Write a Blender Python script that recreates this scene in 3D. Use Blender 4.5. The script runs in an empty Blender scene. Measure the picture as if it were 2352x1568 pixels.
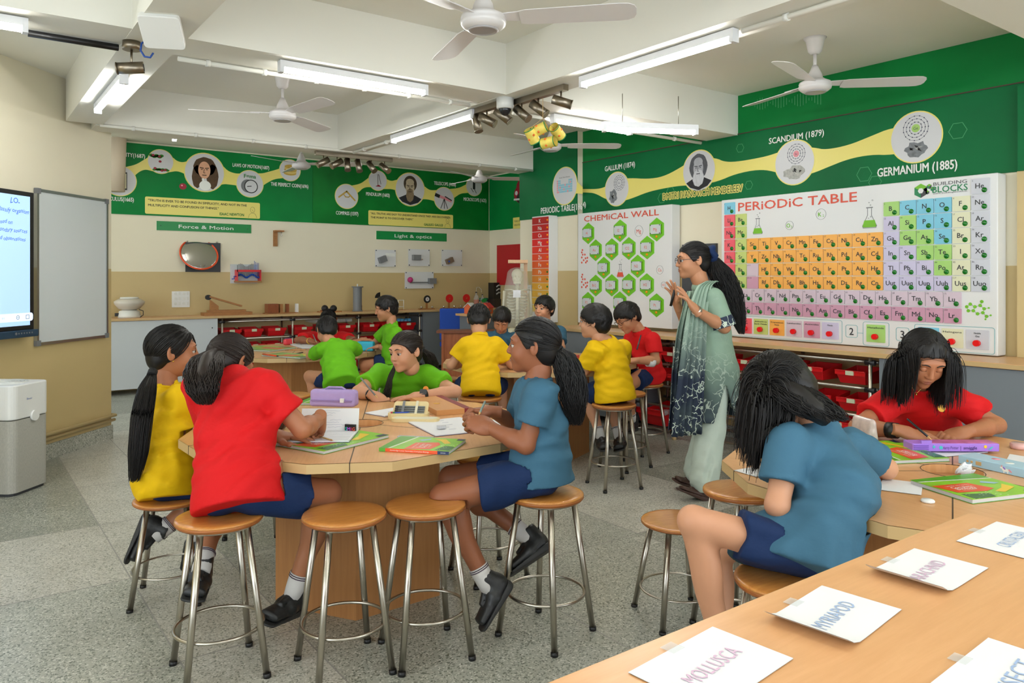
import bpy, math, random
import numpy as np
from mathutils import Vector, Matrix
random.seed(7); RNG = np.random.default_rng(7)
C = bpy.context.scene.collection
PI = math.pi
# ---------------------------------------------------------------- camera model (photograph 2352 x 1568)
F, CX, HZ, EYE = 1750.0, 1176.0, 638.0, 1.42
SN, CS = math.sin(math.radians(36.3)), math.cos(math.radians(36.3))
def W(X, Y, Z): return Vector((CS*X + SN*Y, -SN*X + CS*Y, Z))            # metres right, ahead, up -> room axes
def D(X, Y, Z): return W(X, Y, Z).normalized()
def J(px, py, Y): return W((px-CX)/F*Y, Y, EYE-(py-HZ)/F*Y)             # a point seen at a pixel, Y metres ahead
def JZ(px, Y, z): return W((px-CX)/F*Y, Y, z)
def onz(px, py, z):
    Y = F*(EYE-z)/(py-HZ); return W((px-CX)/F*Y, Y, z)
def onx(px, py, x):
    Y = x/(CS*(px-CX)/F + SN); return J(px, py, Y)
def ony(px, py, y):
    Y = y/(-SN*(px-CX)/F + CS); return J(px, py, Y)
def rgb(r, g, b):
    f = lambda c: (c/255/12.92 if c <= 10.3 else ((c/255+.055)/1.055)**2.4)
    return (f(r), f(g), f(b), 1)
# ---------------------------------------------------------------- materials
MATS = {}
def mat(name, col, rough=.55, metal=0, emit=0, noise=None, bump=None, alpha=1, trans=0, spec=.5, coat=0, sheen=0):
    if name in MATS: return MATS[name]
    m = bpy.data.materials.new(name); m.use_nodes = True; MATS[name] = m
    nt = m.node_tree; b = nt.nodes['Principled BSDF']
    b.inputs['Base Color'].default_value = col
    b.inputs['Roughness'].default_value = rough; b.inputs['Metallic'].default_value = metal
    b.inputs['Specular IOR Level'].default_value = spec
    b.inputs['Coat Weight'].default_value = coat
    if sheen: b.inputs['Sheen Weight'].default_value = sheen
    if emit:
        b.inputs['Emission Color'].default_value = col; b.inputs['Emission Strength'].default_value = emit
    if alpha < 1: b.inputs['Alpha'].default_value = alpha
    if trans: b.inputs['Transmission Weight'].default_value = trans
    if noise or bump:
        tc = nt.nodes.new('ShaderNodeTexCoord')
    if noise:   # (scale, amount, (stretch))
        mp = nt.nodes.new('ShaderNodeMapping'); mp.inputs['Scale'].default_value = noise[2] if len(noise) > 2 else (1, 1, 1)
        nz = nt.nodes.new('ShaderNodeTexNoise'); nz.inputs['Scale'].default_value = noise[0]; nz.inputs['Detail'].default_value = 5
        mx = nt.nodes.new('ShaderNodeMix'); mx.data_type = 'RGBA'
        a = noise[1]
        mx.inputs['A'].default_value = (col[0]*(1-a), col[1]*(1-a), col[2]*(1-a), 1)
        mx.inputs['B'].default_value = (min(1, col[0]*(1+a)), min(1, col[1]*(1+a)), min(1, col[2]*(1+a)), 1)
        nt.links.new(tc.outputs['Object'], mp.inputs['Vector']); nt.links.new(mp.outputs[0], nz.inputs['Vector'])
        nt.links.new(nz.outputs[0], mx.inputs['Factor']); nt.links.new(mx.outputs['Result'], b.inputs['Base Color'])
    if bump:    # (scale, strength, (stretch))
        mp = nt.nodes.new('ShaderNodeMapping'); mp.inputs['Scale'].default_value = bump[2] if len(bump) > 2 else (1, 1, 1)
        nz = nt.nodes.new('ShaderNodeTexNoise'); nz.inputs['Scale'].default_value = bump[0]; nz.inputs['Detail'].default_value = 4
        bp = nt.nodes.new('ShaderNodeBump'); bp.inputs['Strength'].default_value = bump[1]; bp.inputs['Distance'].default_value = .01
        nt.links.new(tc.outputs['Object'], mp.inputs['Vector']); nt.links.new(mp.outputs[0], nz.inputs['Vector'])
        nt.links.new(nz.outputs[0], bp.inputs['Height']); nt.links.new(bp.outputs[0], b.inputs['Normal'])
    return m
def wood(name, c1, c2, scale=6, stretch=(1, 12, 12), rough=.4, coat=0):
    if name in MATS: return MATS[name]
    m = mat(name, c1, rough, coat=coat); nt = m.node_tree; b = nt.nodes['Principled BSDF']
    tc = nt.nodes.new('ShaderNodeTexCoord'); mp = nt.nodes.new('ShaderNodeMapping'); mp.inputs['Scale'].default_value = stretch
    nz = nt.nodes.new('ShaderNodeTexNoise'); nz.inputs['Scale'].default_value = scale; nz.inputs['Detail'].default_value = 8; nz.inputs['Roughness'].default_value = .65; nz.inputs['Distortion'].default_value = .4
    rp = nt.nodes.new('ShaderNodeValToRGB'); rp.color_ramp.elements[0].position = .3; rp.color_ramp.elements[1].position = .7
    rp.color_ramp.elements[0].color = c2; rp.color_ramp.elements[1].color = c1
    nt.links.new(tc.outputs['Object'], mp.inputs['Vector']); nt.links.new(mp.outputs[0], nz.inputs['Vector'])
    nt.links.new(nz.outputs[0], rp.inputs[0]); nt.links.new(rp.outputs[0], b.inputs['Base Color'])
    return m
# ---------------------------------------------------------------- mesh builder
class MB:
    def __init__(s): s.v = []; s.f = []; s.m = []; s.sm = []
    def add(s, vs, fs, mi=0, smooth=False):
        o = len(s.v); s.v += [tuple(v) for v in vs]
        for f in fs: s.f.append([i+o for i in f]); s.m.append(mi); s.sm.append(smooth)
        return s
    def box(s, lo, hi, mi=0, M=None):
        x0, y0, z0 = lo; x1, y1, z1 = hi
        v = [Vector(p) for p in ((x0,y0,z0),(x1,y0,z0),(x1,y1,z0),(x0,y1,z0),(x0,y0,z1),(x1,y0,z1),(x1,y1,z1),(x0,y1,z1))]
        if M: v = [M @ p for p in v]
        return s.add(v, [(0,3,2,1),(4,5,6,7),(0,1,5,4),(1,2,6,5),(2,3,7,6),(3,0,4,7)], mi)
    def rbox(s, lo, hi, r, mi=0, M=None, seg=3):     # box rounded in plan (z edges) with a small top chamfer
        x0, y0, z0 = lo; x1, y1, z1 = hi; pts = []
        for cx, cy, a0 in ((x1-r, y1-r, 0), (x0+r, y1-r, 90), (x0+r, y0+r, 180), (x1-r, y0+r, 270)):
            for k in range(seg+1):
                a = math.radians(a0+90*k/seg); pts.append((cx+r*math.cos(a), cy+r*math.sin(a)))
        return s.prism(pts, z0, z1, mi, M)
    def prism(s, pts, z0, z1, mi=0, M=None, mside=None, smooth=False):
        n = len(pts); v = [Vector((x, y, z0)) for x, y in pts]+[Vector((x, y, z1)) for x, y in pts]
        if M: v = [M @ p for p in v]
        s.add(v, [tuple(range(n))[::-1], tuple(range(n, 2*n))], mi)
        o = len(s.v)-2*n
        for i in range(n):
            j = (i+1) % n; s.f.append([o+i, o+j, o+n+j, o+n+i]); s.m.append(mi if mside is None else mside); s.sm.append(smooth)
        return s
    def tube(s, pts, r, n=8, mi=0, caps=True, closed=False, smooth=True):
        pts = [Vector(p) for p in pts]; k = len(pts); rr = r if hasattr(r, '__len__') else [r]*k
        vs = []; up = None
        for i, p in enumerate(pts):
            a = pts[(i-1) % k] if (closed or i) else p; b = pts[(i+1) % k] if (closed or i < k-1) else p
            t = (b-a).normalized() if (b-a).length > 1e-9 else Vector((0, 0, 1))
            if up is None: up = Vector((0, 0, 1)) if abs(t.z) < .9 else Vector((1, 0, 0))
            u = up-t*up.dot(t)
            if u.length < 1e-6: u = t.orthogonal()
            u.normalize(); w = t.cross(u); up = u
            for q in range(n):
                an = 2*PI*q/n; vs.append(p+(u*math.cos(an)+w*math.sin(an))*rr[i])
        fs = []
        for i in range(k if closed else k-1):
            for q in range(n):
                i2 = (i+1) % k; fs.append((i*n+q, i*n+(q+1) % n, i2*n+(q+1) % n, i2*n+q))
        s.add(vs, fs, mi, smooth)
        if caps and not closed:
            o = len(s.v)-len(vs)
            s.f.append([o+q for q in range(n)][::-1]); s.m.append(mi); s.sm.append(False)
            s.f.append([o+(k-1)*n+q for q in range(n)]); s.m.append(mi); s.sm.append(False)
        return s
    def lathe(s, prof, n=24, mi=0, M=None, smooth=True):     # prof: (radius, z) from bottom to top
        vs = []
        for r, z in prof:
            for q in range(n):
                a = 2*PI*q/n; vs.append(Vector((r*math.cos(a), r*math.sin(a), z)))
        if M: vs = [M @ p for p in vs]
        fs = []
        for i in range(len(prof)-1):
            for q in range(n): fs.append((i*n+q, i*n+(q+1) % n, (i+1)*n+(q+1) % n, (i+1)*n+q))
        s.add(vs, fs, mi, smooth)
        o = len(s.v)-len(vs)
        if prof[0][0] > 1e-6: s.f.append([o+q for q in range(n)][::-1]); s.m.append(mi); s.sm.append(False)
        if prof[-1][0] > 1e-6: s.f.append([o+(len(prof)-1)*n+q for q in range(n)]); s.m.append(mi); s.sm.append(False)
        return s
    def cyl(s, a, b, r, n=16, mi=0, r2=None): return s.tube([a, b], [r, r if r2 is None else r2], n, mi)
    def ball(s, c, r, mi=0, n=14, M=None):
        rr = r if hasattr(r, '__len__') else (r, r, r); c = Vector(c); vs = []; k = n//2
        for i in range(1, k):
            t = PI*i/k
            for q in range(n): vs.append(Vector((rr[0]*math.sin(t)*math.cos(2*PI*q/n), rr[1]*math.sin(t)*math.sin(2*PI*q/n), -rr[2]*math.cos(t))))
        vs += [Vector((0, 0, -rr[2])), Vector((0, 0, rr[2]))]
        vs = [(M @ v if M else v)+c for v in vs]
        fs = [(i*n+q, i*n+(q+1) % n, (i+1)*n+(q+1) % n, (i+1)*n+q) for i in range(k-2) for q in range(n)]
        b, t = (k-1)*n, (k-1)*n+1
        fs += [(b, (q+1) % n, q) for q in range(n)]+[(t, (k-2)*n+q, (k-2)*n+(q+1) % n) for q in range(n)]
        return s.add(vs, fs, mi, True)
    def plate(s, pts, y0=-.002, y1=0., mi=0):                # a flat figure standing in the x-z plane, facing -y, with thickness
        n = len(pts)
        ar = sum(pts[i][0]*pts[(i+1) % n][1]-pts[(i+1) % n][0]*pts[i][1] for i in range(n))
        if ar < 0: pts = pts[::-1]
        v = [(x, y0, z) for x, z in pts]+[(x, y1, z) for x, z in pts]
        s.add(v, [tuple(range(n))], mi); o = len(s.v)-2*n
        for i in range(n):
            j = (i+1) % n; s.f.append([o+j, o+i, o+n+i, o+n+j]); s.m.append(mi); s.sm.append(False)
        return s
    def disc(s, cx, cz, r, y0=-.002, y1=0., mi=0, n=32, rz=None):
        rz = rz or r
        return s.plate([(cx+r*math.cos(2*PI*i/n), cz+rz*math.sin(2*PI*i/n)) for i in range(n)], y0, y1, mi)
    def rect(s, x0, z0, x1, z1, y0=-.002, y1=0., mi=0, r=0):
        if r <= 0: return s.plate([(x0, z0), (x1, z0), (x1, z1), (x0, z1)], y0, y1, mi)
        pts = []
        for cx, cz, a0 in ((x1-r, z1-r, 0), (x0+r, z1-r, 90), (x0+r, z0+r, 180), (x1-r, z0+r, 270)):
            for k in range(5): a = math.radians(a0+22.5*k); pts.append((cx+r*math.cos(a), cz+r*math.sin(a)))
        return s.plate(pts, y0, y1, mi)
    def line(s, pts, w, y0=-.002, y1=0., mi=0, closed=False):   # a drawn stroke in the x-z plane
        k = len(pts)
        for i in range(k if closed else k-1):
            (ax, az), (bx, bz) = pts[i], pts[(i+1) % k]; L = math.hypot(bx-ax, bz-az) or 1e-6
            nx, nz = -(bz-az)/L*w/2, (bx-ax)/L*w/2; ex, ez = (bx-ax)/L*w*.3, (bz-az)/L*w*.3
            s.plate([(ax-nx-ex, az-nz-ez), (bx-nx+ex, bz-nz+ez), (bx+nx+ex, bz+nz+ez), (ax+nx-ex, az+nz-ez)], y0, y1, mi)
        return s
    def build(s, name, mats, parent=None, bevel=0, label=None, subsurf=0):
        me = bpy.data.meshes.new(name)
        me.from_pydata(s.v, [], s.f); me.update()
        for m in (mats if isinstance(mats, (list, tuple)) else [mats]): me.materials.append(m)
        me.polygons.foreach_set('material_index', s.m); me.polygons.foreach_set('use_smooth', s.sm)
        o = bpy.data.objects.new(name, me); C.objects.link(o)
        if parent: o.parent = parent
        if bevel:
            b = o.modifiers.new('b', 'BEVEL'); b.width = bevel; b.segments = 2; b.limit_method = 'ANGLE'; b.angle_limit = math.radians(40)
        if label: o['label'] = label
        return o
def tag(o, label=None, cat=None, group=None, kind=None):
    if label: o['label'] = label
    if cat: o['category'] = cat
    if group: o['group'] = group
    if kind: o['kind'] = kind
    return o
def thing(name, label, cat, loc=(0, 0, 0), rz=0, group=None, rot=None):
    o = bpy.data.objects.new(name, None); C.objects.link(o); o.empty_display_size = .1
    o.location = loc; o.rotation_euler = rot if rot else (0, 0, rz)
    return tag(o, label, cat, group)
def struct(name, mb, m): return tag(mb.build(name, m), kind='structure')
def dup(root, loc=None, rz=None, label=None, group=None):
    kids = {}
    for o in bpy.data.objects: kids.setdefault(o.parent, []).append(o)
    def rec(o, par):
        c = o.copy(); C.objects.link(c); c.parent = par
        for ch in kids.get(o, []): rec(ch, c)
        return c
    c = rec(root, None)
    if loc is not None: c.location = loc
    if rz is not None: c.rotation_euler = (0, 0, rz)
    return tag(c, label, None, group)
# ---------------------------------------------------------------- lettering
TXT = {}
def text_mesh(s, bold=0.0):
    k = (s, bold)
    if k not in TXT:
        cu = bpy.data.curves.new('t', 'FONT'); cu.body = s; cu.fill_mode = 'FRONT'; cu.resolution_u = 2; cu.offset = bold; cu.size = 1
        o = bpy.data.objects.new('t', cu); me = bpy.data.meshes.new_from_object(o)
        v = np.zeros(len(me.vertices)*3); me.vertices.foreach_get('co', v); v = v.reshape(-1, 3)
        TXT[k] = (v, [list(p.vertices) for p in me.polygons])
        bpy.data.objects.remove(o); bpy.data.curves.remove(cu); bpy.data.meshes.remove(me)
    return TXT[k]
def put_text(mb, s, cx, cz, h=None, w=None, y=-.002, mi=0, align='c', bold=.0, rot=0, fn=None, hand=False):
    v, f = text_mesh(s)
    if not len(v): return mb
    cap = .729; sx = sz = (h or .05)/cap
    x0, x1 = v[:, 0].min(), v[:, 0].max()
    if w:
        sx = w/(x1-x0)
        if h is None: sz = sx
    xx = (v[:, 0]-(x0 if align == 'l' else x1 if align == 'r' else (x0+x1)/2))*sx
    zz = (v[:, 1]-cap/2)*sz
    if hand: xx = xx+zz*.25; zz = zz+.12*(h or .05)*np.sin(xx*2.2/(h or .05))
    c, sn = math.cos(rot), math.sin(rot)
    P = [(cx+a*c-b*sn, y, cz+a*sn+b*c) for a, b in zip(xx, zz)]
    if fn: P = [fn(p) for p in P]
    mb.add(P, f, mi)
    if bold:
        e = min(.05, bold*3.5)*sz
        for k, (dx, dz) in enumerate(((e*.5, 0), (-e*.5, 0), (0, e*.4), (0, -e*.4))): mb.add([(p[0]+dx, p[1]-.00012*(k+1) if not fn else p[1]+dz, p[2]+dz if not fn else p[2]+.00012*(k+1)) for p in P], f, mi)
    return mb
# ================================================================ palette
M_CREAM = mat('cream_paint', rgb(238, 230, 204), .6, noise=(3, .02), bump=(60, .03))
M_TAN = mat('tan_paint', rgb(206, 183, 130), .45, noise=(2, .04), bump=(60, .03))
M_CEIL = mat('ceiling_paint', rgb(238, 236, 225), .75, noise=(2, .02), bump=(40, .04))
M_WHITE = mat('white_enamel', rgb(236, 236, 232), .35)
M_WPLAST = mat('white_plastic', rgb(228, 228, 220), .4)
M_BOARD = mat('white_laminate', rgb(228, 229, 228), .3)
M_BLACK = mat('black_plastic', rgb(22, 22, 24), .4)
M_DGREY = mat('dark_grey', rgb(62, 64, 68), .5)
M_GREY = mat('grey_plastic', rgb(120, 122, 124), .5)
M_STEEL = mat('brushed_steel', rgb(190, 184, 172), .28, 1, bump=(200, .02))
M_CHROME = mat('chrome', rgb(215, 215, 212), .14, 1)
M_NICKEL = mat('satin_nickel', rgb(150, 140, 124), .35, 1)
M_TUBE = mat('lit_tube', (1, 1, .97, 1), emit=26)
M_GREEN = mat('banner_green', rgb(4, 128, 58), .5, noise=(1.6, .45), spec=.2)
M_GREEN2 = mat('banner_dark_green', rgb(4, 108, 58), .5, noise=(1.3, .5), spec=.2)
M_YEL = mat('banner_yellow', rgb(240, 226, 122), .4)
M_DISC = mat('medallion_grey', rgb(214, 214, 216), .4, noise=(2, .04))
M_PRINTW = mat('print_white', rgb(240, 242, 236), .5)
M_PRINTK = mat('print_black', rgb(28, 28, 30), .5)
M_PRINTG = mat('print_green', rgb(16, 120, 40), .5)
M_RED = mat('red_plastic', rgb(214, 18, 26), .3, noise=(3, .05))
M_BEECH = wood('beech_laminate', rgb(226, 182, 134), rgb(214, 166, 116), 3, (30, 2, 2), .32)
M_BEECHV = wood('beech_vertical', rgb(190, 134, 80), rgb(174, 118, 68), 3, (18, 18, 1.2), .4)
M_EDGE = mat('edge_band', rgb(200, 168, 116), .45, noise=(3, .06))
M_STOOL = wood('stool_wood', rgb(218, 152, 78), rgb(192, 122, 56), 3, (4, 26, 26), .28, coat=.3)
M_STOOLE = wood('stool_ply_edge', rgb(186, 112, 52), rgb(140, 78, 34), 10, (1, 1, 40), .4)
M_PAPER = mat('paper', rgb(238, 238, 240), .6)
M_PINE = wood('pine_wood', rgb(178, 124, 70), rgb(150, 98, 50), 4, (4, 20, 20), .5)
M_DKWOOD = wood('reddish_wood', rgb(150, 84, 44), rgb(124, 64, 32), 4, (16, 3, 3), .35)
M_CLEAR = mat('clear_plastic', rgb(235, 240, 240), .08, alpha=.28)
XR, XP, YB, XA = 5.613, 5.53, 10.646, 7.35       # right wall, column face, back wall, alcove wall
ZC, ZBEAM, ZPAINT = 3.03, 2.68, 1.5
# ================================================================ floor
def terrazzo(name, base, dark, light):
    m = mat(name, base, .32); nt = m.node_tree; b = nt.nodes['Principled BSDF']
    tc = nt.nodes.new('ShaderNodeTexCoord'); vo = nt.nodes.new('ShaderNodeTexVoronoi'); vo.inputs['Scale'].default_value = 165
    nz = nt.nodes.new('ShaderNodeTexNoise'); nz.inputs['Scale'].default_value = 2.2; nz.inputs['Detail'].default_value = 5
    sp = nt.nodes.new('ShaderNodeSeparateColor'); rp = nt.nodes.new('ShaderNodeValToRGB'); rp.color_ramp.interpolation = 'CONSTANT'
    el = rp.color_ramp.elements; el[0].color = dark; el[0].position = 0; el[1].color = base; el[1].position = .16
    e = el.new(.5); e.color = tuple(c*.9 for c in base[:3])+(1,); e = el.new(.74); e.color = base; e = el.new(.87); e.color = light
    mx = nt.nodes.new('ShaderNodeMix'); mx.data_type = 'RGBA'; mx.blend_type = 'MULTIPLY'; mx.inputs['Factor'].default_value = .5
    r2 = nt.nodes.new('ShaderNodeValToRGB'); r2.color_ramp.elements[0].position = .3; r2.color_ramp.elements[0].color = (.6, .6, .58, 1); r2.color_ramp.elements[1].position = .6
    L = nt.links.new
    L(tc.outputs['Object'], vo.inputs['Vector']); L(vo.outputs['Color'], sp.inputs[0]); L(sp.outputs[0], rp.inputs[0])
    L(tc.outputs['Object'], nz.inputs['Vector']); L(nz.outputs[0], r2.inputs[0])
    L(rp.outputs[0], mx.inputs['A']); L(r2.outputs[0], mx.inputs['B']); L(mx.outputs['Result'], b.inputs['Base Color'])
    return m
T_L = terrazzo('terrazzo_light', rgb(204, 202, 190), rgb(142, 144, 130), rgb(226, 224, 215))
T_M = terrazzo('terrazzo_mid', rgb(184, 186, 174), rgb(120, 125, 112), rgb(218, 218, 208))
T_D = terrazzo('terrazzo_dark', rgb(160, 163, 150), rgb(104, 108, 97), rgb(208, 208, 196))
fl = MB(); seam = MB()
xs = [-6.0, -3.2, -2.24, -1.27, -.3, .68, 1.12, 2.09, 3.07, 4.04, 5.02, 6.2, 8.2]
ys = [-3.8, -1.87, -.9, .08, 1.05, 2.03, 3.0, 3.97, 4.93, 5.9, 6.88, 7.85, 8.83, 9.8, 10.9]
for i in range(len(xs)-1):
    for k in range(len(ys)-1):
        if i == 5: mi = 0
        else: mi = (0, 2, 1, 1, 2, 0, 1)[(i*3+k*5+(i*k) % 3) % 7]
        if i == 4: mi = 2 if ys[k] >= 4.9 else 0 if ys[k] > 3.9 else 1
        if i == 6 and 1 < ys[k] < 3: mi = 1
        fl.add([(xs[i], ys[k], 0), (xs[i+1], ys[k], 0), (xs[i+1], ys[k+1], 0), (xs[i], ys[k+1], 0)], [(0, 1, 2, 3)], mi)
struct('floor', fl, [T_L, T_M, T_D])
M_SEAM = mat('terrazzo_seam', rgb(158, 156, 150), .4)
for x in xs[1:-1]: seam.box((x-.003, -3.8, -.01), (x+.003, 10.6, .0006))
for y in ys[1:-1]: seam.box((-6, y-.003, -.01), (8, y+.003, .0005))
struct('trim_1', seam, M_SEAM)
# ================================================================ walls
def wallbox(name, lo, hi):       # two coats of paint: tan below ZPAINT, cream above
    b = MB(); b.box(lo, (hi[0], hi[1], ZPAINT), 1); b.box((lo[0], lo[1], ZPAINT), hi, 0)
    return struct(name, b, [M_CREAM, M_TAN])
wallbox('wall_right', (XR, -3.8, 0), (XR+.2, 6.31, ZC))
wallbox('wall_column', (XP, 6.31, 0), (XA+.2, 7.36, 3.2))
wallbox('wall_alcove', (XA, 7.36, 0), (XA+.2, YB+.2, 3.2))
wallbox('wall_back', (-2.5, YB, 0), (XA, YB+.2, 3.2))
LU = Vector((.674, .74, 0)).normalized(); LN = Vector((-LU.y, LU.x, 0)); LE = Vector((1.135, 7.542, 0)); LRZ = math.atan2(LU.y, LU.x)
ML = Matrix.Translation(LE) @ Matrix.Rotation(LRZ, 4, 'Z')     # left wall: local x runs along it to its far end at 0, y into the wall
b = MB(); b.box((-6.5, 0, 0), (0, .22, ZPAINT), 1, ML); b.box((-6.5, 0, ZPAINT), (0, .22, ZC), 0, ML); struct('wall_left', b, [M_CREAM, M_TAN])
b = MB(); b.box((-6.5, -.012, 0), (.008, 0, .12), 0, ML); struct('baseboard_left', b, T_M)
b = MB(); b.box((XR-.012, -3.8, 0), (XR, 6.31, .1)); struct('baseboard_right', b, T_M)
for i, z in enumerate((.165, .205)):
    b = MB(); b.tube([ML @ Vector((-6, -.02-.012*i, z)), ML @ Vector((.015, -.02-.012*i, z))]+([ML @ Vector((.03, .06, z))] if i else []), .014, 8)
    tag(b.build('conduit_pipe', M_TAN), ('lower' if i == 0 else 'upper')+' tan pipe running along foot of the left wall', 'pipe', 'pipes at the foot of the left wall')
y0 = onx(2336, 600, XR-.05).y; b = MB(); b.box((XR-.05, -1.5, .906), (XR+.01, y0, 2.11)); struct('trim_2', b, M_TAN)
b = MB(); b.box((XR-.07, -1.5, 2.11), (XR+.01, y0-.01, 2.66)); struct('trim_3', b, M_GREEN2)
# ================================================================ ceiling and beams
b = MB(); b.box((-4.2, -3.8, ZC), (8, 7.1, ZC+.15)); b.box((-4.2, 7.1, 3.15), (8, 10.9, 3.3)); b.box((5.4, 7.09, ZC), (8, 7.37, 3.3)); struct('ceiling', b, M_CEIL)
for lo, hi in (((3.07, -3.8, ZBEAM), (3.33, 7.09, ZC)), ((.735, -3.8, ZBEAM), (1.0, 7.05, ZC)), ((-4, 4.25, ZBEAM+.002), (XR, 4.6, ZC)),
               ((.95, 7.09, ZBEAM), (XP, 7.4, 3.15)), ((-4, 1.3, ZBEAM+.002), (XR, 1.64, ZC))):
    b = MB(); b.box(lo, hi); struct('ceiling_beam', b, M_CEIL)
# ================================================================ camera, world
cam = bpy.data.cameras.new('camera'); co = bpy.data.objects.new('camera', cam); C.objects.link(co)
cam.sensor_width = 36; cam.lens = 36*F/2352; cam.shift_y = -(784-HZ)/2352; cam.clip_start = .02
co.location = (0, 0, EYE); co.rotation_euler = (PI/2, 0, -math.radians(36.3))
sc = bpy.context.scene; sc.camera = co
wd = bpy.data.worlds.new('world'); sc.world = wd; wd.use_nodes = True
wd.node_tree.nodes['Background'].inputs[0].default_value = (.86, .94, 1, 1); wd.node_tree.nodes['Background'].inputs[1].default_value = 1.9
sc.cycles.diffuse_bounces = 3; sc.cycles.caustics_reflective = False; sc.cycles.caustics_refractive = False
sc.view_settings.view_transform = 'Standard'; sc.view_settings.look = 'None'; sc.view_settings.gamma = 1; sc.view_settings.use_curve_mapping = False
sc.view_settings.exposure = 1.0
# ================================================================ lamps
M_BATTEN = mat('batten_white', rgb(225, 226, 228), .4)
def lamp(a, b2, label, group='fluorescent tube lamps on the beams', drop=0, w=.045):
    a, b2 = Vector(a), Vector(b2); d = (b2-a); L = d.length; mid = (a+b2)/2
    rot = Matrix.Rotation(math.atan2(d.y, d.x), 4, 'Z')
    t = thing('ceiling_tube_lamp', label, 'ceiling lamp', mid, math.atan2(d.y, d.x), group)
    m = MB(); m.box((-L/2, -w/2, .012), (L/2, w/2, .05)); m.box((-L/2-.004, -w/2-.002, -.02), (-L/2+.02, w/2+.002, .049)); m.box((L/2-.02, -w/2-.002, -.02), (L/2+.004, w/2+.002, .049))
    m.build('batten', M_BATTEN, t)
    m = MB(); m.tube([(-L/2+.02, 0, -.003), (L/2-.02, 0, -.003)], .0145, 10); m.build('tube', M_TUBE, t)
    if drop:
        for s in (-.3, .3): MB().tube([(s*L, 0, .05), (s*L, 0, .05+drop)], .003, 5).build('hanging_rod', M_STEEL, t)
    return t
z1 = ZBEAM-.055
a, b2 = onz(635, 163, z1), onz(988, 210, z1); y = (a.y+b2.y)/2; lamp((a.x, y, z1), (b2.x, y, z1), 'long lit tube lamp on the cross beam left of the dome camera')
a, b2 = onz(1336, 195, z1), onz(1690, 88, z1); x = (a.x+b2.x)/2; lamp((x, a.y, z1), (x, b2.y, z1), 'long lit tube lamp on the beam right of the dome camera, with green wire')
a, b2 = onz(902, 324, z1), onz(1090, 266, z1); x = (a.x+b2.x)/2; lamp((x, a.y, z1), (x, b2.y, z1), 'lit tube lamp on the main beam just beyond the dome camera')
a, b2 = onz(224, 255, z1), onz(285, 185, z1); x = (a.x+b2.x)/2; lamp((x, a.y, z1), (x, b2.y, z1), 'lit tube lamp under the left beam, above the whiteboard wall')
a = onz(62, 68, z1); lamp((a.x-1.2, a.y, z1), (a.x, a.y, z1), 'lit tube lamp cut off by the top left corner of the photo')
a, b2 = onz(1340, 258, z1), onz(1500, 282, z1); lamp((a.x, 4.52, z1), (b2.x+.15, 4.52, z1), 'lit tube lamp behind the hanging one, fixed flat to the beam')
a, b2 = onz(1386, 296, 2.45), onz(1600, 304, 2.45); lamp(a, b2, 'lit tube lamp hanging crookedly on rods near the green upper wall', drop=.2)
a = onz(402, 318, 3.09); lamp((a.x-.01, a.y-.5, 3.09), (a.x+.01, a.y+.1, 3.09), 'small looking far lit tube lamp near the long haired portrait')
for x, y, along in ((2.2, -.6, 0), (4.4, .1, 1), (3.2, -1.2, 1), (.87, 1.2, 1), (-1.2, 2.6, 1), (5.0, 8.8, 1), (-1.5, 1.4, 0)):  # extra tube lamps out of view, added only to fill the room with light
    p = Vector((x, y, ZBEAM-.06)); d = Vector((0, .6, 0)) if along else Vector((.6, 0, 0))
    if y > 7: p.z = 3.1
    elif x > 4 or x < -1 or (x == 2.2): p.z = 2.98
    lamp(p-d, p+d, 'lit tube lamp added on the ceiling out of view for fill light', 'added fill lamps out of view')
# ================================================================ counters along the walls
GREYLAM = mat('grey_laminate', rgb(120, 126, 132), .4, noise=(2, .06))
WHITELAM = mat('white_metal_panel', rgb(205, 210, 212), .32, noise=(1.2, .05))
KX, KZ = 5.09, .905        # right counter front, top
KY, KZB = 10.146, .93      # back counter front, top
t = thing('worktop', 'long beech worktop along the wall under the two big white boards', 'worktop', (0, 0, 0))
MB().box((KX, -1.6, KZ-.032), (XR-.004, 6.3, KZ)).build('slab', M_BEECH, t)
MB().box((KX-.004, -1.6, KZ-.03), (KX+.001, 6.3, KZ-.004)).build('edge_strip', M_EDGE, t)
t = thing('worktop', 'beech worktop along the far wall carrying the physics models', 'worktop', (0, 0, 0))
MB().box((-2.4, KY, KZB-.03), (XA-.01, YB-.004, KZB)).build('slab', M_BEECH, t)
MB().box((-2.4, KY-.004, KZB-.028), (XA-.01, KY+.001, KZB-.004)).build('edge_strip', M_EDGE, t)
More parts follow.
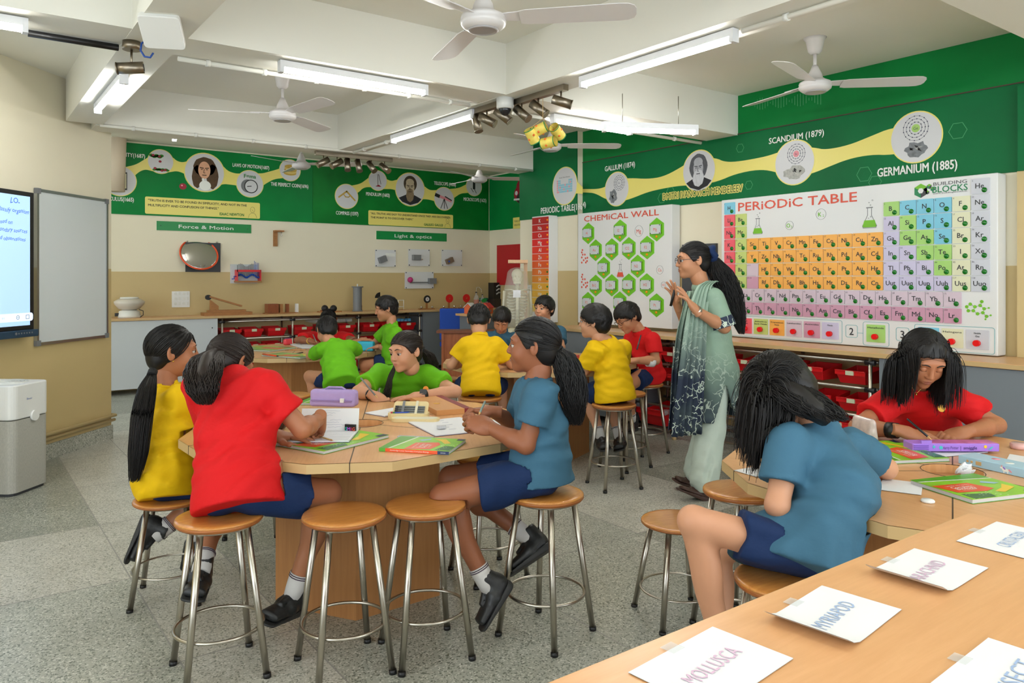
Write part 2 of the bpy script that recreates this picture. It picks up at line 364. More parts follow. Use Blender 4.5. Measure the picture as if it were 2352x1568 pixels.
def cabinet(label, lo, hi, m, doors, axis, foot=.07):     # doors: list of split positions along the front
    t = thing('counter_cabinet', label, 'cabinet', (0, 0, 0), 0, None)
    z0 = foot
    if axis == 'y':        # front faces -x
        MB().box((lo[0]+.02, lo[1], z0), (hi[0], hi[1], hi[2])).build('body', m, t)
        for a, b in zip(doors[:-1], doors[1:]):
            MB().box((lo[0], a+.003, z0+.003), (lo[0]+.018, b-.003, hi[2]-.003)).build('door', m, t)
        for y in (lo[1]+.05, hi[1]-.05): MB().cyl((lo[0]+.08, y, 0), (lo[0]+.08, y, z0), .015, 8).build('foot', M_STEEL, t)
    else:
        MB().box((lo[0], lo[1]+.02, z0), (hi[0], hi[1], hi[2])).build('body', m, t)
        for a, b in zip(doors[:-1], doors[1:]):
            d = MB().box((a+.003, lo[1], z0+.003), (b-.003, lo[1]+.018, hi[2]-.003)).build('door', m, t)
            MB().ball((b-.07, lo[1], hi[2]-.12), .008).build('knob', M_BLACK, d)
        for x in (lo[0]+.06, hi[0]-.06): MB().cyl((x, lo[1]+.1, 0), (x, lo[1]+.1, z0), .015, 8).build('foot', M_STEEL, t)
    return t
yA = onx(2015, 850, KX).y; yB = onx(1440, 850, KX).y
cabinet('grey cabinet under the worktop behind the girl writing in red', (KX+.02, -1.6, 0), (XR-.03, yA, KZ-.034), GREYLAM, [-1.6, -.5, .4, 1.3, yA], 'y')
cabinet('grey cabinet at the column end of the worktop behind the boys', (KX+.02, yB, 0), (XR-.09, 6.28, KZ-.034), GREYLAM, [yB, (yB+6.28)/2, 6.28], 'y')
xA = ony(502, 800, KY).x; xB = ony(973, 800, KY).x
cabinet('white metal cabinet under far worktop beside the whiteboard wall', (-2.3, KY+.03, 0), (xA, YB-.03, KZB-.032), WHITELAM, [-2.3, -.4, xA], 'x')
cabinet('dark grey cabinet under far worktop behind the blue chair', (xB, KY+.03, 0), (XA-.05, YB-.03, KZB-.032), GREYLAM, [xB, 6.4, XA-.05], 'x')
# ---------------------------------------------------------------- racks of steel tube and red bins
M_BINL = mat('bin_label', rgb(206, 210, 176), .6)
def red_bin(loc, rz, label, group, s=1.0, lab=True, tilt=0):
    t = thing('storage_bin', label, 'storage bin', loc, 0, group, rot=(tilt, 0, rz))
    w, d, h = .24*s, .3*s, .12*s
    m = MB(); wt = .006
    lo = [(-w*.44, -d/2+.03), (w*.44, -d/2+.03), (w*.44, d/2), (-w*.44, d/2)]; hi = [(-w/2, -d/2), (w/2, -d/2), (w/2, d/2), (-w/2, d/2)]
    V = [(x, y, 0) for x, y in lo]+[(x, y, h*.62 if i < 2 else h) for i, (x, y) in enumerate(hi)]
    V += [(x*.95, y*.95, .008) for x, y in lo]+[(x*.95, y*.95, (h*.62 if i < 2 else h)) for i, (x, y) in enumerate(hi)]
    Fc = [(3, 2, 1, 0), (8, 9, 10, 11)]
    for i in range(4):
        j = (i+1) % 4; Fc += [(i, j, 4+j, 4+i), (8+j, 8+i, 12+i, 12+j), (4+i, 4+j, 12+j, 12+i)]
    m.add(V, Fc)
    m.box((-w/2-.006, -d/2-.012, h*.58), (w/2+.006, -d/2+.002, h*.86)); m.box((-w/2-.004, -d/2-.02, h*.84), (w/2+.004, -d/2+.004, h*.9))
    m.build('body', M_RED, t, bevel=.002)
    if lab: MB().box((-.03*s, -d/2-.0225, h*.6), (.035*s, -d/2-.0125, h*.88)).build('label', M_BINL, t)
    return t
def rack(label, axis, a, b, front, depth, top, rods, posts):
    t = thing('storage_rack', label, 'rack', (0, 0, 0))
    P = (lambda u, dep, z: (front+dep, u, z)) if axis == 'y' else (lambda u, dep, z: (u, front+dep, z))
    for u in posts:
        for dep in (.02, depth): MB().cyl(P(u, dep, .01), P(u, dep, top), .014, 8).build('post', M_STEEL, t)
        for z in rods: MB().cyl(P(u-.035, .02, z), P(u+.035, .02, z), .019, 8).build('clamp', M_BLACK, t)
        MB().cyl(P(u, .02, 0), P(u, .02, .03), .02, 8).build('foot', M_EDGE, t)
    for z in rods:
        for dep in (.06, depth): MB().cyl(P(a, dep, z), P(b, dep, z), .0125, 8).build('rod', M_STEEL, t)
    return t
py_ = [onx(q, 850, KX).y for q in (1545, 1760)]+[yA+.06]
rack('steel tube rack of red bins under the worktop behind the standing woman', 'y', yA+.012, yB-.012, KX, .49, KZ-.036, (.06, .27, .45, .645, .835), py_+[yB-.06])
G = 'red bins in the rack behind the standing woman'
k = 0
for z, pxs in ((.662, (1484, 1545, 1640, 1715, 1790, 1862, 1957)), (.465, (1490, 1560, 1640, 1720, 1800, 1880, 1960)), (.285, (1600, 1680, 1760, 1840, 1930))):
    for q in pxs:
        y = onx(q, 850, KX+.1).y
        red_bin((KX+.215, y, z), PI/2*-1, 'red stacking bin on %s rods of the rack behind the standing woman' % {.662: 'the top', .465: 'the middle', .285: 'the lower'}[z], G, .9)
y = onx(1500, 950, KX+.1).y
big = red_bin((KX+.268, y, .075), -PI/2, 'big red bin of clear plastic jars at the foot of the rack', G, 1.36, False)
for i, (dx, dy) in enumerate(((-.05, -.06), (.05, .0), (-.04, .06))):
    m = MB(); m.lathe([(.028, 0), (.035, .02), (.035, .09), (.03, .1)], 14)
    o = m.build('plastic_jar', M_CLEAR); o.location = (KX+.24+dx, y+dy, .092)
    tag(o, 'clear plastic jar standing in the big red bin', 'jar', 'clear jars in the big red bin')
px_ = [ony(q, 750, KY).x for q in (673, 825)]
px_ = [xA+.05]+px_+[xB-.06]
rack('steel tube rack of red bins under the far worktop', 'x', xA+.012, xB-.012, KY, .44, KZB-.034, (.1, .42, .62, .85), px_)
for z, pxs in ((.635, (536, 587, 641, 702, 760, 803, 858, 900, 943)), (.43, (536, 590, 640, 700, 760, 815, 870, 935)), (.12, (590, 700, 815, 930))):
    for i, q in enumerate(pxs):
        x = ony(q, 750, KY).x
        red_bin((x, KY+.225, z), 0, 'red stacking bin on %s rods of the rack under the far worktop' % {.635: 'the top', .43: 'the middle', .12: 'the bottom'}[z],
                'red bins under the far worktop', 1.0 if z > .2 else 1.1)
m = MB(); p = ony(770, 730, KY); m.box((p.x-.28, KY+.1, .79), (p.x+.3, KY+.4, .84))
tag(m.build('plastic_tray', M_CLEAR), 'clear plastic tray above the bins behind the child with two hair buns', 'tray')
m = MB(); p = ony(935, 728, KY)
for i in range(4): m.box((p.x-.12+.06*i, KY+.08, .765), (p.x-.075+.06*i, KY+.2, .79+.015*(i % 2)))
tag(m.build('blue_block', mat('light_blue', rgb(90, 160, 205), .5)), 'light blue pieces heaped in the bin at the end of the far rack', 'pieces', kind='stuff')
# ================================================================ printed banners
def panel_frame(kind, off=0):
    if kind == 'R': return (XR-off, 0, 0), -PI/2
    if kind == 'P': return (XP-off, 0, 0), -PI/2
    if kind == 'A': return (XA-off, 0, 0), -PI/2
    return (0, YB-off, 0), 0
def proj(kind, off):
    if kind in 'RPA':
        x = {'R': XR, 'P': XP, 'A': XA}[kind]-off
        return lambda q: (lambda v: (-v.y, v.z))(onx(q[0], q[1], x))
    return lambda q: (lambda v: (v.x, v.z))(ony(q[0], q[1], YB-off))
M_HAIRP = mat('print_brown_hair', rgb(82, 58, 34), .6, noise=(30, .5)); M_SKINP = mat('print_face', rgb(224, 170, 136), .6, noise=(25, .15))
M_SEPIA = mat('print_sepia', rgb(196, 180, 150), .6, noise=(22, .25)); M_SEPIAD = mat('print_dark_sepia', rgb(70, 56, 40), .6, noise=(30, .4))
M_GREYF = mat('print_grey_face', rgb(176, 178, 184), .6, noise=(25, .25)); M_GREYB = mat('print_grey_beard', rgb(206, 208, 212), .6, noise=(35, .35, (3, 1, .6)))
M_GREYH = mat('print_dark_hair', rgb(84, 86, 92), .6, noise=(40, .5, (3, 1, .6))); M_COATP = mat('print_black_coat', rgb(34, 34, 40), .6, noise=(20, .3))
M_GOLDP = mat('print_gold', rgb(196, 160, 60), .4, noise=(25, .3)); M_ROCK = mat('print_rock', rgb(120, 124, 128), .6, noise=(45, .7)); M_ROCKL = mat('print_pale_rock', rgb(178, 178, 172), .6, noise=(60, .45))
M_LEAFP = mat('print_leaf', rgb(54, 140, 40), .6, noise=(40, .4)); M_APPLEP = mat('print_apple', rgb(150, 20, 44), .4, noise=(20, .3)); M_PINKP = mat('print_pink', rgb(232, 150, 160), .6)
M_BLUEP = mat('print_blue', rgb(128, 196, 214), .6); M_REDP = mat('print_red', rgb(220, 92, 74), .5); M_WASH = mat('print_pale_green', rgb(70, 160, 104), .6, noise=(8, .3))
def swoosh(t, pj, pts):
    for _ in range(2): pts = [q for (a, b), (c, d) in zip(pts, pts[1:]+pts[:1]) for q in ((a*.75+c*.25, b*.75+d*.25), (a*.25+c*.75, b*.25+d*.75))]
    MB().plate([pj(p) for p in pts], -.0015, 0).build('yellow_ribbon', M_YEL, t)
def medal(t, pj, q, ry):           # ry in photograph pixels, top to centre
    cx, cz = pj(q); r = abs(pj((q[0], q[1]-ry))[1]-cz)
    o = MB().disc(cx, cz, r*1.05, -.003, 0, 0, 40).disc(cx, cz, r, -.0042, -.0025, 1, 40).build('medallion', [M_YEL, M_DISC], t)
    return o, cx, cz, r
def ell(m, cx, cz, rx, rz, y, mi, n=26, rot=0, p=1, wob=0):
    pts = []
    for i in range(n):
        a = 2*PI*i/n; k = 1+wob*math.sin(a*5+1)*math.cos(a*3)
        x, z = rx*k*math.cos(a), rz*k*math.sin(a); pts.append((cx+x*math.cos(rot)-z*math.sin(rot), cz+x*math.sin(rot)+z*math.cos(rot)))
    return m.plate(pts, y, y+.0008, mi)
def portrait(o, cx, cz, r, kind):
    m = MB(); y = -.0052
    if kind == 'wig': hair, face, beard, coat = M_HAIRP, M_SKINP, M_SKINP, M_PRINTW
    elif kind == 'sepia': hair, face, beard, coat = M_SEPIAD, M_SEPIA, mat('print_sepia_beard', rgb(140, 120, 90), .6, noise=(35, .35)), M_COATP
    else: hair, face, beard, coat = M_GREYH, M_GREYF, M_GREYB, M_COATP
    if kind == 'wig':
        ell(m, cx, cz+.3*r, .56*r, .52*r, y, 0, wob=.05); ell(m, cx-.38*r, cz-.25*r, .26*r, .62*r, y, 0, wob=.06); ell(m, cx+.4*r, cz-.2*r, .3*r, .68*r, y, 0, wob=.06)
        ell(m, cx+.02*r, cz-.7*r, .3*r, .26*r, y-.0002, 3); m.line([(cx-.1*r, cz-.35*r), (cx+.02*r, cz-.85*r)], .1*r, y-.0012, y, 3)
    else:
        m.plate([(cx-.8*r, cz-.56*r), (cx-.3*r, cz-.34*r), (cx+.3*r, cz-.34*r), (cx+.8*r, cz-.56*r), (cx+.55*r, cz-.8*r), (cx, cz-.97*r), (cx-.55*r, cz-.8*r)], y, y+.0008, 3)
        if kind == 'grey': ell(m, cx-.02*r, cz+.2*r, .56*r, .66*r, y-.0002, 0, wob=.04)
        else: ell(m, cx, cz+.35*r, .46*r, .5*r, y-.0002, 0)
    fz = cz+.12*r
    ell(m, cx-.02*r, fz, .31*r, .46*r, y-.001, 1)
    if kind != 'wig':
        ell(m, cx-.02*r, cz-.36*r, (.34 if kind == 'grey' else .26)*r, .44*r, y-.002, 2, wob=.08)
        ell(m, cx-.02*r, cz+.44*r, .28*r, .22*r, y-.0016, 1)
    y2 = y-.003
    for s in (-1, 1):
        m.line([(cx-.02*r+s*.05*r, fz+.1*r), (cx-.02*r+s*.22*r, fz+.12*r)], .05*r, y2, y2+.0006, 0)
        ell(m, cx-.02*r+s*.13*r, fz+.03*r, .05*r, .025*r, y2, 0, 12)
    m.line([(cx-.03*r, fz+.05*r), (cx-.06*r, fz-.14*r), (cx+.02*r, fz-.15*r)], .03*r, y2, y2+.0006, 0)
    m.line([(cx-.12*r, fz-.27*r), (cx+.08*r, fz-.27*r)], .045*r, y2, y2+.0006, 0)
    m.build('portrait', [hair, face, beard, coat], o)
def atom(o, cx, cz, r, col, sym):
    m = MB()
    for k in (.45, .68, .9):
        n = 28; m.line([(cx+r*k*math.cos(2*PI*i/n), cz+r*k*math.sin(2*PI*i/n)) for i in range(n)], r*.02, -.0052, -.0042, 0, True)
        for i in range(int(8+k*8)):
            a = 2*PI*i/int(8+k*8); m.disc(cx+r*k*math.cos(a), cz+r*k*math.sin(a), r*.045, -.0056, -.0046, 0, 8)
    m.disc(cx, cz, r*.3, -.0054, -.0042, 1, 20); put_text(m, sym, cx, cz, r*.22, y=-.0058, mi=0)
    m.build('atom_diagram', [mat('print_navy', rgb(54, 60, 84), .5), col], o)
def blob(o, cx, cz, rx, rz, m_, seed, name='rock_picture'):
    rg = random.Random(seed); m = MB(); pts = []
    for i in range(18):
        a = 2*PI*i/18; k = rg.uniform(.72, 1.08); pts.append((cx+rx*k*math.cos(a), cz+rz*k*math.sin(a)))
    m.plate(pts, -.0052, -.0042, 0)
    for i in range(7):
        a = rg.uniform(0, 2*PI); q = rg.uniform(.1, .5); x, z = cx+rx*q*math.cos(a), cz+rz*q*math.sin(a)
        m.plate([(x, z), (x+rx*rg.uniform(.15, .4), z+rz*rg.uniform(-.3, .3)), (x+rx*rg.uniform(-.2, .2), z+rz*rg.uniform(.2, .4))], -.0058, -.005, 1+i % 2)
    m.build(name, [m_, M_PRINTK, M_ROCKL], o)
def caption(t, pj, s, q0, q1, hpx, m=None, outline=None, align=None):
    (x0, z0), (x1, z1) = pj(q0), pj(q1); h = abs(pj((q0[0], q0[1]-hpx))[1]-z0)
    mb = MB()
    if outline:
        for k in range(8): put_text(mb, s, (x0+x1)/2+h*.13*math.cos(k*PI/4), (z0+z1)/2+h*.13*math.sin(k*PI/4), h, abs(x1-x0), -.0024-.0001*k, 1)
    put_text(mb, s, (x0+x1)/2, (z0+z1)/2, h, abs(x1-x0), -.0042, 0, bold=.0 if outline else .012)
    return mb.build('caption', [m or M_PRINTW]+([outline] if outline else []), t)
def quote(t, pj, c4, lines, sig, seed):
    P4 = [pj(q) for q in c4]; x0, x1 = P4[0][0], P4[1][0]; z1 = (P4[0][1]+P4[1][1])/2; z0 = (P4[2][1]+P4[3][1])/2
    m = MB().rect(x0, z0, x1, z1, -.0025, 0, 0, .02).build('quote_box', M_YEL, t)
    tm = MB(); H = z1-z0; Wd = x1-x0
    for i, (s, f0, f1) in enumerate(lines): put_text(tm, s, x0+Wd*(f0+f1)/2, z1-H*(.2+.28*i), H*.14, Wd*(f1-f0), -.0034, 0, bold=.01)
    s, f0, f1 = sig; put_text(tm, s, x0+Wd*(f0+f1)/2, z0+H*.2, H*.17, Wd*(f1-f0), -.0034, 1, bold=.015)
    bx, bz = x1-Wd*.07, z0+H*.34                    # small sketch of a bust
    tm.line([(bx+H*.14*math.cos(a), bz+H*.2+H*.18*math.sin(a)) for a in np.linspace(0, 2*PI, 14)], H*.012, -.0034, -.0026, 2)
    tm.line([(bx-H*.26, bz-H*.3), (bx-H*.2, bz-H*.1), (bx-H*.06, bz), (bx+H*.08, bz), (bx+H*.2, bz-H*.1), (bx+H*.26, bz-H*.3)], H*.012, -.0034, -.0026, 2)
    tm.line([(bx-H*.05, bz+H*.22), (bx+.0, bz+H*.16), (bx+H*.05, bz+H*.1)], H*.012, -.0034, -.0026, 2)
    tm.build('lettering', [M_PRINTK, M_PRINTG, M_SEPIAD], m)
# ---- right wall band
loc, rz = panel_frame('R', .012); pj = proj('R', .012)
t = thing('wall_banner', 'long green printed banner with bearded man portrait above the periodic table board', 'banner', loc, rz)
z0, z1 = 2.113, 2.69
MB().box((-6.31, 0, z0), (1.6, .011, z1)).build('panel', M_GREEN2, t)
swoosh(t, pj, [(1330, 434), (1334, 434), (1349, 434), (1373, 434), (1389, 430), (1420, 412), (1448, 408.6), (1488, 411), (1523, 406), (1560, 387), (1600, 360), (1646, 363), (1662, 371), (1689, 372), (1742, 363), (1776, 354.7), (1825, 335), (1872, 339), (1896, 344), (1948, 334), (2000, 313), (2048, 293), (2105, 290),
               (2105, 345), (2048, 356), (2000, 355), (1948, 365), (1896, 386), (1872, 396), (1825, 410), (1776, 392.6), (1741, 389), (1690, 399), (1648, 417), (1605, 425), (1563, 426), (1523, 432.7), (1488, 440.7), (1448, 457), (1417, 465), (1391, 457), (1367, 443.5), (1349, 442), (1334, 442), (1330, 442)])
M_ATG = mat('print_lime', rgb(170, 210, 110), .5)
o, cx, cz, r = medal(t, pj, (1417, 434), 38); atom(o, cx+.22*r, cz+.35*r, .5*r, M_DISC, 'Ga'); blob(o, cx-.3*r, cz-.4*r, .36*r, .46*r, M_ROCK, 3)
o, cx, cz, r = medal(t, pj, (1605.5, 392), 46); portrait(o, cx, cz, r, 'grey')
o, cx, cz, r = medal(t, pj, (1825, 373), 50); atom(o, cx+.1*r, cz+.38*r, .5*r, M_PINKP, 'Sc'); blob(o, cx, cz-.48*r, .58*r, .34*r, M_ROCKL, 5)
o, cx, cz, r = medal(t, pj, (2104, 315), 57); atom(o, cx+.0*r, cz+.36*r, .55*r, M_ATG, 'Ge'); blob(o, cx+.02*r, cz-.5*r, .52*r, .34*r, M_ROCK, 9)
caption(t, pj, 'GALLIUM (1874)', (1390, 386), (1459, 378), 12); caption(t, pj, 'SCANDIUM (1879)', (1767, 323), (1893, 304), 14)
caption(t, pj, 'GERMANIUM (1885)', (2016, 394), (2199, 378), 20)
caption(t, pj, 'DMITRI IVANOVICH MENDELEEV', (1523, 452), (1706, 430), 15, mat('print_deep_green', rgb(18, 84, 30), .5), M_YEL)
m = MB()      # faint printed molecules and helix marks
for q, rr in (((1520, 455), .05), ((1540, 440), .05), ((1720, 425), .04), ((1985, 400), .06), ((2010, 418), .05), ((2200, 300), .06), ((1700, 340), .04)):
    x, z = pj(q); m.line([(x+rr*math.cos(PI/3*i), z+rr*math.sin(PI/3*i)) for i in range(6)], .004, -.0012, 0, 0, True)
m.build('molecule_print', M_WASH, t)
t = thing('wall_banner', 'plain dark green upper wall panel with faint printed helix, behind the fan', 'banner', loc, rz)
MB().box((-6.31, .003, 2.695), (1.6, .011, ZC)).build('panel', M_GREEN, t)
m = MB(); p0, p1 = proj('R', .01)((1728, 240)), proj('R', .01)((1885, 225))
for i in range(26):
    f = i/25; x = p0[0]+(p1[0]-p0[0])*f; zc = p0[1]+(p1[1]-p0[1])*f; a = .05*math.sin(f*11); m.line([(x, zc-a), (x, zc+a)], .006, .0015, .004)
m.build('helix_print', M_WASH, t)
MB().box((-6.31, -.006, 2.686), (1.6, .011, 2.694)).build('joint_strip', M_SEPIAD, t)
# ---- column
loc, rz = panel_frame('P', .012); pj = proj('P', .012)
t = thing('wall_banner', 'green printed banner on the column with a round picture of a table chart', 'banner', loc, rz)
MB().box((-7.36, 0, 2.113), (-6.31, .011, ZC)).build('panel', M_GREEN2, t)
swoosh(t, pj, [(1300, 400), (1328, 418), (1336, 428), (1338.5, 429), (1338.5, 429), (1338.5, 429), (1338.5, 445), (1338.5, 445), (1338.5, 445), (1320, 444), (1300, 446)])
o, cx, cz, r = medal(t, pj, (1297.5, 427), 42)
m = MB(); put_text(m, 'Periodic Table of Elements', cx, cz+.48*r, .07*r, .9*r, -.0048, 0)
for i in range(12):
    for k in range(6):
        if k < 2 and 2 < i < 9: continue
        x, z = cx-.66*r+i*.11*r, cz+.3*r-k*.12*r; m.rect(x, z-.05*r, x+.09*r, z+.05*r, -.0048, -.004, 1+((i*3+k*5) % 7 == 0 or i == 0))
m.build('chart_picture', [M_PRINTK, M_BLUEP, M_PINKP], o)
caption(t, pj, 'PERIODIC TABLE(186', (1243, 483), (1338, 474), 14)
caption(t, pj, '4)', (1339.2, 470), (1346, 468), 12)
# ---- far wall, two banners
loc, rz = panel_frame('B', .012); pj = proj('B', .012)
xs0, xs1, xe = pj((250, 400))[0]-.6, pj((718.5, 400))[0], XA-.03
t = thing('wall_banner', 'green printed banner on the far wall with long haired man portrait and apple', 'banner', loc, rz)
MB().box((xs0, 0, 2.222), (xs1-.004, .011, 3.13)).build('panel', M_GREEN, t)
swoosh(t, pj, [(262, 400), (284.5, 384), (311.6, 378.5), (331, 366.6), (344, 359), (369, 350), (397, 361), (405, 369), (418, 373), (431, 370), (470, 360), (510, 378.5), (522, 391.6), (535, 397), (548, 399), (575, 396), (600, 399), (619.5, 393.7), (637, 389), (660, 380),
               (666, 405), (650, 409), (630, 411), (613, 420), (606, 425), (575, 440), (546, 426), (530.6, 424), (511, 422), (490, 432), (450, 425), (426.5, 401), (418, 396), (405, 392.6), (392, 395), (369, 398), (346, 391.6), (333, 389), (320, 394), (309, 403.5), (275, 440)])
o, cx, cz, r = medal(t, pj, (369, 371), 27)
m = MB()
for i in range(7): ell(m, cx-.75*r+.15*r*i*.9, cz+.48*r-.05*r*(i % 3), .16*r, .13*r, -.0052, 0, 8, wob=.2)
for i in range(9): ell(m, cx-.5*r+.13*r*i, cz-.72*r+.06*r*(i % 2), .14*r, .1*r, -.0052, 0, 8, wob=.2)
for x, z in ((-.05, .0), (-.1, .42), (-.6, .5), (.1, -.76), (.35, -.7), (-.45, -.6)): ell(m, cx+x*r, cz+z*r, .12*r, .1*r, -.006, 1, 12)
m.build('falling_apple_picture', [M_LEAFP, M_APPLEP], o)
o, cx, cz, r = medal(t, pj, (470, 396), 43); portrait(o, cx, cz, r, 'wig')
o, cx, cz, r = medal(t, pj, (574, 422), 30)
m = MB(); put_text(m, 'F=ma', cx, cz+.58*r, .3*r, .9*r, -.0052, 1, bold=.02)
ell(m, cx-.18*r, cz-.18*r, .5*r, .5*r, -.0050, 2); ell(m, cx+.08*r, cz-.2*r, .52*r, .52*r, -.0058, 0); ell(m, cx+.08*r, cz-.2*r, .45*r, .45*r, -.0064, 3); m.line([(cx-.2*r, cz-.22*r), (cx+.1*r, cz-.18*r)], .06*r, -.007, -.0062, 0)
m.build('dial_picture', [M_PRINTK, M_PRINTG, M_GREY, M_DISC], o)
o, cx, cz, r = medal(t, pj, (666, 391), 24)
m = MB()
for k in range(5): ell(m, cx+.02*r*k, cz-.3*r+.16*r*k, .62*r, .2*r, -.0050-.0006*k, k % 2, 20)
m.build('coin_picture', [M_GOLDP, mat('print_pale_gold', rgb(222, 196, 110), .4)], o)
o, cx, cz, r = medal(t, pj, (275, 415), 34); MB().rect(cx-.2*r, cz-.6*r, cx+.45*r, cz+.6*r, -.0052, -.004, 0).rect(cx-.15*r, cz-.5*r, cx+.4*r, cz+.5*r, -.006, -.005, 1).build('book_picture', [M_PRINTK, mat('print_cream', rgb(222, 218, 180), .6, noise=(9, .2))], o)
caption(t, pj, 'GRAVITY(1687)', (260, 352), (333, 359), 9.5); caption(t, pj, 'CALCULUS(1665)', (232, 454), (307, 459), 9.5)
caption(t, pj, 'LAWS OF MOTION(1687)', (534, 378.5), (618, 385), 8.5); caption(t, pj, 'THE PERFECT COIN(1696)', (622, 422), (708, 428), 8.5)
m = MB(); x, z = pj((420, 428)); ell(m, x, z, .045, .042, -.002, 0, 18, wob=.03); ell(m, x-.012, z+.012, .012, .01, -.0028, 1, 10); m.build('apple_print', [M_APPLEP, M_PINKP], t)
quote(t, pj, [(333, 451), (597, 466), (597, 502), (333, 491)], [('"TRUTH IS EVER TO BE FOUND IN SIMPLICITY, AND NOT IN THE', .025, .875), ('MULTIPLICITY AND CONFUSION OF THINGS."', .025, .62)], ('ISAAC NEWTON', .63, .85), 1)
t = thing('wall_banner', 'green printed banner on the far wall with balding bearded man portrait and telescope', 'banner', loc, rz)
MB().box((xs1, 0, 2.222), (xe, .011, 3.13)).build('panel', mat('banner_leaf_green', rgb(6, 118, 42), .5, noise=(2.2, .6), spec=.2), t)
swoosh(t, pj, [(796, 428), (808, 426), (828, 422), (841.5, 412), (847, 407.5), (867, 400), (889, 412), (899, 416), (910, 413), (942, 405), (973, 426), (985, 436), (997, 437), (1020, 435), (1031.6, 434), (1054, 432), (1069, 424), (1088, 415),
               (1088, 440), (1074, 443), (1058, 444), (1045, 453), (1020, 470), (998, 461.7), (985, 458), (971, 457), (942, 460), (910, 437), (899, 434), (888, 434), (867, 434), (848, 428.5), (832.6, 432), (824, 442), (796, 455)])
o, cx, cz, r = medal(t, pj, (796, 451), 27.5)
m = MB(); m.line([(cx-.7*r, cz-.1*r), (cx, cz+.42*r), (cx+.75*r, cz-.3*r)], .13*r, -.0054, -.0042); m.line([(cx-.25*r, cz+.14*r), (cx-.1*r, cz-.05*r), (cx+.18*r, cz-.05*r), (cx+.32*r, cz+.1*r)], .08*r, -.0058, -.005); m.build('compass_picture', M_GOLDP, o)
o, cx, cz, r = medal(t, pj, (867.5, 414.5), 22.5)
m = MB(); m.line([(cx, cz-.5*r), (cx, cz+.6*r), (cx+.1*r, cz+.6*r), (cx+.35*r, cz-.35*r)], .05*r, -.0054, -.0042); m.plate([(cx-.3*r, cz-.62*r), (cx+.4*r, cz-.62*r), (cx+.1*r, cz-.42*r)], -.0056, -.0044, 1); m.build('pendulum_picture', [M_SEPIAD, M_APPLEP], o)
o, cx, cz, r = medal(t, pj, (942, 435), 37); portrait(o, cx, cz, r, 'sepia')
o, cx, cz, r = medal(t, pj, (1020, 456.5), 26)
m = MB(); m.line([(cx-.55*r, cz+.22*r), (cx+.7*r, cz-.16*r)], .24*r, -.0054, -.0042, 1); m.line([(cx-.85*r, cz+.3*r), (cx-.55*r, cz+.2*r)], .3*r, -.006, -.005); m.line([(cx+.1*r, cz+.2*r), (cx+.75*r, cz-.1*r)], .1*r, -.006, -.005)
for s in (-.35, 0, .35): m.line([(cx, cz), (cx+s*r, cz-.85*r)], .06*r, -.0058, -.005)
m.build('telescope_picture', [M_PRINTK, M_PINKP], o)
o, cx, cz, r = medal(t, pj, (1088.5, 428.5), 21)
m = MB(); m.line([(cx, cz+.6*r), (cx, cz-.2*r)], .3*r, -.0054, -.0042); m.line([(cx-.4*r, cz-.2*r), (cx-.1*r, cz-.6*r)], .06*r, -.0054, -.0042); m.line([(cx, cz-.2*r), (cx+.3*r, cz-.7*r)], .06*r, -.0054, -.0042); m.build('microscope_picture', M_PRINTK, o)
for s, q, w, h in (('COMPASS (1597)', (797, 490), 51, 8.5), ('PENDULUM (1602)', (867.6, 447), 54, 8), ('TELESCOPE (1608)', (1021.7, 422.5), 50, 8), ('MICROSCOPE (1625)', (1090.6, 459), 52, 8)):
    caption(t, pj, s, (q[0]-w/2, q[1]-2), (q[0]+w/2, q[1]+1), h)
quote(t, pj, [(846, 482), (1040.5, 494), (1040.5, 525), (846, 515)], [('"ALL TRUTHS ARE EASY TO UNDERSTAND ONCE THEY ARE DISCOVERED;', .025, .965), ('THE POINT IS TO DISCOVER THEM."', .025, .51)], ('GALILEO GALILEI', .64, .87), 2)
# ---- alcove wall
loc, rz = panel_frame('A', .012); pj = proj('A', .012)
t = thing('wall_banner', 'green banner in the alcove with part of a dark red car', 'banner', loc, rz)
MB().box((-YB+.01, 0, 2.222), (-7.38, .011, 3.13)).build('panel', M_GREEN, t)
x, z = pj((1195, 445))
m = MB(); ell(m, x+.25, z, .42, .2, -.002, 0, 24); ell(m, x+.2, z+.12, .3, .16, -.0026, 0); ell(m, x+.2, z-.07, .3, .12, -.0034, 1); m.line([(x-.16, z-.08), (x+.4, z-.1)], .03, -.005, -.003, 2); m.disc(x-.1, z+.02, .035, -.005, -.002, 2)
m.build('car_picture', [M_APPLEP, M_PRINTK, M_DISC], t)
x, z = pj((1187, 512)); m = MB().rect(x-.1, z-.09, x+.8, z+.09, -.0025, 0, 0, .01); put_text(m, '"ONE OF', x-.07, z+.03, .03, None, -.0034, 1, 'l'); put_text(m, 'GREATEST', x-.07, z-.03, .03, None, -.0034, 1, 'l'); m.build('quote_box', [M_YEL, M_PRINTK], t)
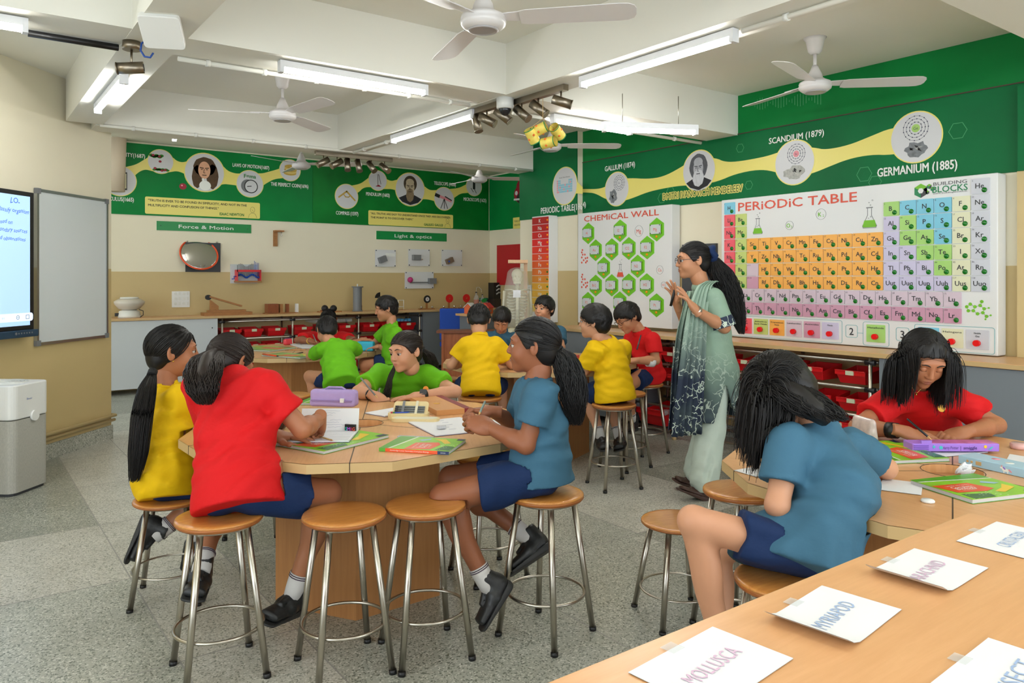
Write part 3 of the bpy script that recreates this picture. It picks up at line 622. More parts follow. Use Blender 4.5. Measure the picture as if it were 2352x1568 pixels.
# ---------------------------------------------------------------- two green title signs on the far wall
M_SIGN = mat('sign_green', rgb(8, 138, 66), .35, noise=(2, .08))
for lab, s, c4, tx in (('green sign reading Force & Motion on the far wall', 'Force & Motion', [(360, 507.5), (577, 515.5), (577, 535), (360, 528.6)], .58), ('green sign reading Light & optics on the far wall', 'Light & optics', [(865, 529), (1026, 537), (1026, 555), (865, 548.6)], .53)):
    pj = proj('B', .01); P4 = [pj(q) for q in c4]; x0, x1 = P4[0][0], P4[1][0]; z1 = (P4[0][1]+P4[1][1])/2; z0 = (P4[2][1]+P4[3][1])/2
    t = thing('title_sign', lab, 'sign', (0, YB-.0095, 0)); MB().box((x0, 0, z0), (x1, .01, z1)).build('board', M_SIGN, t)
    m = MB(); put_text(m, s, x0+(x1-x0)*.51, (z0+z1)/2, (z1-z0)*.4, (x1-x0)*tx, -.002, 0, bold=.01); m.build('lettering', M_PRINTW, t)
    for fx in (.04, .96): MB().ball((x0+(x1-x0)*fx, 0, (z0+z1)/2), .006).build('screw', M_DGREY, t)
# ================================================================ boards on the right wall
M_SYM = mat('symbol_ink', rgb(44, 46, 50), .5); M_LED = mat('green_button', rgb(8, 112, 24), .2); M_ORED = mat('orange_red_print', rgb(222, 84, 60), .45)
M_LEDO = mat('orange_button', rgb(250, 150, 10), .25); M_REDB = mat('red_button', rgb(232, 18, 24), .25); M_TEAL = mat('teal_line', rgb(110, 180, 186), .5); M_LIME = mat('lime_print', rgb(118, 190, 40), .45)
COL = {'k': (238, 96, 108), 'e': (196, 212, 122), 't': (246, 178, 84), 'l': (214, 196, 208), 'a': (206, 156, 178), 'm': (206, 200, 226), 'd': (168, 214, 118), 'n': (126, 200, 224), 'h': (226, 226, 192), 'g': (206, 208, 216)}
TM = {k: mat('tile_'+{'k': 'rose', 'e': 'olive', 't': 'orange', 'l': 'mauve', 'a': 'plum', 'm': 'lilac', 'd': 'green', 'n': 'sky', 'h': 'straw', 'g': 'silver'}[k], rgb(*v), .35) for k, v in COL.items()}
def flask(m, cx, cz, h, mi_line, mi_fill):
    w = h*.36; pts = [(-.28*w, h*.5), (-.28*w, h*.12), (-w, -h*.4), (-w*.9, -h*.5), (w*.9, -h*.5), (w, -h*.4), (.28*w, h*.12), (.28*w, h*.5)]
    m.line([(cx+x, cz+z) for x, z in pts], h*.022, -.002, 0, mi_line); m.line([(cx-.42*w, cz+h*.5), (cx+.42*w, cz+h*.5)], h*.05, -.0022, 0, mi_line)
    m.plate([(cx-.72*w, cz-h*.12), (cx+.72*w, cz-h*.12), (cx+.97*w, cz-h*.4), (cx+.85*w, cz-h*.47), (cx-.85*w, cz-h*.47), (cx-.97*w, cz-h*.4)], -.0024, 0, mi_fill)
    for x, z, r in ((.1, .62, .03), (-.05, .75, .022), (.12, .05, .03), (-.1, -.02, .02), (.3, .85, .03)):
        n = 10; m.line([(cx+h*(x*.5+r*math.cos(2*PI*i/n)), cz+h*(z+r*math.sin(2*PI*i/n))) for i in range(n)], h*.008, -.002, 0, mi_line, True)
def circ(m, cx, cz, r, w, mi, n=28): m.line([(cx+r*math.cos(2*PI*i/n), cz+r*math.sin(2*PI*i/n)) for i in range(n)], w, -.002, 0, mi, True)
# ---- periodic table board
XPT = 5.473; pj = lambda q: (lambda v: (-v.y, v.z))(onx(q[0], q[1], XPT))
X0, ZT = pj((1657, 460)); X1, _ = pj((2292, 396)); ZB = KZ+.006
t = thing('periodic_table_board', 'big white periodic table board with coloured tiles standing on the worktop', 'display board', (XPT, 0, 0), -PI/2)
MB().box((X0, 0, ZB), (X1, XR-.013-XPT, ZT)).build('case', M_BOARD, t, bevel=.006)
cr = lambda x, y: pj((1640+x/3.303, 400+y/3.303))
tx0 = cr(80, 250)[0]; tx1 = cr(2100, 120)[0]; tz0 = cr(120, 212)[1]; tz1 = cr(120, 866)[1]
cw = (tx1-tx0)/18; rh = (tz0-tz1)/7
rows = ['H,n' + ',,'*16 + ',He,g', '']
TBL = []
def R_(row, s, c0, c1, n0):
    els = s.split()
    for i, e in enumerate(els):
        sy, k = e.split(':'); TBL.append((sy, k, tx0+(c0+i)*cw, tz0-(row+1)*rh, n0+i))
R_(0, 'H:n', 0, 0, 1); R_(0, 'He:g', 17, 0, 2); R_(1, 'Li:k Be:e', 0, 0, 3); R_(1, 'B:d C:n N:n O:n F:h Ne:g', 12, 0, 5); R_(2, 'Na:k Mg:e', 0, 0, 11); R_(2, 'Al:m Si:d P:n S:n Cl:h Ar:g', 12, 0, 13)
R_(3, 'K:k Ca:e Sc:t Ti:t V:t Cr:t Mn:t Fe:t Co:t Ni:t Cu:t Zn:t Ga:m Ge:d As:d Se:n Br:h Kr:g', 0, 0, 19)
R_(4, 'Rb:k Sr:e Y:t Zr:t Nb:t Mo:t Tc:t Ru:t Rh:t Pd:t Ag:t Cd:t In:m Sn:m Sb:d Te:d I:h Xe:g', 0, 0, 37)
R_(5, 'Cs:k Ba:e', 0, 0, 55); R_(5, '57-71:l', 2, 0, 0); R_(5, 'Hf:t Ta:t W:t Re:t Os:t Ir:t Pt:t Au:t Hg:t Tl:m Pb:m Bi:m Po:d At:h Rn:g', 3, 0, 72)
R_(6, 'Fr:k Ra:e', 0, 0, 87); R_(6, '89-103:a', 2, 0, 0); R_(6, 'Rf:t Db:t Sg:t Bh:t Hs:t Mt:t Ds:t Rg:t Cn:t Uut:m Uuq:m Uup:m Uuh:m Uus:h Uuo:g', 3, 0, 104)
lx0 = cr(205, 920)[0]; lx1 = cr(1885, 1000)[0]; lw = (lx1-lx0)/15; lz = cr(1885, 1012)[1]; lz2 = cr(1885, 1136)[1]
for i, e in enumerate('La Cr Pe Nd Pm Sm Eu Gd Tb Dy Ho Er Tm Yb Lu'.split()): TBL.append((e, 'l', lx0+i*lw, lz, 57+i))
for i, e in enumerate('Ac Th Pa U Np Pu Am Cm Bk Cf Es Fm Md No Lr'.split()): TBL.append((e, 'a', lx0+i*lw, lz2, 89+i))
TBL.sort(key=lambda r: -r[2])
def tile_geo(m, b, s, sy, k, x, z, n, mk, ms, mb):
    g = .0035; w, h = cw-g, rh-g
    m.rect(x+g/2, z+g/2, x+w, z+h, -.007, 0, mk, .006)
    if n: put_text(s, sy, x+w*.47, z+h*.54, h*.33, None, -.0076, ms, bold=.008); put_text(s, str(n), x+w*.06, z+h*.88, h*.11, None, -.0076, ms, 'l'); b.ball((x+w*.72, -.009, z+h*.24), (w*.15, .007, w*.15), mb, 12)
    else: put_text(s, sy, x+w*.06, z+h*.88, h*.11, None, -.0076, ms, 'l')
for sy, k, x, z, n in TBL[:100]:
    m, s, b = MB(), MB(), MB(); tile_geo(m, b, s, sy, k, x, z, n, 0, 0, 0)
    o = m.build('element_tile', TM[k], t); s.build('symbol', M_SYM, o)
    if n: b.build('button', M_LED, o)
m = MB(); keys = list(TM)
for sy, k, x, z, n in TBL[100:]: tile_geo(m, m, m, sy, k, x, z, n, keys.index(k), len(keys), len(keys)+1)
tag(m.build('element_tiles', [TM[k] for k in keys]+[M_SYM, M_LED], t), kind='stuff')
(ax, az), (bx, bz) = cr(185, 250), cr(1085, 175)
m = MB(); put_text(m, 'PERiODiC TABLE', (ax+bx)/2, (az+bz)/2+.005, .075, bx-ax, -.002, 0, bold=.008); m.build('title', M_ORED, t)
m = MB(); (fx, fz), (gx, gz) = cr(332, 395), cr(1180, 330)
MC_ = [M_LIME, M_GREY]; flask(m, fx, fz, .13, 1, 0); m.build('flask_print', MC_, t); m = MB(); flask(m, gx, gz, .15, 1, 0); m.build('flask_print', MC_, t)
for s_, q, r in (('O3', (573, 388), .035), ('K2', (812, 303), .042)):
    m = MB(); x, z = cr(*q); circ(m, x, z, r, .0016, 1); put_text(m, s_[0], x-.01, z, .034, None, -.002, 0, bold=.01); put_text(m, s_[1], x+.02, z-.012, .02, None, -.002, 0); m.build('symbol_circle', MC_, t)
m = MB(); pts = [(1918, 1005), (1945, 985), (1980, 1005), (2020, 995), (2050, 1020), (2040, 1050), (2000, 1058), (1968, 1035), (1930, 1035), (2068, 1078), (2032, 966), (2100, 1070), (2085, 1014), (2060, 1100)]
P_ = [cr(*q) for q in pts]
for i, j in ((0, 1), (1, 2), (2, 7), (7, 8), (8, 0), (2, 3), (3, 4), (4, 5), (5, 6), (6, 7), (5, 9), (3, 10), (9, 11), (4, 12), (9, 13)): m.line([P_[i], P_[j]], .002, -.0018, 0, 1)
for i, (x, z) in enumerate(P_): m.disc(x, z, .011 if i < 11 else .006, -.0026, 0, 0, 14)
m.build('molecule_print', MC_, t)
m = MB(); x, z = cr(1575, 120)                      # logo of cubes and its name
for cx_, cz_, r_ in ((x-.005, z-.005, .05), (x+.052, z+.02, .018), (x+.04, z-.02, .014), (x+.075, z+.0, .016), (x+.028, z+.0, .012)):
    hx = [(cx_+r_*math.cos(PI/6+PI/3*i), cz_+r_*math.sin(PI/6+PI/3*i)) for i in range(6)]
    for i, mi in ((0, 0), (2, 1), (4, 2)): m.plate([(cx_, cz_), hx[i], hx[(i+1) % 6], hx[(i+2) % 6]], -.002, 0, mi)
m.disc(x-.005, z-.005, .02, -.003, 0, 3, 6)
(ax, az), (bx, bz) = cr(1665, 75), cr(1920, 55); put_text(m, 'BUILDING', (ax+bx)/2, (az+bz)/2+.002, .024, bx-ax, -.002, 2)
(ax, az), (bx, bz) = cr(1658, 115), cr(1925, 95); put_text(m, 'BLOCKS', (ax+bx)/2, (az+bz)/2+.0, .045, bx-ax, -.002, 1, bold=.008)
(ax, az), (bx, bz) = cr(1660, 145), cr(1920, 128); put_text(m, 'www.buildingblocks.in', (ax+bx)/2, (az+bz)/2, .009, bx-ax, -.002, 2)
m.build('logo', [M_LIME, mat('logo_green', rgb(20, 130, 80), .45), M_DGREY, M_BOARD], t)
def outline(m, x0, z0, x1, z1, r=.015, mi=0):
    pts = []
    for cx, cz, a0 in ((x1-r, z1-r, 0), (x0+r, z1-r, 90), (x0+r, z0+r, 180), (x1-r, z0+r, 270)):
        for k in range(5): a = math.radians(a0+22.5*k); pts.append((cx+r*math.cos(a), cz+r*math.sin(a)))
    m.line(pts, .003, -.0016, 0, mi, True)
zc1 = cr(2090, 1185)[1]; zc0 = cr(2090, 1335)[1]; zo1, zo0 = zc1+.018, zc0-.025
m = MB(); xo = lambda x, y=1200: cr(x, y)[0]
outline(m, X0+.01, zo0, xo(972), zo1); outline(m, xo(1132), zo0, xo(1328), zo1); outline(m, xo(1522), zo0, xo(2130), zo1)
for a, b, s_ in ((1000, 1088, '2'), (1382, 1480, '3')):
    outline(m, xo(a), zo0+.05, xo(b), zo1-.03); put_text(m, s_, (xo(a)+xo(b))/2, (zo0+zo1)/2+.01, .055, None, -.002, 1, bold=.008)
m.line([(xo(1088), (zo0+zo1)/2), (xo(1132), (zo0+zo1)/2)], .003, -.0016, 0, 0); m.line([(xo(1480), (zo0+zo1)/2), (xo(1522), (zo0+zo1)/2)], .003, -.0016, 0, 0)
m.build('legend_frame', [M_TEAL, M_SYM], t)
for a, b, k, s_, btn in ((195, 288, 'k', 'Alkali Metals', 1), (303, 410, 'e', 'Alkaline Earth Metals', 1), (424, 535, 't', 'Transition Metals', 1), (551, 668, 'l', 'Lanthanides', 1), (683, 805, 'a', 'Actinides', 1), (820, 947, 'm', 'Metals', 1),
                        (1158, 1300, 'd', 'Metalloids', 1), (1550, 1708, 'n', 'Non Metals', 1), (1728, 1893, 'h', 'Halogens', 1), (1913, 2090, 'g', 'Noble Gas', 1)):
    x0, x1 = xo(a), xo(b); o = MB().rect(x0, zc0, x1, zc1, -.004, 0, 0, .004).build('legend_tile', TM[k], t)
    w = s_.split(' ', 1) if s_ != 'Alkaline Earth Metals' else ['Alkaline', 'Earth Metals']; m = MB()
    for i, q in enumerate(w): put_text(m, q, (x0+x1)/2, zc1-.022-.02*i, .0125, None if len(q) < 8 else (x1-x0)*.86, -.0048, 0, bold=.008)
    m.build('caption', M_SYM, o); MB().cyl(((x0+x1)/2, 0, zc0+.042), ((x0+x1)/2, -.03, zc0+.042), .021, 18).build('push_button', M_REDB, o)
# ---- chemical wall board
XCW = 5.483; pj = lambda q: (lambda v: (-v.y, v.z))(onx(q[0], q[1], XCW)); c6 = lambda x, y: pj((1180+x/3.733, 280+y/3.733))
X0, ZT = c6(550, 782); X1, ZT2 = c6(1355, 710); ZT = (ZT+ZT2)/2
t = thing('chemical_board', 'white board of green hexagons titled Chemical Wall behind the seated boys', 'display board', (XCW, 0, 0), -PI/2)
MB().box((X0, 0, KZ+.03), (X1, XR-.013-XCW, ZT)).build('case', M_BOARD, t, bevel=.005)
m = MB(); (ax, az), (bx, bz) = c6(605, 822), c6(1245, 780); put_text(m, 'CHEMiCAL WALL', (ax+bx)/2, (az+bz)/2, .062, bx-ax, -.002, 0, bold=.008); m.build('title', M_ORED, t)
c2 = lambda x, y: pj((1280+x/2.905, 460+y/2.905))
HEX = [('Al', c6(640, 955)), ('I2', c6(913, 932)), ('Mg', c6(1227, 922)), ('Au', c6(704, 1100)), ('O2', c6(842, 1092)), ('Cl2', c6(988, 1084)), ('F2', c6(1145, 1076)), ('C', c6(773, 1250)), ('N2', c6(1064, 1237)),
       ('Br2', c6(704, 1402)), ('Zn', c6(842, 1400)), ('K', c6(988, 1397)), ('H2', c6(1142, 1397)), ('P2', c2(206, 682)), ('S', c2(418, 682)), ('Pt', c2(663, 700))]
HR = .115
M_HEX = mat('hexagon_green', rgb(112, 196, 24), .35); M_ACR = mat('acrylic_plate', rgb(206, 212, 214), .15, noise=(14, .1))
for s_, (x, z) in HEX:
    o = MB().plate([(x+HR*.93*math.sin(PI/3*i), z+HR*math.cos(PI/3*i)) for i in range(6)], -.003, 0).build('hexagon', M_HEX, t)
    q = MB().box((x-.068, -.022, z-.042), (x+.062, -.014, z+.048)).build('sample_plate', M_ACR, o)
    for sx in (-.062, .056):
        for sz in (-.036, .042): MB().cyl((x+sx, 0, z+sz), (x+sx, -.026, z+sz), .005, 8).build('standoff_screw', M_BLACK, o)
    m = MB(); put_text(m, s_, x-.003, z+.003, .03, None, -.0225, 0); m.build('symbol', M_ORED, o)
    MB().ball((x, -.006, z-.068), (.013, .009, .013)).build('button', M_LEDO, o)
for s_, q, r in (('Mg', c6(1073, 935), .055), ('Ca', c6(1253, 1268), .042), ('H2', c6(1285, 1396), .03)):
    m = MB(); circ(m, q[0], q[1], r, .0016, 1); put_text(m, s_, q[0], q[1], r*.75, None, -.002, 0); m.build('symbol_circle', [M_ORED, M_GREY], t)
m = MB(); fx, fz = c6(914, 1275); flask(m, fx, fz, .13, 1, 0); m.build('flask_print', [M_ORED, M_GREY], t)
for dz in (0, .265):
    P_ = [(c6(600, 1165)[0]+a, c6(600, 1165)[1]-dz+b) for a, b in ((-.03, .06), (-.02, .085), (-.015, .035), (.02, .035), (-.03, .005), (.03, -.005), (.06, 0), (.0, -.025), (-.03, -.05), (.055, -.035), (.035, -.05))]
    m = MB()
    for x, z in P_: m.disc(x, z, .011, -.0024, 0, 0, 12)
    m.build('molecule_print', M_ORED, t)
# ---- metal reactivity board on the column
XRB = 5.40; pj = lambda q: (lambda v: (-v.y, v.z))(onx(q[0], q[1], XRB)); X0, ZT = pj((1222, 498)); X1, _ = pj((1261, 494)); ZB = pj((1261, 741))[1]
t = thing('reactivity_board', 'narrow white board of red to yellow metal labels on the column', 'display board', (XRB, 0, 0), -PI/2)
MB().box((X0, 0, ZB), (X1, XP+.0004-XRB, ZT)).build('case', M_BOARD, t, bevel=.004)
names = 'K Na Ca Mg Al Zn Fe Pb H Cu Hg Ag Au'.split(); za = pj((1225, 500.5))[1]; zb = pj((1225, 500.5+16.6*13))[1]; st = (za-zb)/13
for i, s_ in enumerate(names):
    f = i/12; c = [(176, 16, 20), (226, 22, 26), (236, 92, 30), (238, 176, 50), (238, 200, 80)]; g = f*4; j = min(3, int(g)); cc = [c[j][q]+(c[j+1][q]-c[j][q])*(g-j) for q in range(3)]
    o = MB().box((X0+.008, -.004, za-st*(i+1)+.006), (X1-.006, 0, za-st*i)).build('metal_label', mat('strip_colour_%d' % i, rgb(*cc), .4), t)
    m = MB(); put_text(m, s_, X0+.008+(X1-X0)*.46, za-st*(i+.5)+.003, st*.52, None, -.0048, 0, bold=.008); m.build('symbol', M_PRINTW, o)
    MB().ball((X1-.024, -.006, za-st*(i+.5)+.003), (.012, .008, .012)).build('button', M_LEDO if i < 7 else M_LED, o)
# ---- black panel behind the woman
pj = lambda q: (lambda v: (-v.y, v.z))(onx(q[0], q[1], XR-.02)); x0, z1 = pj((1568, 562)); x1, _ = pj((1658, 562))
t = thing('blackboard', 'plain black panel hung on the wall between the two white boards', 'panel', (XR-.03, 0, 0), -PI/2); MB().box((x0, 0, KZ+.05), (x1-.06, .0305, z1)).build('board', M_DGREY, t)
for fx in (x0+.04, x1-.1): MB().ball((fx, 0, z1-.04), .006).build('mounting_screw', M_STEEL, t)
# ================================================================ left wall: screen and whiteboard
def onl(px, py, off=0):
    d = W((px-CX)/F, 1, (HZ-py)/F); p0 = LE-LN*off; k = (p0-Vector((0, 0, EYE))).dot(LN)/d.dot(LN); p = Vector((0, 0, EYE))+d*k
    return ((p-LE).dot(LU), p.z)
def lthing(name, label, cat, off): return thing(name, label, cat, LE-LN*off, LRZ)
a, b, c, d = [onl(*q, .02) for q in ((83, 432), (247, 459), (83, 793), (246, 775))]
x0, x1, z1, z0 = a[0], b[0], (a[1]+b[1])/2, (c[1]+d[1])/2
t = lthing('whiteboard', 'tall blank whiteboard with aluminium rim beside the screen', 'whiteboard', .02)
MB().box((x0+.012, 0, z0+.012), (x1-.012, .0205, z1-.012)).build('writing_surface', mat('whiteboard_white', rgb(216, 222, 222), .18, noise=(1, .02)), t)
M_ALU = mat('aluminium', rgb(176, 180, 182), .3, 1); m = MB()
m.box((x0, -.008, z0), (x0+.022, .0205, z1)); m.box((x1-.022, -.008, z0), (x1, .0205, z1)); m.box((x0, -.008, z0), (x1, .0205, z0+.022)); m.box((x0, -.008, z1-.022), (x1, .0205, z1)); m.build('mounting_frame', M_ALU, t)
for x in (x0, x1-.034):
    for z in (z0, z1-.034): MB().box((x-.004, -.012, z-.004), (x+.038, .015, z+.038)).build('corner_cap', M_GREY, t)
OFF = .09; a, b, c, d = [onl(*q, OFF) for q in ((68.5, 452), (78, 443), (68.5, 746), (80, 752))]
t = lthing('smart_screen', 'lit smart board with blue handwriting, cut by the left edge of the photo', 'screen', OFF)
xl = b[0]-1.9; zt = b[1]; zl = a[1]; zbot = c[1]; zb = d[1]
MB().box((xl, 0, zb-.01), (b[0], .09, zt)).build('mounting_bezel', M_BLACK, t, bevel=.004)
o = MB().box((xl+.03, -.0015, zbot), (a[0], .0, zl)).build('display', mat('screen_glow', rgb(170, 204, 244), .3, emit=.38), t)
M_INKB = mat('screen_ink', rgb(26, 86, 196), .5, emit=.3); m = MB()
def hw(s_, q, h, w=None, al='l', m=None): x, z = onl(*q, OFF); put_text(m, s_, x, z, h, w, -.003, 0, al, hand=True)
hw('LO-', (24, 459), .042, None, 'l', m); hw('Classify organism', (66, 486), .033, None, 'r', m); hw('based on', (28, 509), .03, None, 'r', m); hw('secondary sources', (62, 530), .031, None, 'r', m); hw('and observations', (58, 549), .03, None, 'r', m)
m.build('handwriting', M_INKB, o)
m = MB(); x, z = onl(38, 729, OFF); m.rect(x-.5, z-.03, x+.16, z+.03, -.0025, 0, 0, .02); circ2 = [(x+.01+.014*math.cos(k*PI/6), z+.014*math.sin(k*PI/6)) for k in range(12)]
m.line(circ2, .003, -.0035, -.002, 1, True); m.line([(x+.004, z), (x+.016, z)], .003, -.0035, -.002, 1); m.line([(x+.09, z-.014), (x+.09, z+.014), (x+.12, z+.014), (x+.12, z-.014)], .003, -.0035, -.002, 1, True); put_text(m, '1/1', x-.13, z, .014, None, -.0035, 1); m.build('tool_bar', [mat('screen_bar', rgb(206, 222, 244), .3, emit=.5), M_GREY], o)
zc = onl(80, 771, OFF)[1]; M_CHIN = mat('screen_chin', rgb(34, 62, 84), .4)
q = MB().box((xl, -.03, zc), (b[0]+.012, .09, zb-.01)).build('control_bar', M_CHIN, t, bevel=.004)
x, z = onl(42, 767, OFF); z = (zc+zb)/2; m = MB().rect(x-.08, z-.02, x+.12, z+.02, -.0325, -.03, 0, .018)
for i in range(7): m.disc(x-.06+.026*i, z, .006 if i else .01, -.034, -.03, 1, 10)
m.build('buttons', [M_CHIN, M_GREY], q)
# ---- air purifier
p = onz(28, 1143, 0); MT = Matrix.Rotation(LRZ, 4, 'Z')
t = thing('air_purifier', 'white and grey mesh air purifier standing before the tan wall', 'air purifier', p+LN*.2+LU*.17, LRZ)
m = MB().rbox((-.17, -.2, .02), (.17, .2, .49), .05, 0, None, 5); m.build('mesh_body', mat('grey_mesh_fabric', rgb(176, 174, 164), .7, noise=(220, .25, (1, 1, .3))), t)
m = MB().rbox((-.172, -.202, .495), (.172, .202, .72), .05, 0, None, 5); m.build('white_top', M_WHITE, t, bevel=.008)
MB().rbox((-.16, -.19, 0), (.16, .19, .02), .05).build('base', M_DGREY, t); m = MB()
for r in (.04, .06, .08, .1, .12, .14): m.tube([(r*math.cos(2*PI*i/28), r*math.sin(2*PI*i/28), .722) for i in range(28)], .003, 5, closed=True)
m.build('top_grille', M_WPLAST, t)
MB().cyl((.02, -.2, .5), (.02, -.216, .5), .035, 24).build('dial_button', M_WHITE, t); m = MB(); put_text(m, 'Blueair', -.02, .62, .013, None, -.2025); m.build('name_print', mat('name_blue', rgb(60, 90, 170), .5), t)
# ================================================================ ceiling things
M_FAN = mat('fan_white', rgb(222, 218, 216), .3, noise=(6, .04))
def fan(px, py, Y, label, tip, ztop=ZC):
    c = J(px, py, Y); t = thing('ceiling_fan', label, 'ceiling fan', (c.x, c.y, c.z), 0, 'ceiling fans'); h = ztop-c.z
    m = MB(); m.lathe([(.025, h-.11), (.045, h-.09), (.06, h-.02), (.075, h)], 20); m.build('canopy', M_FAN, t)
    MB().cyl((0, 0, .1), (0, 0, h-.1), .012, 10).build('rod', M_FAN, t)
    m = MB(); m.lathe([(0, -.05), (.06, -.05), (.085, -.042), (.102, -.028), (.106, -.012), (.1, 0), (.104, .004), (.1, .016), (.07, .03), (.05, .045), (.045, .07), (.03, .1), (.018, .13)], 32); m.build('motor', M_FAN, t)
    MB().lathe([(.055, -.052), (.058, -.055), (.07, -.052), (.07, -.048)], 32).build('motor_ring', mat('fan_trim', rgb(176, 172, 172), .3), t)
    q = W(math.cos(math.radians(tip)), math.sin(math.radians(tip)), 0); a0 = math.atan2(q.y, q.x)
    for k in range(3):
        R = Matrix.Rotation(a0+k*2*PI/3, 4, 'Z') @ Matrix.Rotation(math.radians(-12), 4, 'X'); m = MB()
        n = 9; top, bot = [], []
        prof = [(.17, .05), (.2, .06), (.35, .064), (.5, .067), (.62, .07), (.66, .066), (.685, .05), (.695, .025)]
        V = []
        for x, w in prof: V += [(x, -w, .0 ), (x, w, .0), (x, -w, .004), (x, w, .004)]
        fs = []
        for i in range(len(prof)-1): o = i*4; fs += [(o, o+1, o+5, o+4), (o+2, o+6, o+7, o+3), (o, o+4, o+6, o+2), (o+1, o+3, o+7, o+5)]
        fs += [(0, 2, 3, 1), (28, 29, 31, 30)]
        m.add([R @ Vector(v) for v in V], fs); b = m.build('blade', M_FAN, t)
        m = MB(); m.add([R @ Vector(v) for v in ((.09, -.03, .006), (.09, .03, .006), (.24, .045, .006), (.24, -.045, .006), (.09, -.03, .011), (.09, .03, .011), (.24, .045, .011), (.24, -.045, .011))], [(3, 2, 1, 0), (4, 5, 6, 7), (0, 1, 5, 4), (1, 2, 6, 5), (2, 3, 7, 6), (3, 0, 4, 7)])
        m.build('blade_bracket', M_FAN, b)
    return t
fan(1110, 45, 3.5, 'white ceiling fan cut off by the top edge of the photo', -9); fan(649, 263, 6.05, 'white ceiling fan under the long lit lamp on the cross beam', -45)
fan(1872, 195, 5.12, 'white ceiling fan in front of the dark green upper wall', -8); fan(1265, 335, 7.5, 'white ceiling fan behind the hanging snack cans', 2)
fan(692, 378, 8.75, 'white ceiling fan in front of the far banner joint, beside the far spotlight rail', 0, 3.15); fan(1101, 410, 10.0, 'white ceiling fan in front of the far corner by the microscope picture', 5, 3.15)
def spot(t, base, aim, drop=.07):      # one spotlight can on a bracket
    base = Vector(base); aim = Vector(aim).normalized(); p = base-Vector((0, 0, drop)); m = MB()
    m.tube([p-aim*.06, p+aim*.07], .031, 16); m.tube([p+aim*.068, p+aim*.074], .033, 16); o = m.build('spotlight', M_NICKEL, t)
    MB().cyl(base, p, .006, 8).build('bracket', M_NICKEL, o); MB().tube([p-aim*.062, p-aim*.058], .02, 12).build('socket', M_BLACK, o)
def track(label, pts, ax, spots, z=ZBEAM):
    a, b = [onz(q[0], q[1], z-.02) for q in pts]; mid = (a+b)/2
    if ax == 'y': a.x = b.x = mid.x
    else: a.y = b.y = mid.y
    t = thing('ceiling_spot_rail', label, 'spotlight rail', (0, 0, 0), 0, 'spotlight rails'); lo = (min(a.x, b.x)-.022, min(a.y, b.y)-.022, z-.04); hi = (max(a.x, b.x)+.022, max(a.y, b.y)+.022, z)
    MB().box(lo, hi).build('rail', M_NICKEL, t)
    for f, aim in spots: spot(t, a.lerp(b, f)+Vector((0, 0, -.015)), W(*aim)-Vector((0, 0, 0)))
    return t
track('steel rail with three spotlights between the dome camera and the right lamp', [(1191, 238), (1286, 200)], 'y', [(.15, (.5, -.3, -.5)), (.5, (.6, -.2, -.5)), (.95, (.8, 0, -.25))])
track('steel rail with three spotlights just below the dome camera', [(1088, 258), (1150, 238)], 'y', [(.12, (.2, -.2, -.8)), (.5, (.7, -.2, -.4)), (1.05, (.6, -.1, -.5))])
track('far steel rail with six spotlights above the far banners', [(726, 352), (899, 367)], 'x', [(.08, (-.6, -.3, -.4)), (.26, (-.5, -.4, -.4)), (.4, (.1, -.3, -.6)), (.55, (.2, -.3, -.7)), (.73, (.4, -.3, -.5)), (.92, (.5, -.3, -.4))])
t = thing('ceiling_spotlight', 'single steel spotlight on the beam crossing above the whiteboard wall', 'spotlight', (0, 0, 0)); p = onz(302, 100, ZBEAM-.01)
MB().cyl((p.x, p.y, ZBEAM-.045), (p.x, p.y, ZBEAM), .045, 20).build('base', M_NICKEL, t); spot(t, (p.x, p.y, ZBEAM-.04), W(-.8, -.25, -.1), .1)
t = thing('ceiling_dome_camera', 'white dome security camera where the beams cross', 'security camera', (0, 0, 0)); p = onz(1160, 226, ZBEAM)
m = MB(); m.lathe([(.05, -.075), (.06, -.07), (.062, 0)], 24, 0, Matrix.Translation((p.x, p.y, ZBEAM))); m.build('base', M_WHITE, t); MB().ball((p.x, p.y, ZBEAM-.075), (.045, .045, .045)).build('dome', mat('smoked_dome', rgb(40, 40, 44), .08), t)
p = onz(372, 72, ZBEAM-.06); camrot_ = lambda d: math.atan2(W(1, 0, 0).y, W(1, 0, 0).x)
t = thing('ceiling_access_point', 'white flat router box tilted on the beam above the single spotlight', 'router', p, .6, rot=(-.62, 0, camrot_(0)+.2)); MB().rbox((-.095, -.095, -.016), (.095, .095, .016), .02).build('box', M_WHITE, t, bevel=.004)
MB().box((-.03, -.03, .014), (.03, .03, .075)).build('mounting_bracket', M_DGREY, t)
t = thing('ceiling_network_cable', 'short blue cable looping below the white router box', 'cable'); MB().tube([J(336, 92, 3.8), J(325, 100, 3.78), J(323, 116, 3.76), J(332, 130, 3.75), J(345, 132, 3.75), J(352, 122, 3.76)], .005, 6).build('blue_cable', mat('cable_blue', rgb(24, 70, 150), .4), t)
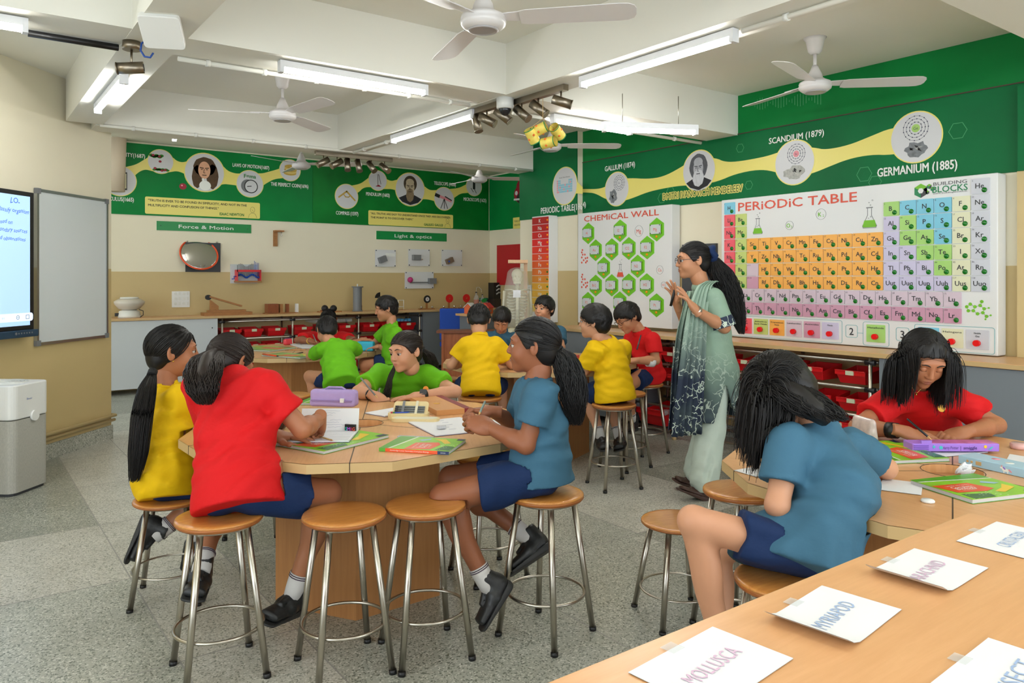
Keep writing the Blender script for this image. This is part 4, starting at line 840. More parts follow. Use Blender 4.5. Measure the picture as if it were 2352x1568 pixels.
# conduits along the beams
def conduit(a, b, label, n):
    m = MB(); m.tube([a, b], .014, 8); t = thing('ceiling_conduit', label, 'pipe', (0, 0, 0), 0, None); m.build('pipe', M_CEIL, t)
    a, b = Vector(a), Vector(b)
    for i in range(n):
        q = a.lerp(b, (i+.5)/n); d = (b-a).normalized()*.012; MB().tube([q-d, q+d], .02, 8).build('clip', M_WPLAST, t)
conduit((.98, 7.075, ZBEAM+.0), (5.5, 7.075, ZBEAM+.0), 'white conduit along the lower edge of the far beam', 9); conduit((1.03, 4.6, ZBEAM-.018), (3.0, 4.6, ZBEAM-.018), 'white conduit under the cross beam left of the dome camera', 6)
conduit((3.2, 5.6, ZBEAM-.02), (3.2, 7.0, ZBEAM-.02), 'white conduit under the main beam towards the far beam', 3); conduit((3.2, .9, ZBEAM-.02), (3.2, 2.4, ZBEAM-.02), 'white conduit under the main beam near the top edge of the photo', 3)
conduit((3.4, 4.62, ZBEAM-.02), (5.55, 4.62, ZBEAM-.02), 'white conduit under the cross beam towards the right wall', 3)
t = thing('ceiling_cable', 'black cable duct along the beam at the upper left corner', 'cable', (0, 0, 0)); a, b = onz(64, 76, ZBEAM-.02), onz(276, 104, ZBEAM-.02); MB().tube([(a.x, a.y, a.z), (b.x, a.y, b.z)], .018, 8).build('duct', M_BLACK, t)
# hanging cans
M_CANY = mat('can_yellow', rgb(238, 206, 96), .35, noise=(28, .35)); M_CANG = mat('can_green', rgb(24, 128, 66), .4); M_CANO = mat('can_orange', rgb(226, 108, 30), .4); t = thing('hanging_can_mobile', 'four open yellow snack cans hanging on a string below the spotlights', 'hanging cans', (0, 0, 0)); YC = 5.0
top = J(1247, 232, YC); MB().tube([top+Vector((0, 0, .02)), J(1247, 272, YC)], .002, 5).build('string', M_EDGE, t)
for q, ax in (((1222, 312), (-.35, -.3, .6)), ((1240, 297), (.85, -.3, .35)), ((1280, 303), (-.5, -.65, .5)), ((1260, 327), (.85, -.45, .12))):
    c = J(q[0], q[1], YC); a = D(*ax); m = MB(); m.tube([c-a*.05, c+a*.05], .036, 18, 0, caps=False); m.tube([c+a*.05, c-a*.049], .033, 18, 0, caps=False); m.tube([c-a*.052, c-a*.046], .038, 18, 1); m.tube([c+a*.044, c+a*.05], .0375, 18, 1, caps=False)
    rt = Matrix.Rotation(.6, 4, a); u = a.orthogonal().normalized()
    for k in range(5):
        w = (Matrix.Rotation(k*1.25, 4, a) @ u)*.0355; m.ball(c+w*.94+a*(.016*(k % 2)-.008), .009, 2, 8)
    m.build('snack_can', [M_CANY, M_CANG, M_CANO], t); MB().tube([c+a*.05, J(1247, 272, YC)], .0015, 4).build('string', M_EDGE, t)
# ================================================================ tables
M_TOP = wood('table_laminate', rgb(226, 174, 122), rgb(214, 158, 104), 3, (2, 30, 2), .3)
M_SEAMD = mat('dark_seam', rgb(70, 52, 36), .5)
TZ = .74
def table(c, rot, label):
    t = thing('twelve_sided_table', label, 'table', (c.x, c.y, 0), rot, 'twelve sided tables'); R = .785; hw = .155; ap = math.sqrt(R*R-hw*hw)
    per = []
    for k in range(6):                       # short edges at k*60 degrees, with a seam in their middle
        a = PI/3*k; n = Vector((math.cos(a), math.sin(a))); s = Vector((-n.y, n.x))
        per += [n*ap-s*hw, n*ap, n*ap+s*hw]
    n = len(per); r0 = .1; inn = [p.normalized()*r0 for p in per]; z0, z1 = TZ-.036, TZ
    m = MB(); V = [(p.x, p.y, z) for z in (z1, z0) for L in (per, inn) for p in L]; f = []
    for i in range(n):
        j = (i+1) % n; f += [(n+i, i, j, n+j), (2*n+i, 3*n+i, 3*n+j, 2*n+j), (n+i, n+j, 3*n+j, 3*n+i)]
    m.add(V, f); m.build('tabletop', M_TOP, t)
    m = MB(); q = [p*1.0015 for p in per]; V = [(p.x, p.y, z) for z in (z0-.0005, z1-.0015) for p in q]+[(p.x*.995, p.y*.995, z) for z in (z0-.0005, z1-.0015) for p in q]
    f = []
    for i in range(n):
        j = (i+1) % n; f += [(i, j, n+j, n+i), (n+i, n+j, 3*n+j, 3*n+i), (2*n+i, i, j, 2*n+j)][:2]
    m.add(V, f); m.build('edge_band', M_EDGE, t)
    for k in range(6):
        a = PI/3*k; m = MB(); m.box((.1, -.0022, z1-.004), (ap+.002, .0022, z1+.0003), 0, Matrix.Rotation(a, 4, 'Z')); m.box((ap, -.0015, z0), (ap+.0024, .0015, z1), 0, Matrix.Rotation(a, 4, 'Z')); m.build('seam', M_SEAMD, t)
    MB().lathe([(.0, z0-.004), (.102, z0-.004), (.102, z0+.006), (0, z0+.006)], 32).build('cutout_floor', M_TOP, t)
    m = MB(); m.tube([(r0*1.005*math.cos(2*PI*i/32), r0*1.005*math.sin(2*PI*i/32), z1+.0002) for i in range(32)], .0014, 4, closed=True); m.build('cutout_rim', M_SEAMD, t)
    m = MB(); m.prism([(.41*math.cos(PI/3*k), .41*math.sin(PI/3*k)) for k in range(6)], 0, z0); m.build('pedestal', M_BEECHV, t)
    return t
def camrot(deg): v = W(math.cos(math.radians(deg)), math.sin(math.radians(deg)), 0); return math.atan2(v.y, v.x)
TA = W(-.704, 3.563, 0); TBk = W(-2.04, 7.2, 0); TCm = W(.22, 6.22, 0); TDr = W(1.553, 2.686, 0)
table(TA, camrot(-82), 'twelve sided table with the green textbook and open cream pencil case on it'); table(TBk, camrot(-80), 'twelve sided table with the blue pencil pouch on it, before the far red bins')
table(TCm, camrot(-60), 'twelve sided table between the two boys in yellow'); table(TDr, camrot(-82+22), 'twelve sided table with the purple pencil box and crumpled paper on it')
# long bench in front of the camera
t = thing('long_bench', 'long beech bench with handwritten animal group cards, closest to the camera', 'bench table', (0, 0, 0)); BZ = .93
b0 = onz(2223, 1178, BZ); bx, by = b0.x, b0.y
MB().box((-.9, by-.62, BZ-.034), (bx, by, BZ)).build('top', wood('bench_laminate', rgb(228, 174, 122), rgb(218, 162, 110), 3, (2, 22, 2), .3), t)
m = MB(); m.box((-.9, by, BZ-.034), (bx, by+.002, BZ-.001)); m.box((bx, by-.62, BZ-.034), (bx+.002, by, BZ-.001)); m.build('edge_strip', M_EDGE, t)
for x in (-.8, bx-.2): MB().box((x, by-.55, 0), (x+.03, by-.08, BZ-.034)).build('leg_panel', M_BEECHV, t)
MB().box((-.77, by-.34, .25), (bx-.2, by-.31, BZ-.034)).build('modesty_panel', M_BEECHV, t)
def curled(w, h, curl, n=10, lift=0):            # a sheet lying in x-y whose far end curls up
    V, f = [], []
    for i in range(n+1):
        for k in range(5):
            u = i/n; z = .0012+curl*max(0, u-.45)**2*3+lift*max(0, .25-u)**2*6
            V.append((u*w-w/2-(.1*curl*max(0, u-.45)), (k/4-.5)*h, z))
    for i in range(n):
        for k in range(4): a = i*5+k; f.append((a, a+5, a+6, a+1))
    return V, f
def sheet(name, label, cat, p, rz, w, h, curl=0, lift=0, m=None, group=None, txt=None, ink=None, th=.0006, rule=None):
    t = thing(name, label, cat, p, rz, group); V, f = curled(w, h, curl, lift=lift); mb = MB(); n = len(V)
    mb.add(V+[(x, y, z-th) for x, y, z in V], f+[tuple(reversed([i+n for i in q])) for q in f], 0, True); mb.build('sheet', m or M_PAPER, t)
    if txt:
        mb = MB(); zf = lambda p_: (p_[0], p_[2], .0022+curl*max(0, p_[0]/w+.5-.45)**2*3+lift*max(0, .25-p_[0]/w-.5)**2*6)
        put_text(mb, txt, 0, 0, h*.2, w*.62, 0, fn=zf, rot=.06); mb.build('lettering', ink, t)
    return t
INKP, INKBL = mat('pink_ink', rgb(222, 186, 212), .5), mat('blue_ink', rgb(164, 186, 222), .5)
for s_, q, dx, rz_, ink, curl, lab in (('MOLLUSCA', (1636, 1530), 0, .1, INKP, .0, 'white card with MOLLUSCA in pink pen on the bench'), ('MYRIAPOD', (1915, 1415), 0, .12, INKBL, .05, 'white card with MYRIAPOD in blue pen on the bench'),
                          ('ARACHNID', (2130, 1312), 0, .05, INKP, .05, 'white card with ARACHNID in pink pen on the bench'), ('CRUSTACEAN', (2325, 1240), 0, .02, INKBL, 0, 'white card with CRUSTACEAN in blue pen at the end of the bench'), ('INSECT', (2330, 1560), 0, .05, INKBL, 0, 'white card with INSECT in blue pen, cut by the photo corner')):
    p = onz(q[0], q[1], BZ); t = sheet('name_card', lab, 'card', (p.x, p.y, BZ+.0006), rz_+PI*0, .185, .12, 0, curl*.8, None, 'animal group cards on the bench', s_, ink)
    m = MB(); m.box((-.012, .05, .001), (.012, .072, .0016)); m.build('tape', M_CLEAR, t)
# ================================================================ stools
def make_stool():
    t = thing('stool', 'x', 'stool', (0, 0, 0), 0, 'round wooden stools'); H = .565
    m = MB(); m.lathe([(.0, H-.028), (.132, H-.028), (.146, H-.025), (.152, H-.017), (.152, H-.01)], 40, 1); m.lathe([(.152, H-.01), (.1495, H-.004), (.14, H-.0005), (.12, H), (0, H)], 40, 0); m.build('seat', [M_STOOL, M_STOOLE], t)
    MB().lathe([(0, H-.036), (.125, H-.036), (.128, H-.028), (0, H-.028)], 32).build('seat_ring', M_STEEL, t)
    for k in range(4):
        a = PI/4+PI/2*k; d = Vector((math.cos(a), math.sin(a), 0))
        o = MB().cyl(d*.112+Vector((0, 0, H-.034)), d*.19+Vector((0, 0, .012)), .0122, 12).build('leg', M_STEEL, t)
        MB().cyl(d*.1905+Vector((0, 0, .016)), d*.192, .0142, 12).build('rubber_tip', M_BLACK, o)
    m = MB(); m.tube([(.153*math.cos(2*PI*i/40), .153*math.sin(2*PI*i/40), .17) for i in range(40)], .0062, 8, closed=True); m.build('foot_ring', M_STEEL, t)
    return t
ST0 = make_stool(); used = [0]
def stool(px, Y, rot, label, hz=1):
    p = JZ(px, Y, 0); t = ST0 if not used[0] else dup(ST0); used[0] = 1
    t.location = (p.x, p.y, 0); t.rotation_euler = (0, 0, camrot(rot)); t['label'] = label; t.scale = (1, 1, hz); return t
stool(390, 3.4, 15, 'stool under the girl in yellow with the long ponytail', .785); stool(504, 2.754, 32, 'stool under the girl in red bending over her notebook')
stool(791, 2.785, 30, 'empty stool before the pedestal, beside the girl in red'); stool(978, 2.9, 25, 'empty stool in front of the table, beside the knee of the girl in blue')
stool(1254, 3.05, 52, 'stool under the girl in blue with the wavy ponytail'); stool(585, 4.28, 10, 'empty stool behind the girl in red, mostly hidden')
stool(1122, 3.66, 30, 'empty stool behind the pedestal of the table with the textbook'); stool(930, 4.62, 30, 'stool under the girl in green writing')
stool(667, 5.6, 30, 'empty stool before the table with the blue pouch'); stool(785, 5.95, 10, 'stool under the boy in green seen from behind')
stool(858, 6.85, 30, 'stool under the boy in green looking down sideways'); stool(757, 8.35, 30, 'stool under the child in red with hair buns')
stool(1104, 5.5, 40, 'stool under the boy in yellow seen from behind'); stool(1018, 6.5, 30, 'empty stool beside the boy in yellow seen from behind')
stool(1410, 5.2, 20, 'stool under the boy in yellow looking sideways'); stool(1436, 5.72, 40, 'empty stool behind the boy in yellow looking sideways'); stool(1480, 6.22, 30, 'stool under the boy in red with spectacles')
stool(1150, 7.25, 30, 'stool under the boy in blue bowing his head'); stool(1262, 7.35, 20, 'stool under the boy in blue looking up')
stool(1556, 3.2, 15, 'empty stool at the knees of the girl in blue bending down', .72); stool(1702, 3.1, 35, 'empty stool between the standing woman and the girl in blue'); stool(1812, 2.18, 30, 'stool under the girl in blue bending down, by the bench'); stool(2130, 3.6, 30, 'stool under the girl in red with loose hair')
def skin(name, r, g, b): return mat(name, rgb(r, g, b), .48, noise=(14, .07), spec=.4)
SK = {'a': skin('skin_light', 206, 150, 116), 'b': skin('skin_tan', 196, 138, 102), 'c': skin('skin_brown', 172, 112, 78), 'd': skin('skin_deep', 150, 92, 62)}
def cloth(name, r, g, b, rough=.75): return mat(name, rgb(r, g, b), rough, noise=(5, .06), bump=(11, .55, (1, 1, 1.6)), spec=.25)
CL = {'red': cloth('red_cotton', 210, 22, 26), 'yellow': cloth('yellow_cotton', 234, 188, 6), 'green': cloth('green_cotton', 104, 182, 24), 'blue': cloth('blue_cotton', 62, 104, 128)}
M_NAVY = cloth('navy_shorts', 22, 44, 84); M_SOCK = cloth('white_sock', 214, 210, 206); M_SHOEB = mat('black_shoe', rgb(34, 35, 36), .42, noise=(30, .2), bump=(60, .15)); M_SOLE = mat('shoe_sole', rgb(44, 44, 44), .6); M_STRIPE = mat('sock_stripe', rgb(60, 34, 60), .7)
M_HAIR = mat('black_hair', rgb(22, 19, 18), .45, noise=(50, .3), spec=.35); M_HAIRB = mat('dark_brown_hair', rgb(40, 31, 27), .45, noise=(50, .3), spec=.35)
M_EYEW = mat('eye_white', rgb(196, 188, 180), .25); M_IRIS = mat('iris_dark', rgb(34, 20, 14), .1); M_TIE = mat('hair_tie', rgb(24, 24, 26), .8); M_LIP = {k: mat('lip_'+n, rgb(*c), .45) for k, n, c in (('a', 'rose', (190, 112, 98)), ('b', 'brown_rose', (166, 96, 80)), ('c', 'brown', (142, 78, 62)), ('d', 'deep', (120, 64, 54)))}
M_GOLD = mat('gold', rgb(220, 180, 90), .25, 1)
nrm = lambda v: Vector(v).normalized()
TABS = [TA, TBk, TCm, TDr]; SEATS = [(o.location.x, o.location.y, .565*o.scale.z) for o in bpy.data.objects if o.get('category') == 'stool']
def rest(v, cloth=0):                       # flesh and cloth flatten where they touch a table top, a table edge or a stool seat
    v = np.array(v, float)
    for c in TABS:
        dx, dy = v[:, 0]-c.x, v[:, 1]-c.y; r = np.hypot(dx, dy); z = v[:, 2]
        if cloth == 2: m = (r < .8) & (z > TZ-.06) & (z < TZ+.06); v[m, 2] = np.minimum(z[m], TZ-.038); continue
        m = (r < .8) & (z > TZ-.05) & (z < TZ+.0016) & ((r < .68) | (not cloth)); v[m, 2] = TZ+.0016
        m = (r >= .68) & (r < .79) & (z > TZ-.045) & (z < TZ+.002) & bool(cloth); k = .791/np.maximum(r, .1); v[m, 0] = c.x+dx[m]*k[m]; v[m, 1] = c.y+dy[m]*k[m]
    for x, y, h_ in SEATS:
        r = np.hypot(v[:, 0]-x, v[:, 1]-y); m = (r < .158) & (v[:, 2] > h_-.066) & (v[:, 2] < h_+.0015); v[m, 2] = h_+.0015
    return v
def L3(a, b, t): return Vector(a).lerp(Vector(b), t)
LAST = {}
def band_at(k, back, r, half, name, m_, T, base, par=None):     # a band round the wrist, a little up the forearm
    e, w = LAST['e'+k], LAST['w'+k]; d = (e-w).normalized(); p = w+d*back; m = MB(); m.tube([p-d*half, p+d*half], [r, r*1.04], 18); return mk2(m, name, m_, par or T, base), p, d
def person(label, j, shirt, sk='b', s=1.0, hs=.95, hair=None, lids='open', gaze=(0, 1, 0), hands=('flat', 'flat'), fine=True, seed=1, legs=True, sleeve=.62, hem=.07, group=None, hairm=None, clothes='kids', fat=1.0, lower=True):
    rg = np.random.default_rng(seed); vox = .0068 if fine else .009
    for k in ('eL', 'eR', 'wL', 'wR'):          # arms that rest on a table stay above its top
        v_ = Vector(j[k]); zmin = TZ+(.036 if k[0] == 'e' else .028)*s
        if TZ-.09 < v_.z < zmin and k not in j.get('free', ()): v_.z = zmin
        j[k] = v_
    LAST.clear(); LAST.update(j)
    pel, ch = Vector(j['pel']), Vector(j['ch']); sL, sR = Vector(j['sL']), Vector(j['sR']); base = Vector((pel.x, pel.y, 0))
    T = thing('person', label, 'person', base, 0, group); spine = (ch-pel).normalized(); side = (sR-sL).normalized()
    hside = nrm(j['hs']) if 'hs' in j else nrm(Vector((side.x, side.y, 0))); front = nrm(hside.cross(Vector((0, 0, 1))))*-1
    hf = nrm(j['hf']); up = nrm(j.get('hu', (0, 0, 1))); rt = nrm(hf.cross(up)); up = rt.cross(hf); hc = Vector(j['hc'])
    Mh = np.array([rt, hf, up]).T*hs; tr = lambda v: np.asarray(v)@Mh.T+np.array(hc); HV = lambda p: Vector(tr(A3(p)))
    nb = HV((0, -.026, -.1)); cn = ch+spine*.015
    hips = {'L': pel-hside*.07*s+Vector((0, 0, -.04)), 'R': pel+hside*.07*s+Vector((0, 0, -.04))}
    mid = L3(pel, ch, .48)+Vector(j.get('bend', (0, 0, 0)))
    # ---------------- body
    pts = [pel, ch, sL, sR, nb]+[Vector(j[k]) for k in j if k[0] in 'ewka' and len(k) == 2]
    lo = np.min([tuple(p) for p in pts], 0)-.16; hi = np.max([tuple(p) for p in pts], 0)+.16; f = Field(lo, hi, vox)
    sd = tuple(side); S = s*fat; lg = j.get('lg', 1)
    f.op(ec(pel, mid, hside, (.1*S, .078*S), (.085*S, .065*S)), 0); f.op(ec(mid, L3(pel, ch, .86), sd, (.085*S, .065*S), (.098*S, .068*S)), .03); f.op(rc(L3(ch, sL, .2), L3(ch, sR, .2), .045*s, .045*s), .03)
    f.op(rc(ch, nb, .05*s, .043*s), .03); f.op(rc(nb, HV((0, -.02, -.055)), .043*s, .046*hs), .02)
    for k, sh in (('L', sL), ('R', sR)):
        e, w = Vector(j['e'+k]), Vector(j['w'+k]); f.op(rc(L3(sh, ch, .15), e, .04*S, .033*S), .02); f.op(rc(e, L3(e, w, .35), .033*S, .034*S), .015); f.op(rc(L3(e, w, .35), w, .034*S, .0235*s), .015)
        if legs and 'k'+k in j:
            kn, an = Vector(j['k'+k]), Vector(j['a'+k]); h = hips[k]; f.op(rc(h, kn, .068*S*lg, .05*S*lg), .02); back = (an-kn).normalized(); cal = L3(kn, an, .32)-nrm((kn-h)+Vector((0, 0, 1e-3)))*.012
            f.op(rc(kn, an, .046*S*lg, .029*s), .02); f.op(el(cal, (.042*S*lg, .042*S*lg, .075*s)), .03)
    v, q = f.mesh(); parts = [(v, q, 0)]; hv, hq, _ = head_mesh(lids); parts.append((tr(hv), hq, 0))
    for i, k in enumerate('LR'):
        e, w = Vector(j['e'+k]), Vector(j['w'+k]); g = nrm(j.get('g'+k, w-e)); pn = Vector(j.get('p'+k, (0, 0, -1))); z = -nrm(pn-g*pn.dot(g)); x = g.cross(z)
        if k == 'L': x = -x
        Mx = np.array([x, g, z]).T*(.97*s if s < 1.1 else 1.06); hv2, hq2 = hand_mesh(hands[i]); V = hv2@Mx.T+np.array(w); parts.append((V, hq2 if k == 'R' else hq2[:, ::-1], 0))
    body = mk('body', [(rest(a_), b_, c_) for a_, b_, c_ in parts] if clothes == 'kids' else parts, SK[sk], T, base)
    # ---------------- face
    for sg in (-1, 1):
        c = A3((sg*.031, .0765, .001)); m = MB(); m.ball(HV(c), .0121*hs, 0, 16); gz = Vector(Mh@np.array(nrm(gaze)))/hs; m.ball(HV(c)+gz*.0048*hs, .0094*hs, 1, 14); mk2(m, 'eye', [M_EYEW, M_IRIS], T, base)
        m = MB(); P_ = [(sg*x, z) for x, z in ((.012, .0215), (.022, .0265), (.033, .0285), (.043, .0265), (.051, .0205))]; m.tube([HV((x, head_y(lids, x, z)+.0006, z)) for x, z in P_], [.0018*hs, .0026*hs, .0026*hs, .002*hs, .001*hs], 6); mk2(m, 'eyebrow', M_HAIR, T, base)
        m = MB(); zl = .0052 if lids == 'open' else -.0048; P_ = [(sg*(.031+.0125*math.cos(a)), zl+(.0035 if lids == 'open' else -.0028)*math.sin(a)-(.0045 if lids == 'open' else 0)*(1-math.sin(a))*.6) for a in np.linspace(0, PI, 7)]; m.tube([HV((x, head_y(lids, x, z)+.0004, z)) for x, z in P_], .0012*hs, 5); mk2(m, 'eyelashes', M_HAIR, T, base)
    m = MB()
    for zz, wd, r_ in ((-.0565, .019, .0032), (-.0655, .016, .004)): P_ = [(x, zz+(.0022 if zz > -.06 else -.0012)*(1-(x/wd)**2)-(.0 if zz > -.06 else -.002)) for x in np.linspace(-wd, wd, 9)]; m.tube([HV((x, head_y(lids, x, z)-.0006, z)) for x, z in P_], [r_*hs*(1-.75*abs(i-4)/4) for i in range(9)], 6)
    mk2(m, 'lips', M_LIP[sk], T, base)
    # ---------------- shirt
    if clothes == 'kids':
        lo2 = np.min([tuple(p) for p in (pel, ch, sL, sR, L3(sL, j['eL'], .7), L3(sR, j['eR'], .7))], 0)-.2; hi2 = np.max([tuple(p) for p in (pel, ch, sL, sR, L3(sL, j['eL'], .7), L3(sR, j['eR'], .7))], 0)+.2; f = Field(lo2, hi2, vox)
        f.op(ec(pel-spine*.08, mid, hside, (.15*S, .13*S), (.128*S, .1*S)), 0); f.op(ec(pel-hside*.045-spine*.02, pel+hside*.045-spine*.02, (0, 0, 1), (.093*S, .11*S), (.093*S, .11*S)), .03); f.op(ec(mid, L3(pel, ch, .84), sd, (.124*S, .096*S), (.122*S, .088*S)), .03); f.op(rc(L3(ch, sL, .75)-spine*.012, L3(ch, sR, .75)-spine*.012, .052*s, .052*s), .04); f.op(rc(ch, L3(ch, nb, .45), .066*s, .06*s), .03)
        f.warp(lambda P: .004*np.sin(((P-A3(pel))@A3(spine))*95+3*np.sin((P@A3(side))*14))*np.exp(-((((P-A3(pel))@A3(spine))-.08)/.09)**2))
        if 'lap' in j: f.op(el(pel+front*j['lap'][0]+hside*j['lap'][2]+Vector((0, 0, j['lap'][1])), (.11, .11, .1)), .05)
        for k, sh in (('L', sL), ('R', sR)):      # sleeves with flat, hollow openings
            e = Vector(j['e'+k]); c = L3(sh, e, sleeve); dn = (e-sh).normalized(); g = Field(lo2, hi2, vox); g.op(rc(L3(sh, ch, .1), c+dn*.03, .062*S, .063*S), 0); g.cut(c, dn); g.op(rc(c+dn*.032, c+dn*.1, .047*S, .05*S), .003, 'sub')
            h_ = np.maximum(.03-np.abs(f.a-g.a), 0)/.03; f.a = np.minimum(f.a, g.a)-h_*h_*.03*.25
        f.warp(lambda P: wr(P, seed, 34, .0065))
        f.op(rc(L3(ch, nb, .3), HV((0, -.022, -.03)), .051*s, .06*s), .004, 'sub'); bt = pel-spine*hem; f.cut(bt, -spine)
        v, q = f.mesh(); sh_ = mk('shirt', [(rest(v, 1), q, 0)], CL[shirt], T, base)
        m = MB(); m.tube([Vector(L3(ch, nb, .42))+(side*math.cos(a)+spine.cross(side)*math.sin(a))*.0565*s for a in np.linspace(0, 2*PI, 25)[:-1]], .006*s, 6, closed=True); mk2(m, 'collar', CL[shirt], sh_, (0, 0, 0), local=base)
        if legs and 'kL' in j:
            kp = [L3(hips[k], j['k'+k], .85) for k in 'LR']; allp = [tuple(pel)]+[tuple(p) for p in kp]; f = Field(np.min(allp, 0)-.2, np.max(allp, 0)+.2, vox); f.op(ec(pel-hside*.04-spine*.02, pel+hside*.04-spine*.02, (0, 0, 1), (.076*S, .092*S), (.076*S, .092*S)), 0)
            for k in 'LR':
                h, kn = hips[k], Vector(j['k'+k]); c = L3(h, kn, .6); dn = (kn-h).normalized(); g = Field(np.min(allp, 0)-.2, np.max(allp, 0)+.2, vox); g.op(rc(h, L3(h, kn, .74), .077*S*lg, .086*S*lg), 0); g.cut(c, dn); g.op(rc(c+dn*.045, c+dn*.12, .066*S*lg, .068*S*lg), .003, 'sub')
                h_ = np.maximum(.03-np.abs(f.a-g.a), 0)/.03; f.a = np.minimum(f.a, g.a)-h_*h_*.03*.25
            f.warp(lambda P: wr(P, seed+9, 30, .006))
            g = Field(np.min(allp, 0)-.2, np.max(allp, 0)+.2, vox); g.op(ec(pel-spine*.08, mid, hside, (.152*S, .132*S), (.13*S, .102*S)), 0); g.op(ec(pel-hside*.045-spine*.02, pel+hside*.045-spine*.02, (0, 0, 1), (.094*S, .111*S), (.094*S, .111*S)), .03); g.cut(bt+spine*.014, -spine); f.a = np.maximum(f.a, -g.a)
            f.cut(pel+spine*.06, tuple(spine)); v, q = f.mesh(); mk('shorts', [(rest(v, 2), q, 0)], M_NAVY, T, base)
    # ---------------- socks, shoes
    if legs and lower and 'aL' in j:
        for k in 'LR':
            kn, an, to = Vector(j['k'+k]), Vector(j['a'+k]), Vector(j['t'+k]); z = (kn-an).normalized(); y = to-an; y = nrm(y); z2 = nrm(z-y*z.dot(y)) if abs(z.dot(y)) < .95 else y.orthogonal(); y2 = nrm((to-an)+z2*.062); z2 = nrm(z-y2*z.dot(y2)); x = y2.cross(z2)
            sm = shoe_mesh(); R = np.array([x, y2, z2]).T*(.98*s); tf = lambda v: v@R.T+np.array(an)
            if clothes == 'kids':
                m = MB(); a2 = L3(an, kn, .2); m.tube([an-z*.03, an+z*.02, L3(an, kn, .12), a2], [.031*s, .0345*s, .0355*s, .037*s], 14); so = mk2(m, 'sock', M_SOCK, T, base)
                m = MB()
                for tt in (.165, .185): m.tube([L3(an, kn, tt-.004), L3(an, kn, tt+.004)], .0378*s, 14)
                mk2(m, 'sock_stripes', M_STRIPE, so, (0, 0, 0), local=base)
                so = mk('shoe', [(tf(sm['u'][0]), sm['u'][1], 0)], M_SHOEB, T, base); s2 = mk('sole', [(tf(sm['s'][0]), sm['s'][1], 0)], M_SOLE, so)
                s2.data.transform(Matrix.Translation(-base)); m = MB()
                for i in range(4): p0 = A3((0, .022+.016*i, .002-.009*i)); m.tube([Vector(tf(p0+A3((-.017, 0, -.006)))), Vector(tf(p0+A3((0, 0, .003)))), Vector(tf(p0+A3((.017, 0, -.006))))], .0022, 5)
                mk2(m, 'laces', M_BLACK, so, (0, 0, 0), local=base)
            else:
                mk('shoe', [(tf(sm['s'][0]*A3((1, 1, 1))), sm['s'][1], 0), (tf(sm['u'][0]*A3((1, 1, .62))+A3((0, 0, -.028))), sm['u'][1], 0)], M_BROWNS, T, base)
    # ---------------- hair
    hm = hairm or M_HAIR; kind = hair['kind']; cv, cq = cap_mesh({'pony': 'pulled', 'short': 'short', 'bowl': 'bowl', 'loose': 'loose'}[kind]); hp = [(tr(cv), cq, 0)]
    def roots(n, margin=.004):
        d = rg.normal(size=(n*3, 3)); d /= np.linalg.norm(d, axis=1)[:, None]; p = CR+CRR*d; ok = p[:, 2] > hairline(p[:, 1])+margin; return d[ok][:n], p[ok][:n]
    if kind == 'pony':
        tie = A3(hair.get('tie', (0, -.1, .0))); d, p = roots(460); td = (tie-CR)/CRR; td /= np.linalg.norm(td); t = np.linspace(0, 1, 9)[None, :, None]; om = np.arccos(np.clip(d@td, -1, 1))[:, None, None]; so = np.sin(om)+1e-4
        path = (np.sin((1-t)*om)*d[:, None]+np.sin(t*om)*td)/so; part = CR+CRR*path*(1.082+.02*np.sin(t*PI)+rg.uniform(-.008, .016, (len(d), 1, 1)))*(1-.03*(t > .95)); V, Q = strands(tr(part), .0021*hs, .0016*hs); hp.append((V, Q, 0))
    elif kind in ('short', 'bowl'):
        d, p = roots(1100, -.002); wh = nrm((0, -.55, .83)); wh = np.array(wh); tn = d-wh*(d@wh)[:, None]*1.0; tn = tn+A3((.25, .35, 0))*(d[:, 1:2] > 0); tn += rg.normal(size=tn.shape)*.22; tn -= d*np.einsum('ij,ij->i', tn, d)[:, None]; tn /= np.linalg.norm(tn, axis=1)[:, None]+1e-6
        ln = rg.uniform(.25, .5, (len(d), 1, 1))*(1.25 if kind == 'bowl' else .85); t = np.linspace(0, 1, 5)[None, :, None]; pd = d[:, None]+tn[:, None]*t*ln; pd /= np.linalg.norm(pd, axis=-1, keepdims=True); part = CR+CRR*pd*(1.1+.1*t*rg.uniform(.2, 1, (len(d), 1, 1))+.02*(kind == 'bowl')); V, Q = strands(tr(part), .0027*hs, .0008*hs); hp.append((V, Q, 0))
    elif kind == 'loose':
        n = hair.get('n', 950); d, p = roots(n, .0); ok_ = ~((p[:, 1] > .04) & (np.abs(p[:, 0]) < .045)); d, p = d[ok_], p[ok_]; part_x = hair.get('part', 0.0); sgn = np.where(p[:, 0] > part_x, 1.0, -1.0); pos = tr(p*1.03); dr = np.stack([sgn*1.0, -.25-0*sgn, .25+0*sgn], 1)
        if 'comb' in hair: dr = dr*.4+A3(hair['comb'])
        dr = dr-d*np.einsum('ij,ij->i', dr, d)[:, None]; dr = dr@(Mh.T/hs); dr /= np.linalg.norm(dr, axis=1)[:, None]; ln = hair['len']*rg.uniform(.66, 1.05, len(d)); steps = 26; out = [pos]; g0 = A3(hair.get('grav', (0, 0, -1))); gv = g0; GV = np.where((p[:, 1:2] < hair.get('yb', -.02)) & (rg.uniform(0, 1, (len(d), 1)) < .8), A3(hair.get('gback', tuple(g0))), g0); Mi = np.linalg.inv(Mh); hcn = np.array(hc); wv = rg.normal(size=(len(d), 3))*hair.get('wv', .045); ph = rg.uniform(0, 6, len(d)); col = [(A3(a), A3(b), r) for a, b, r in hair.get('col', [])]
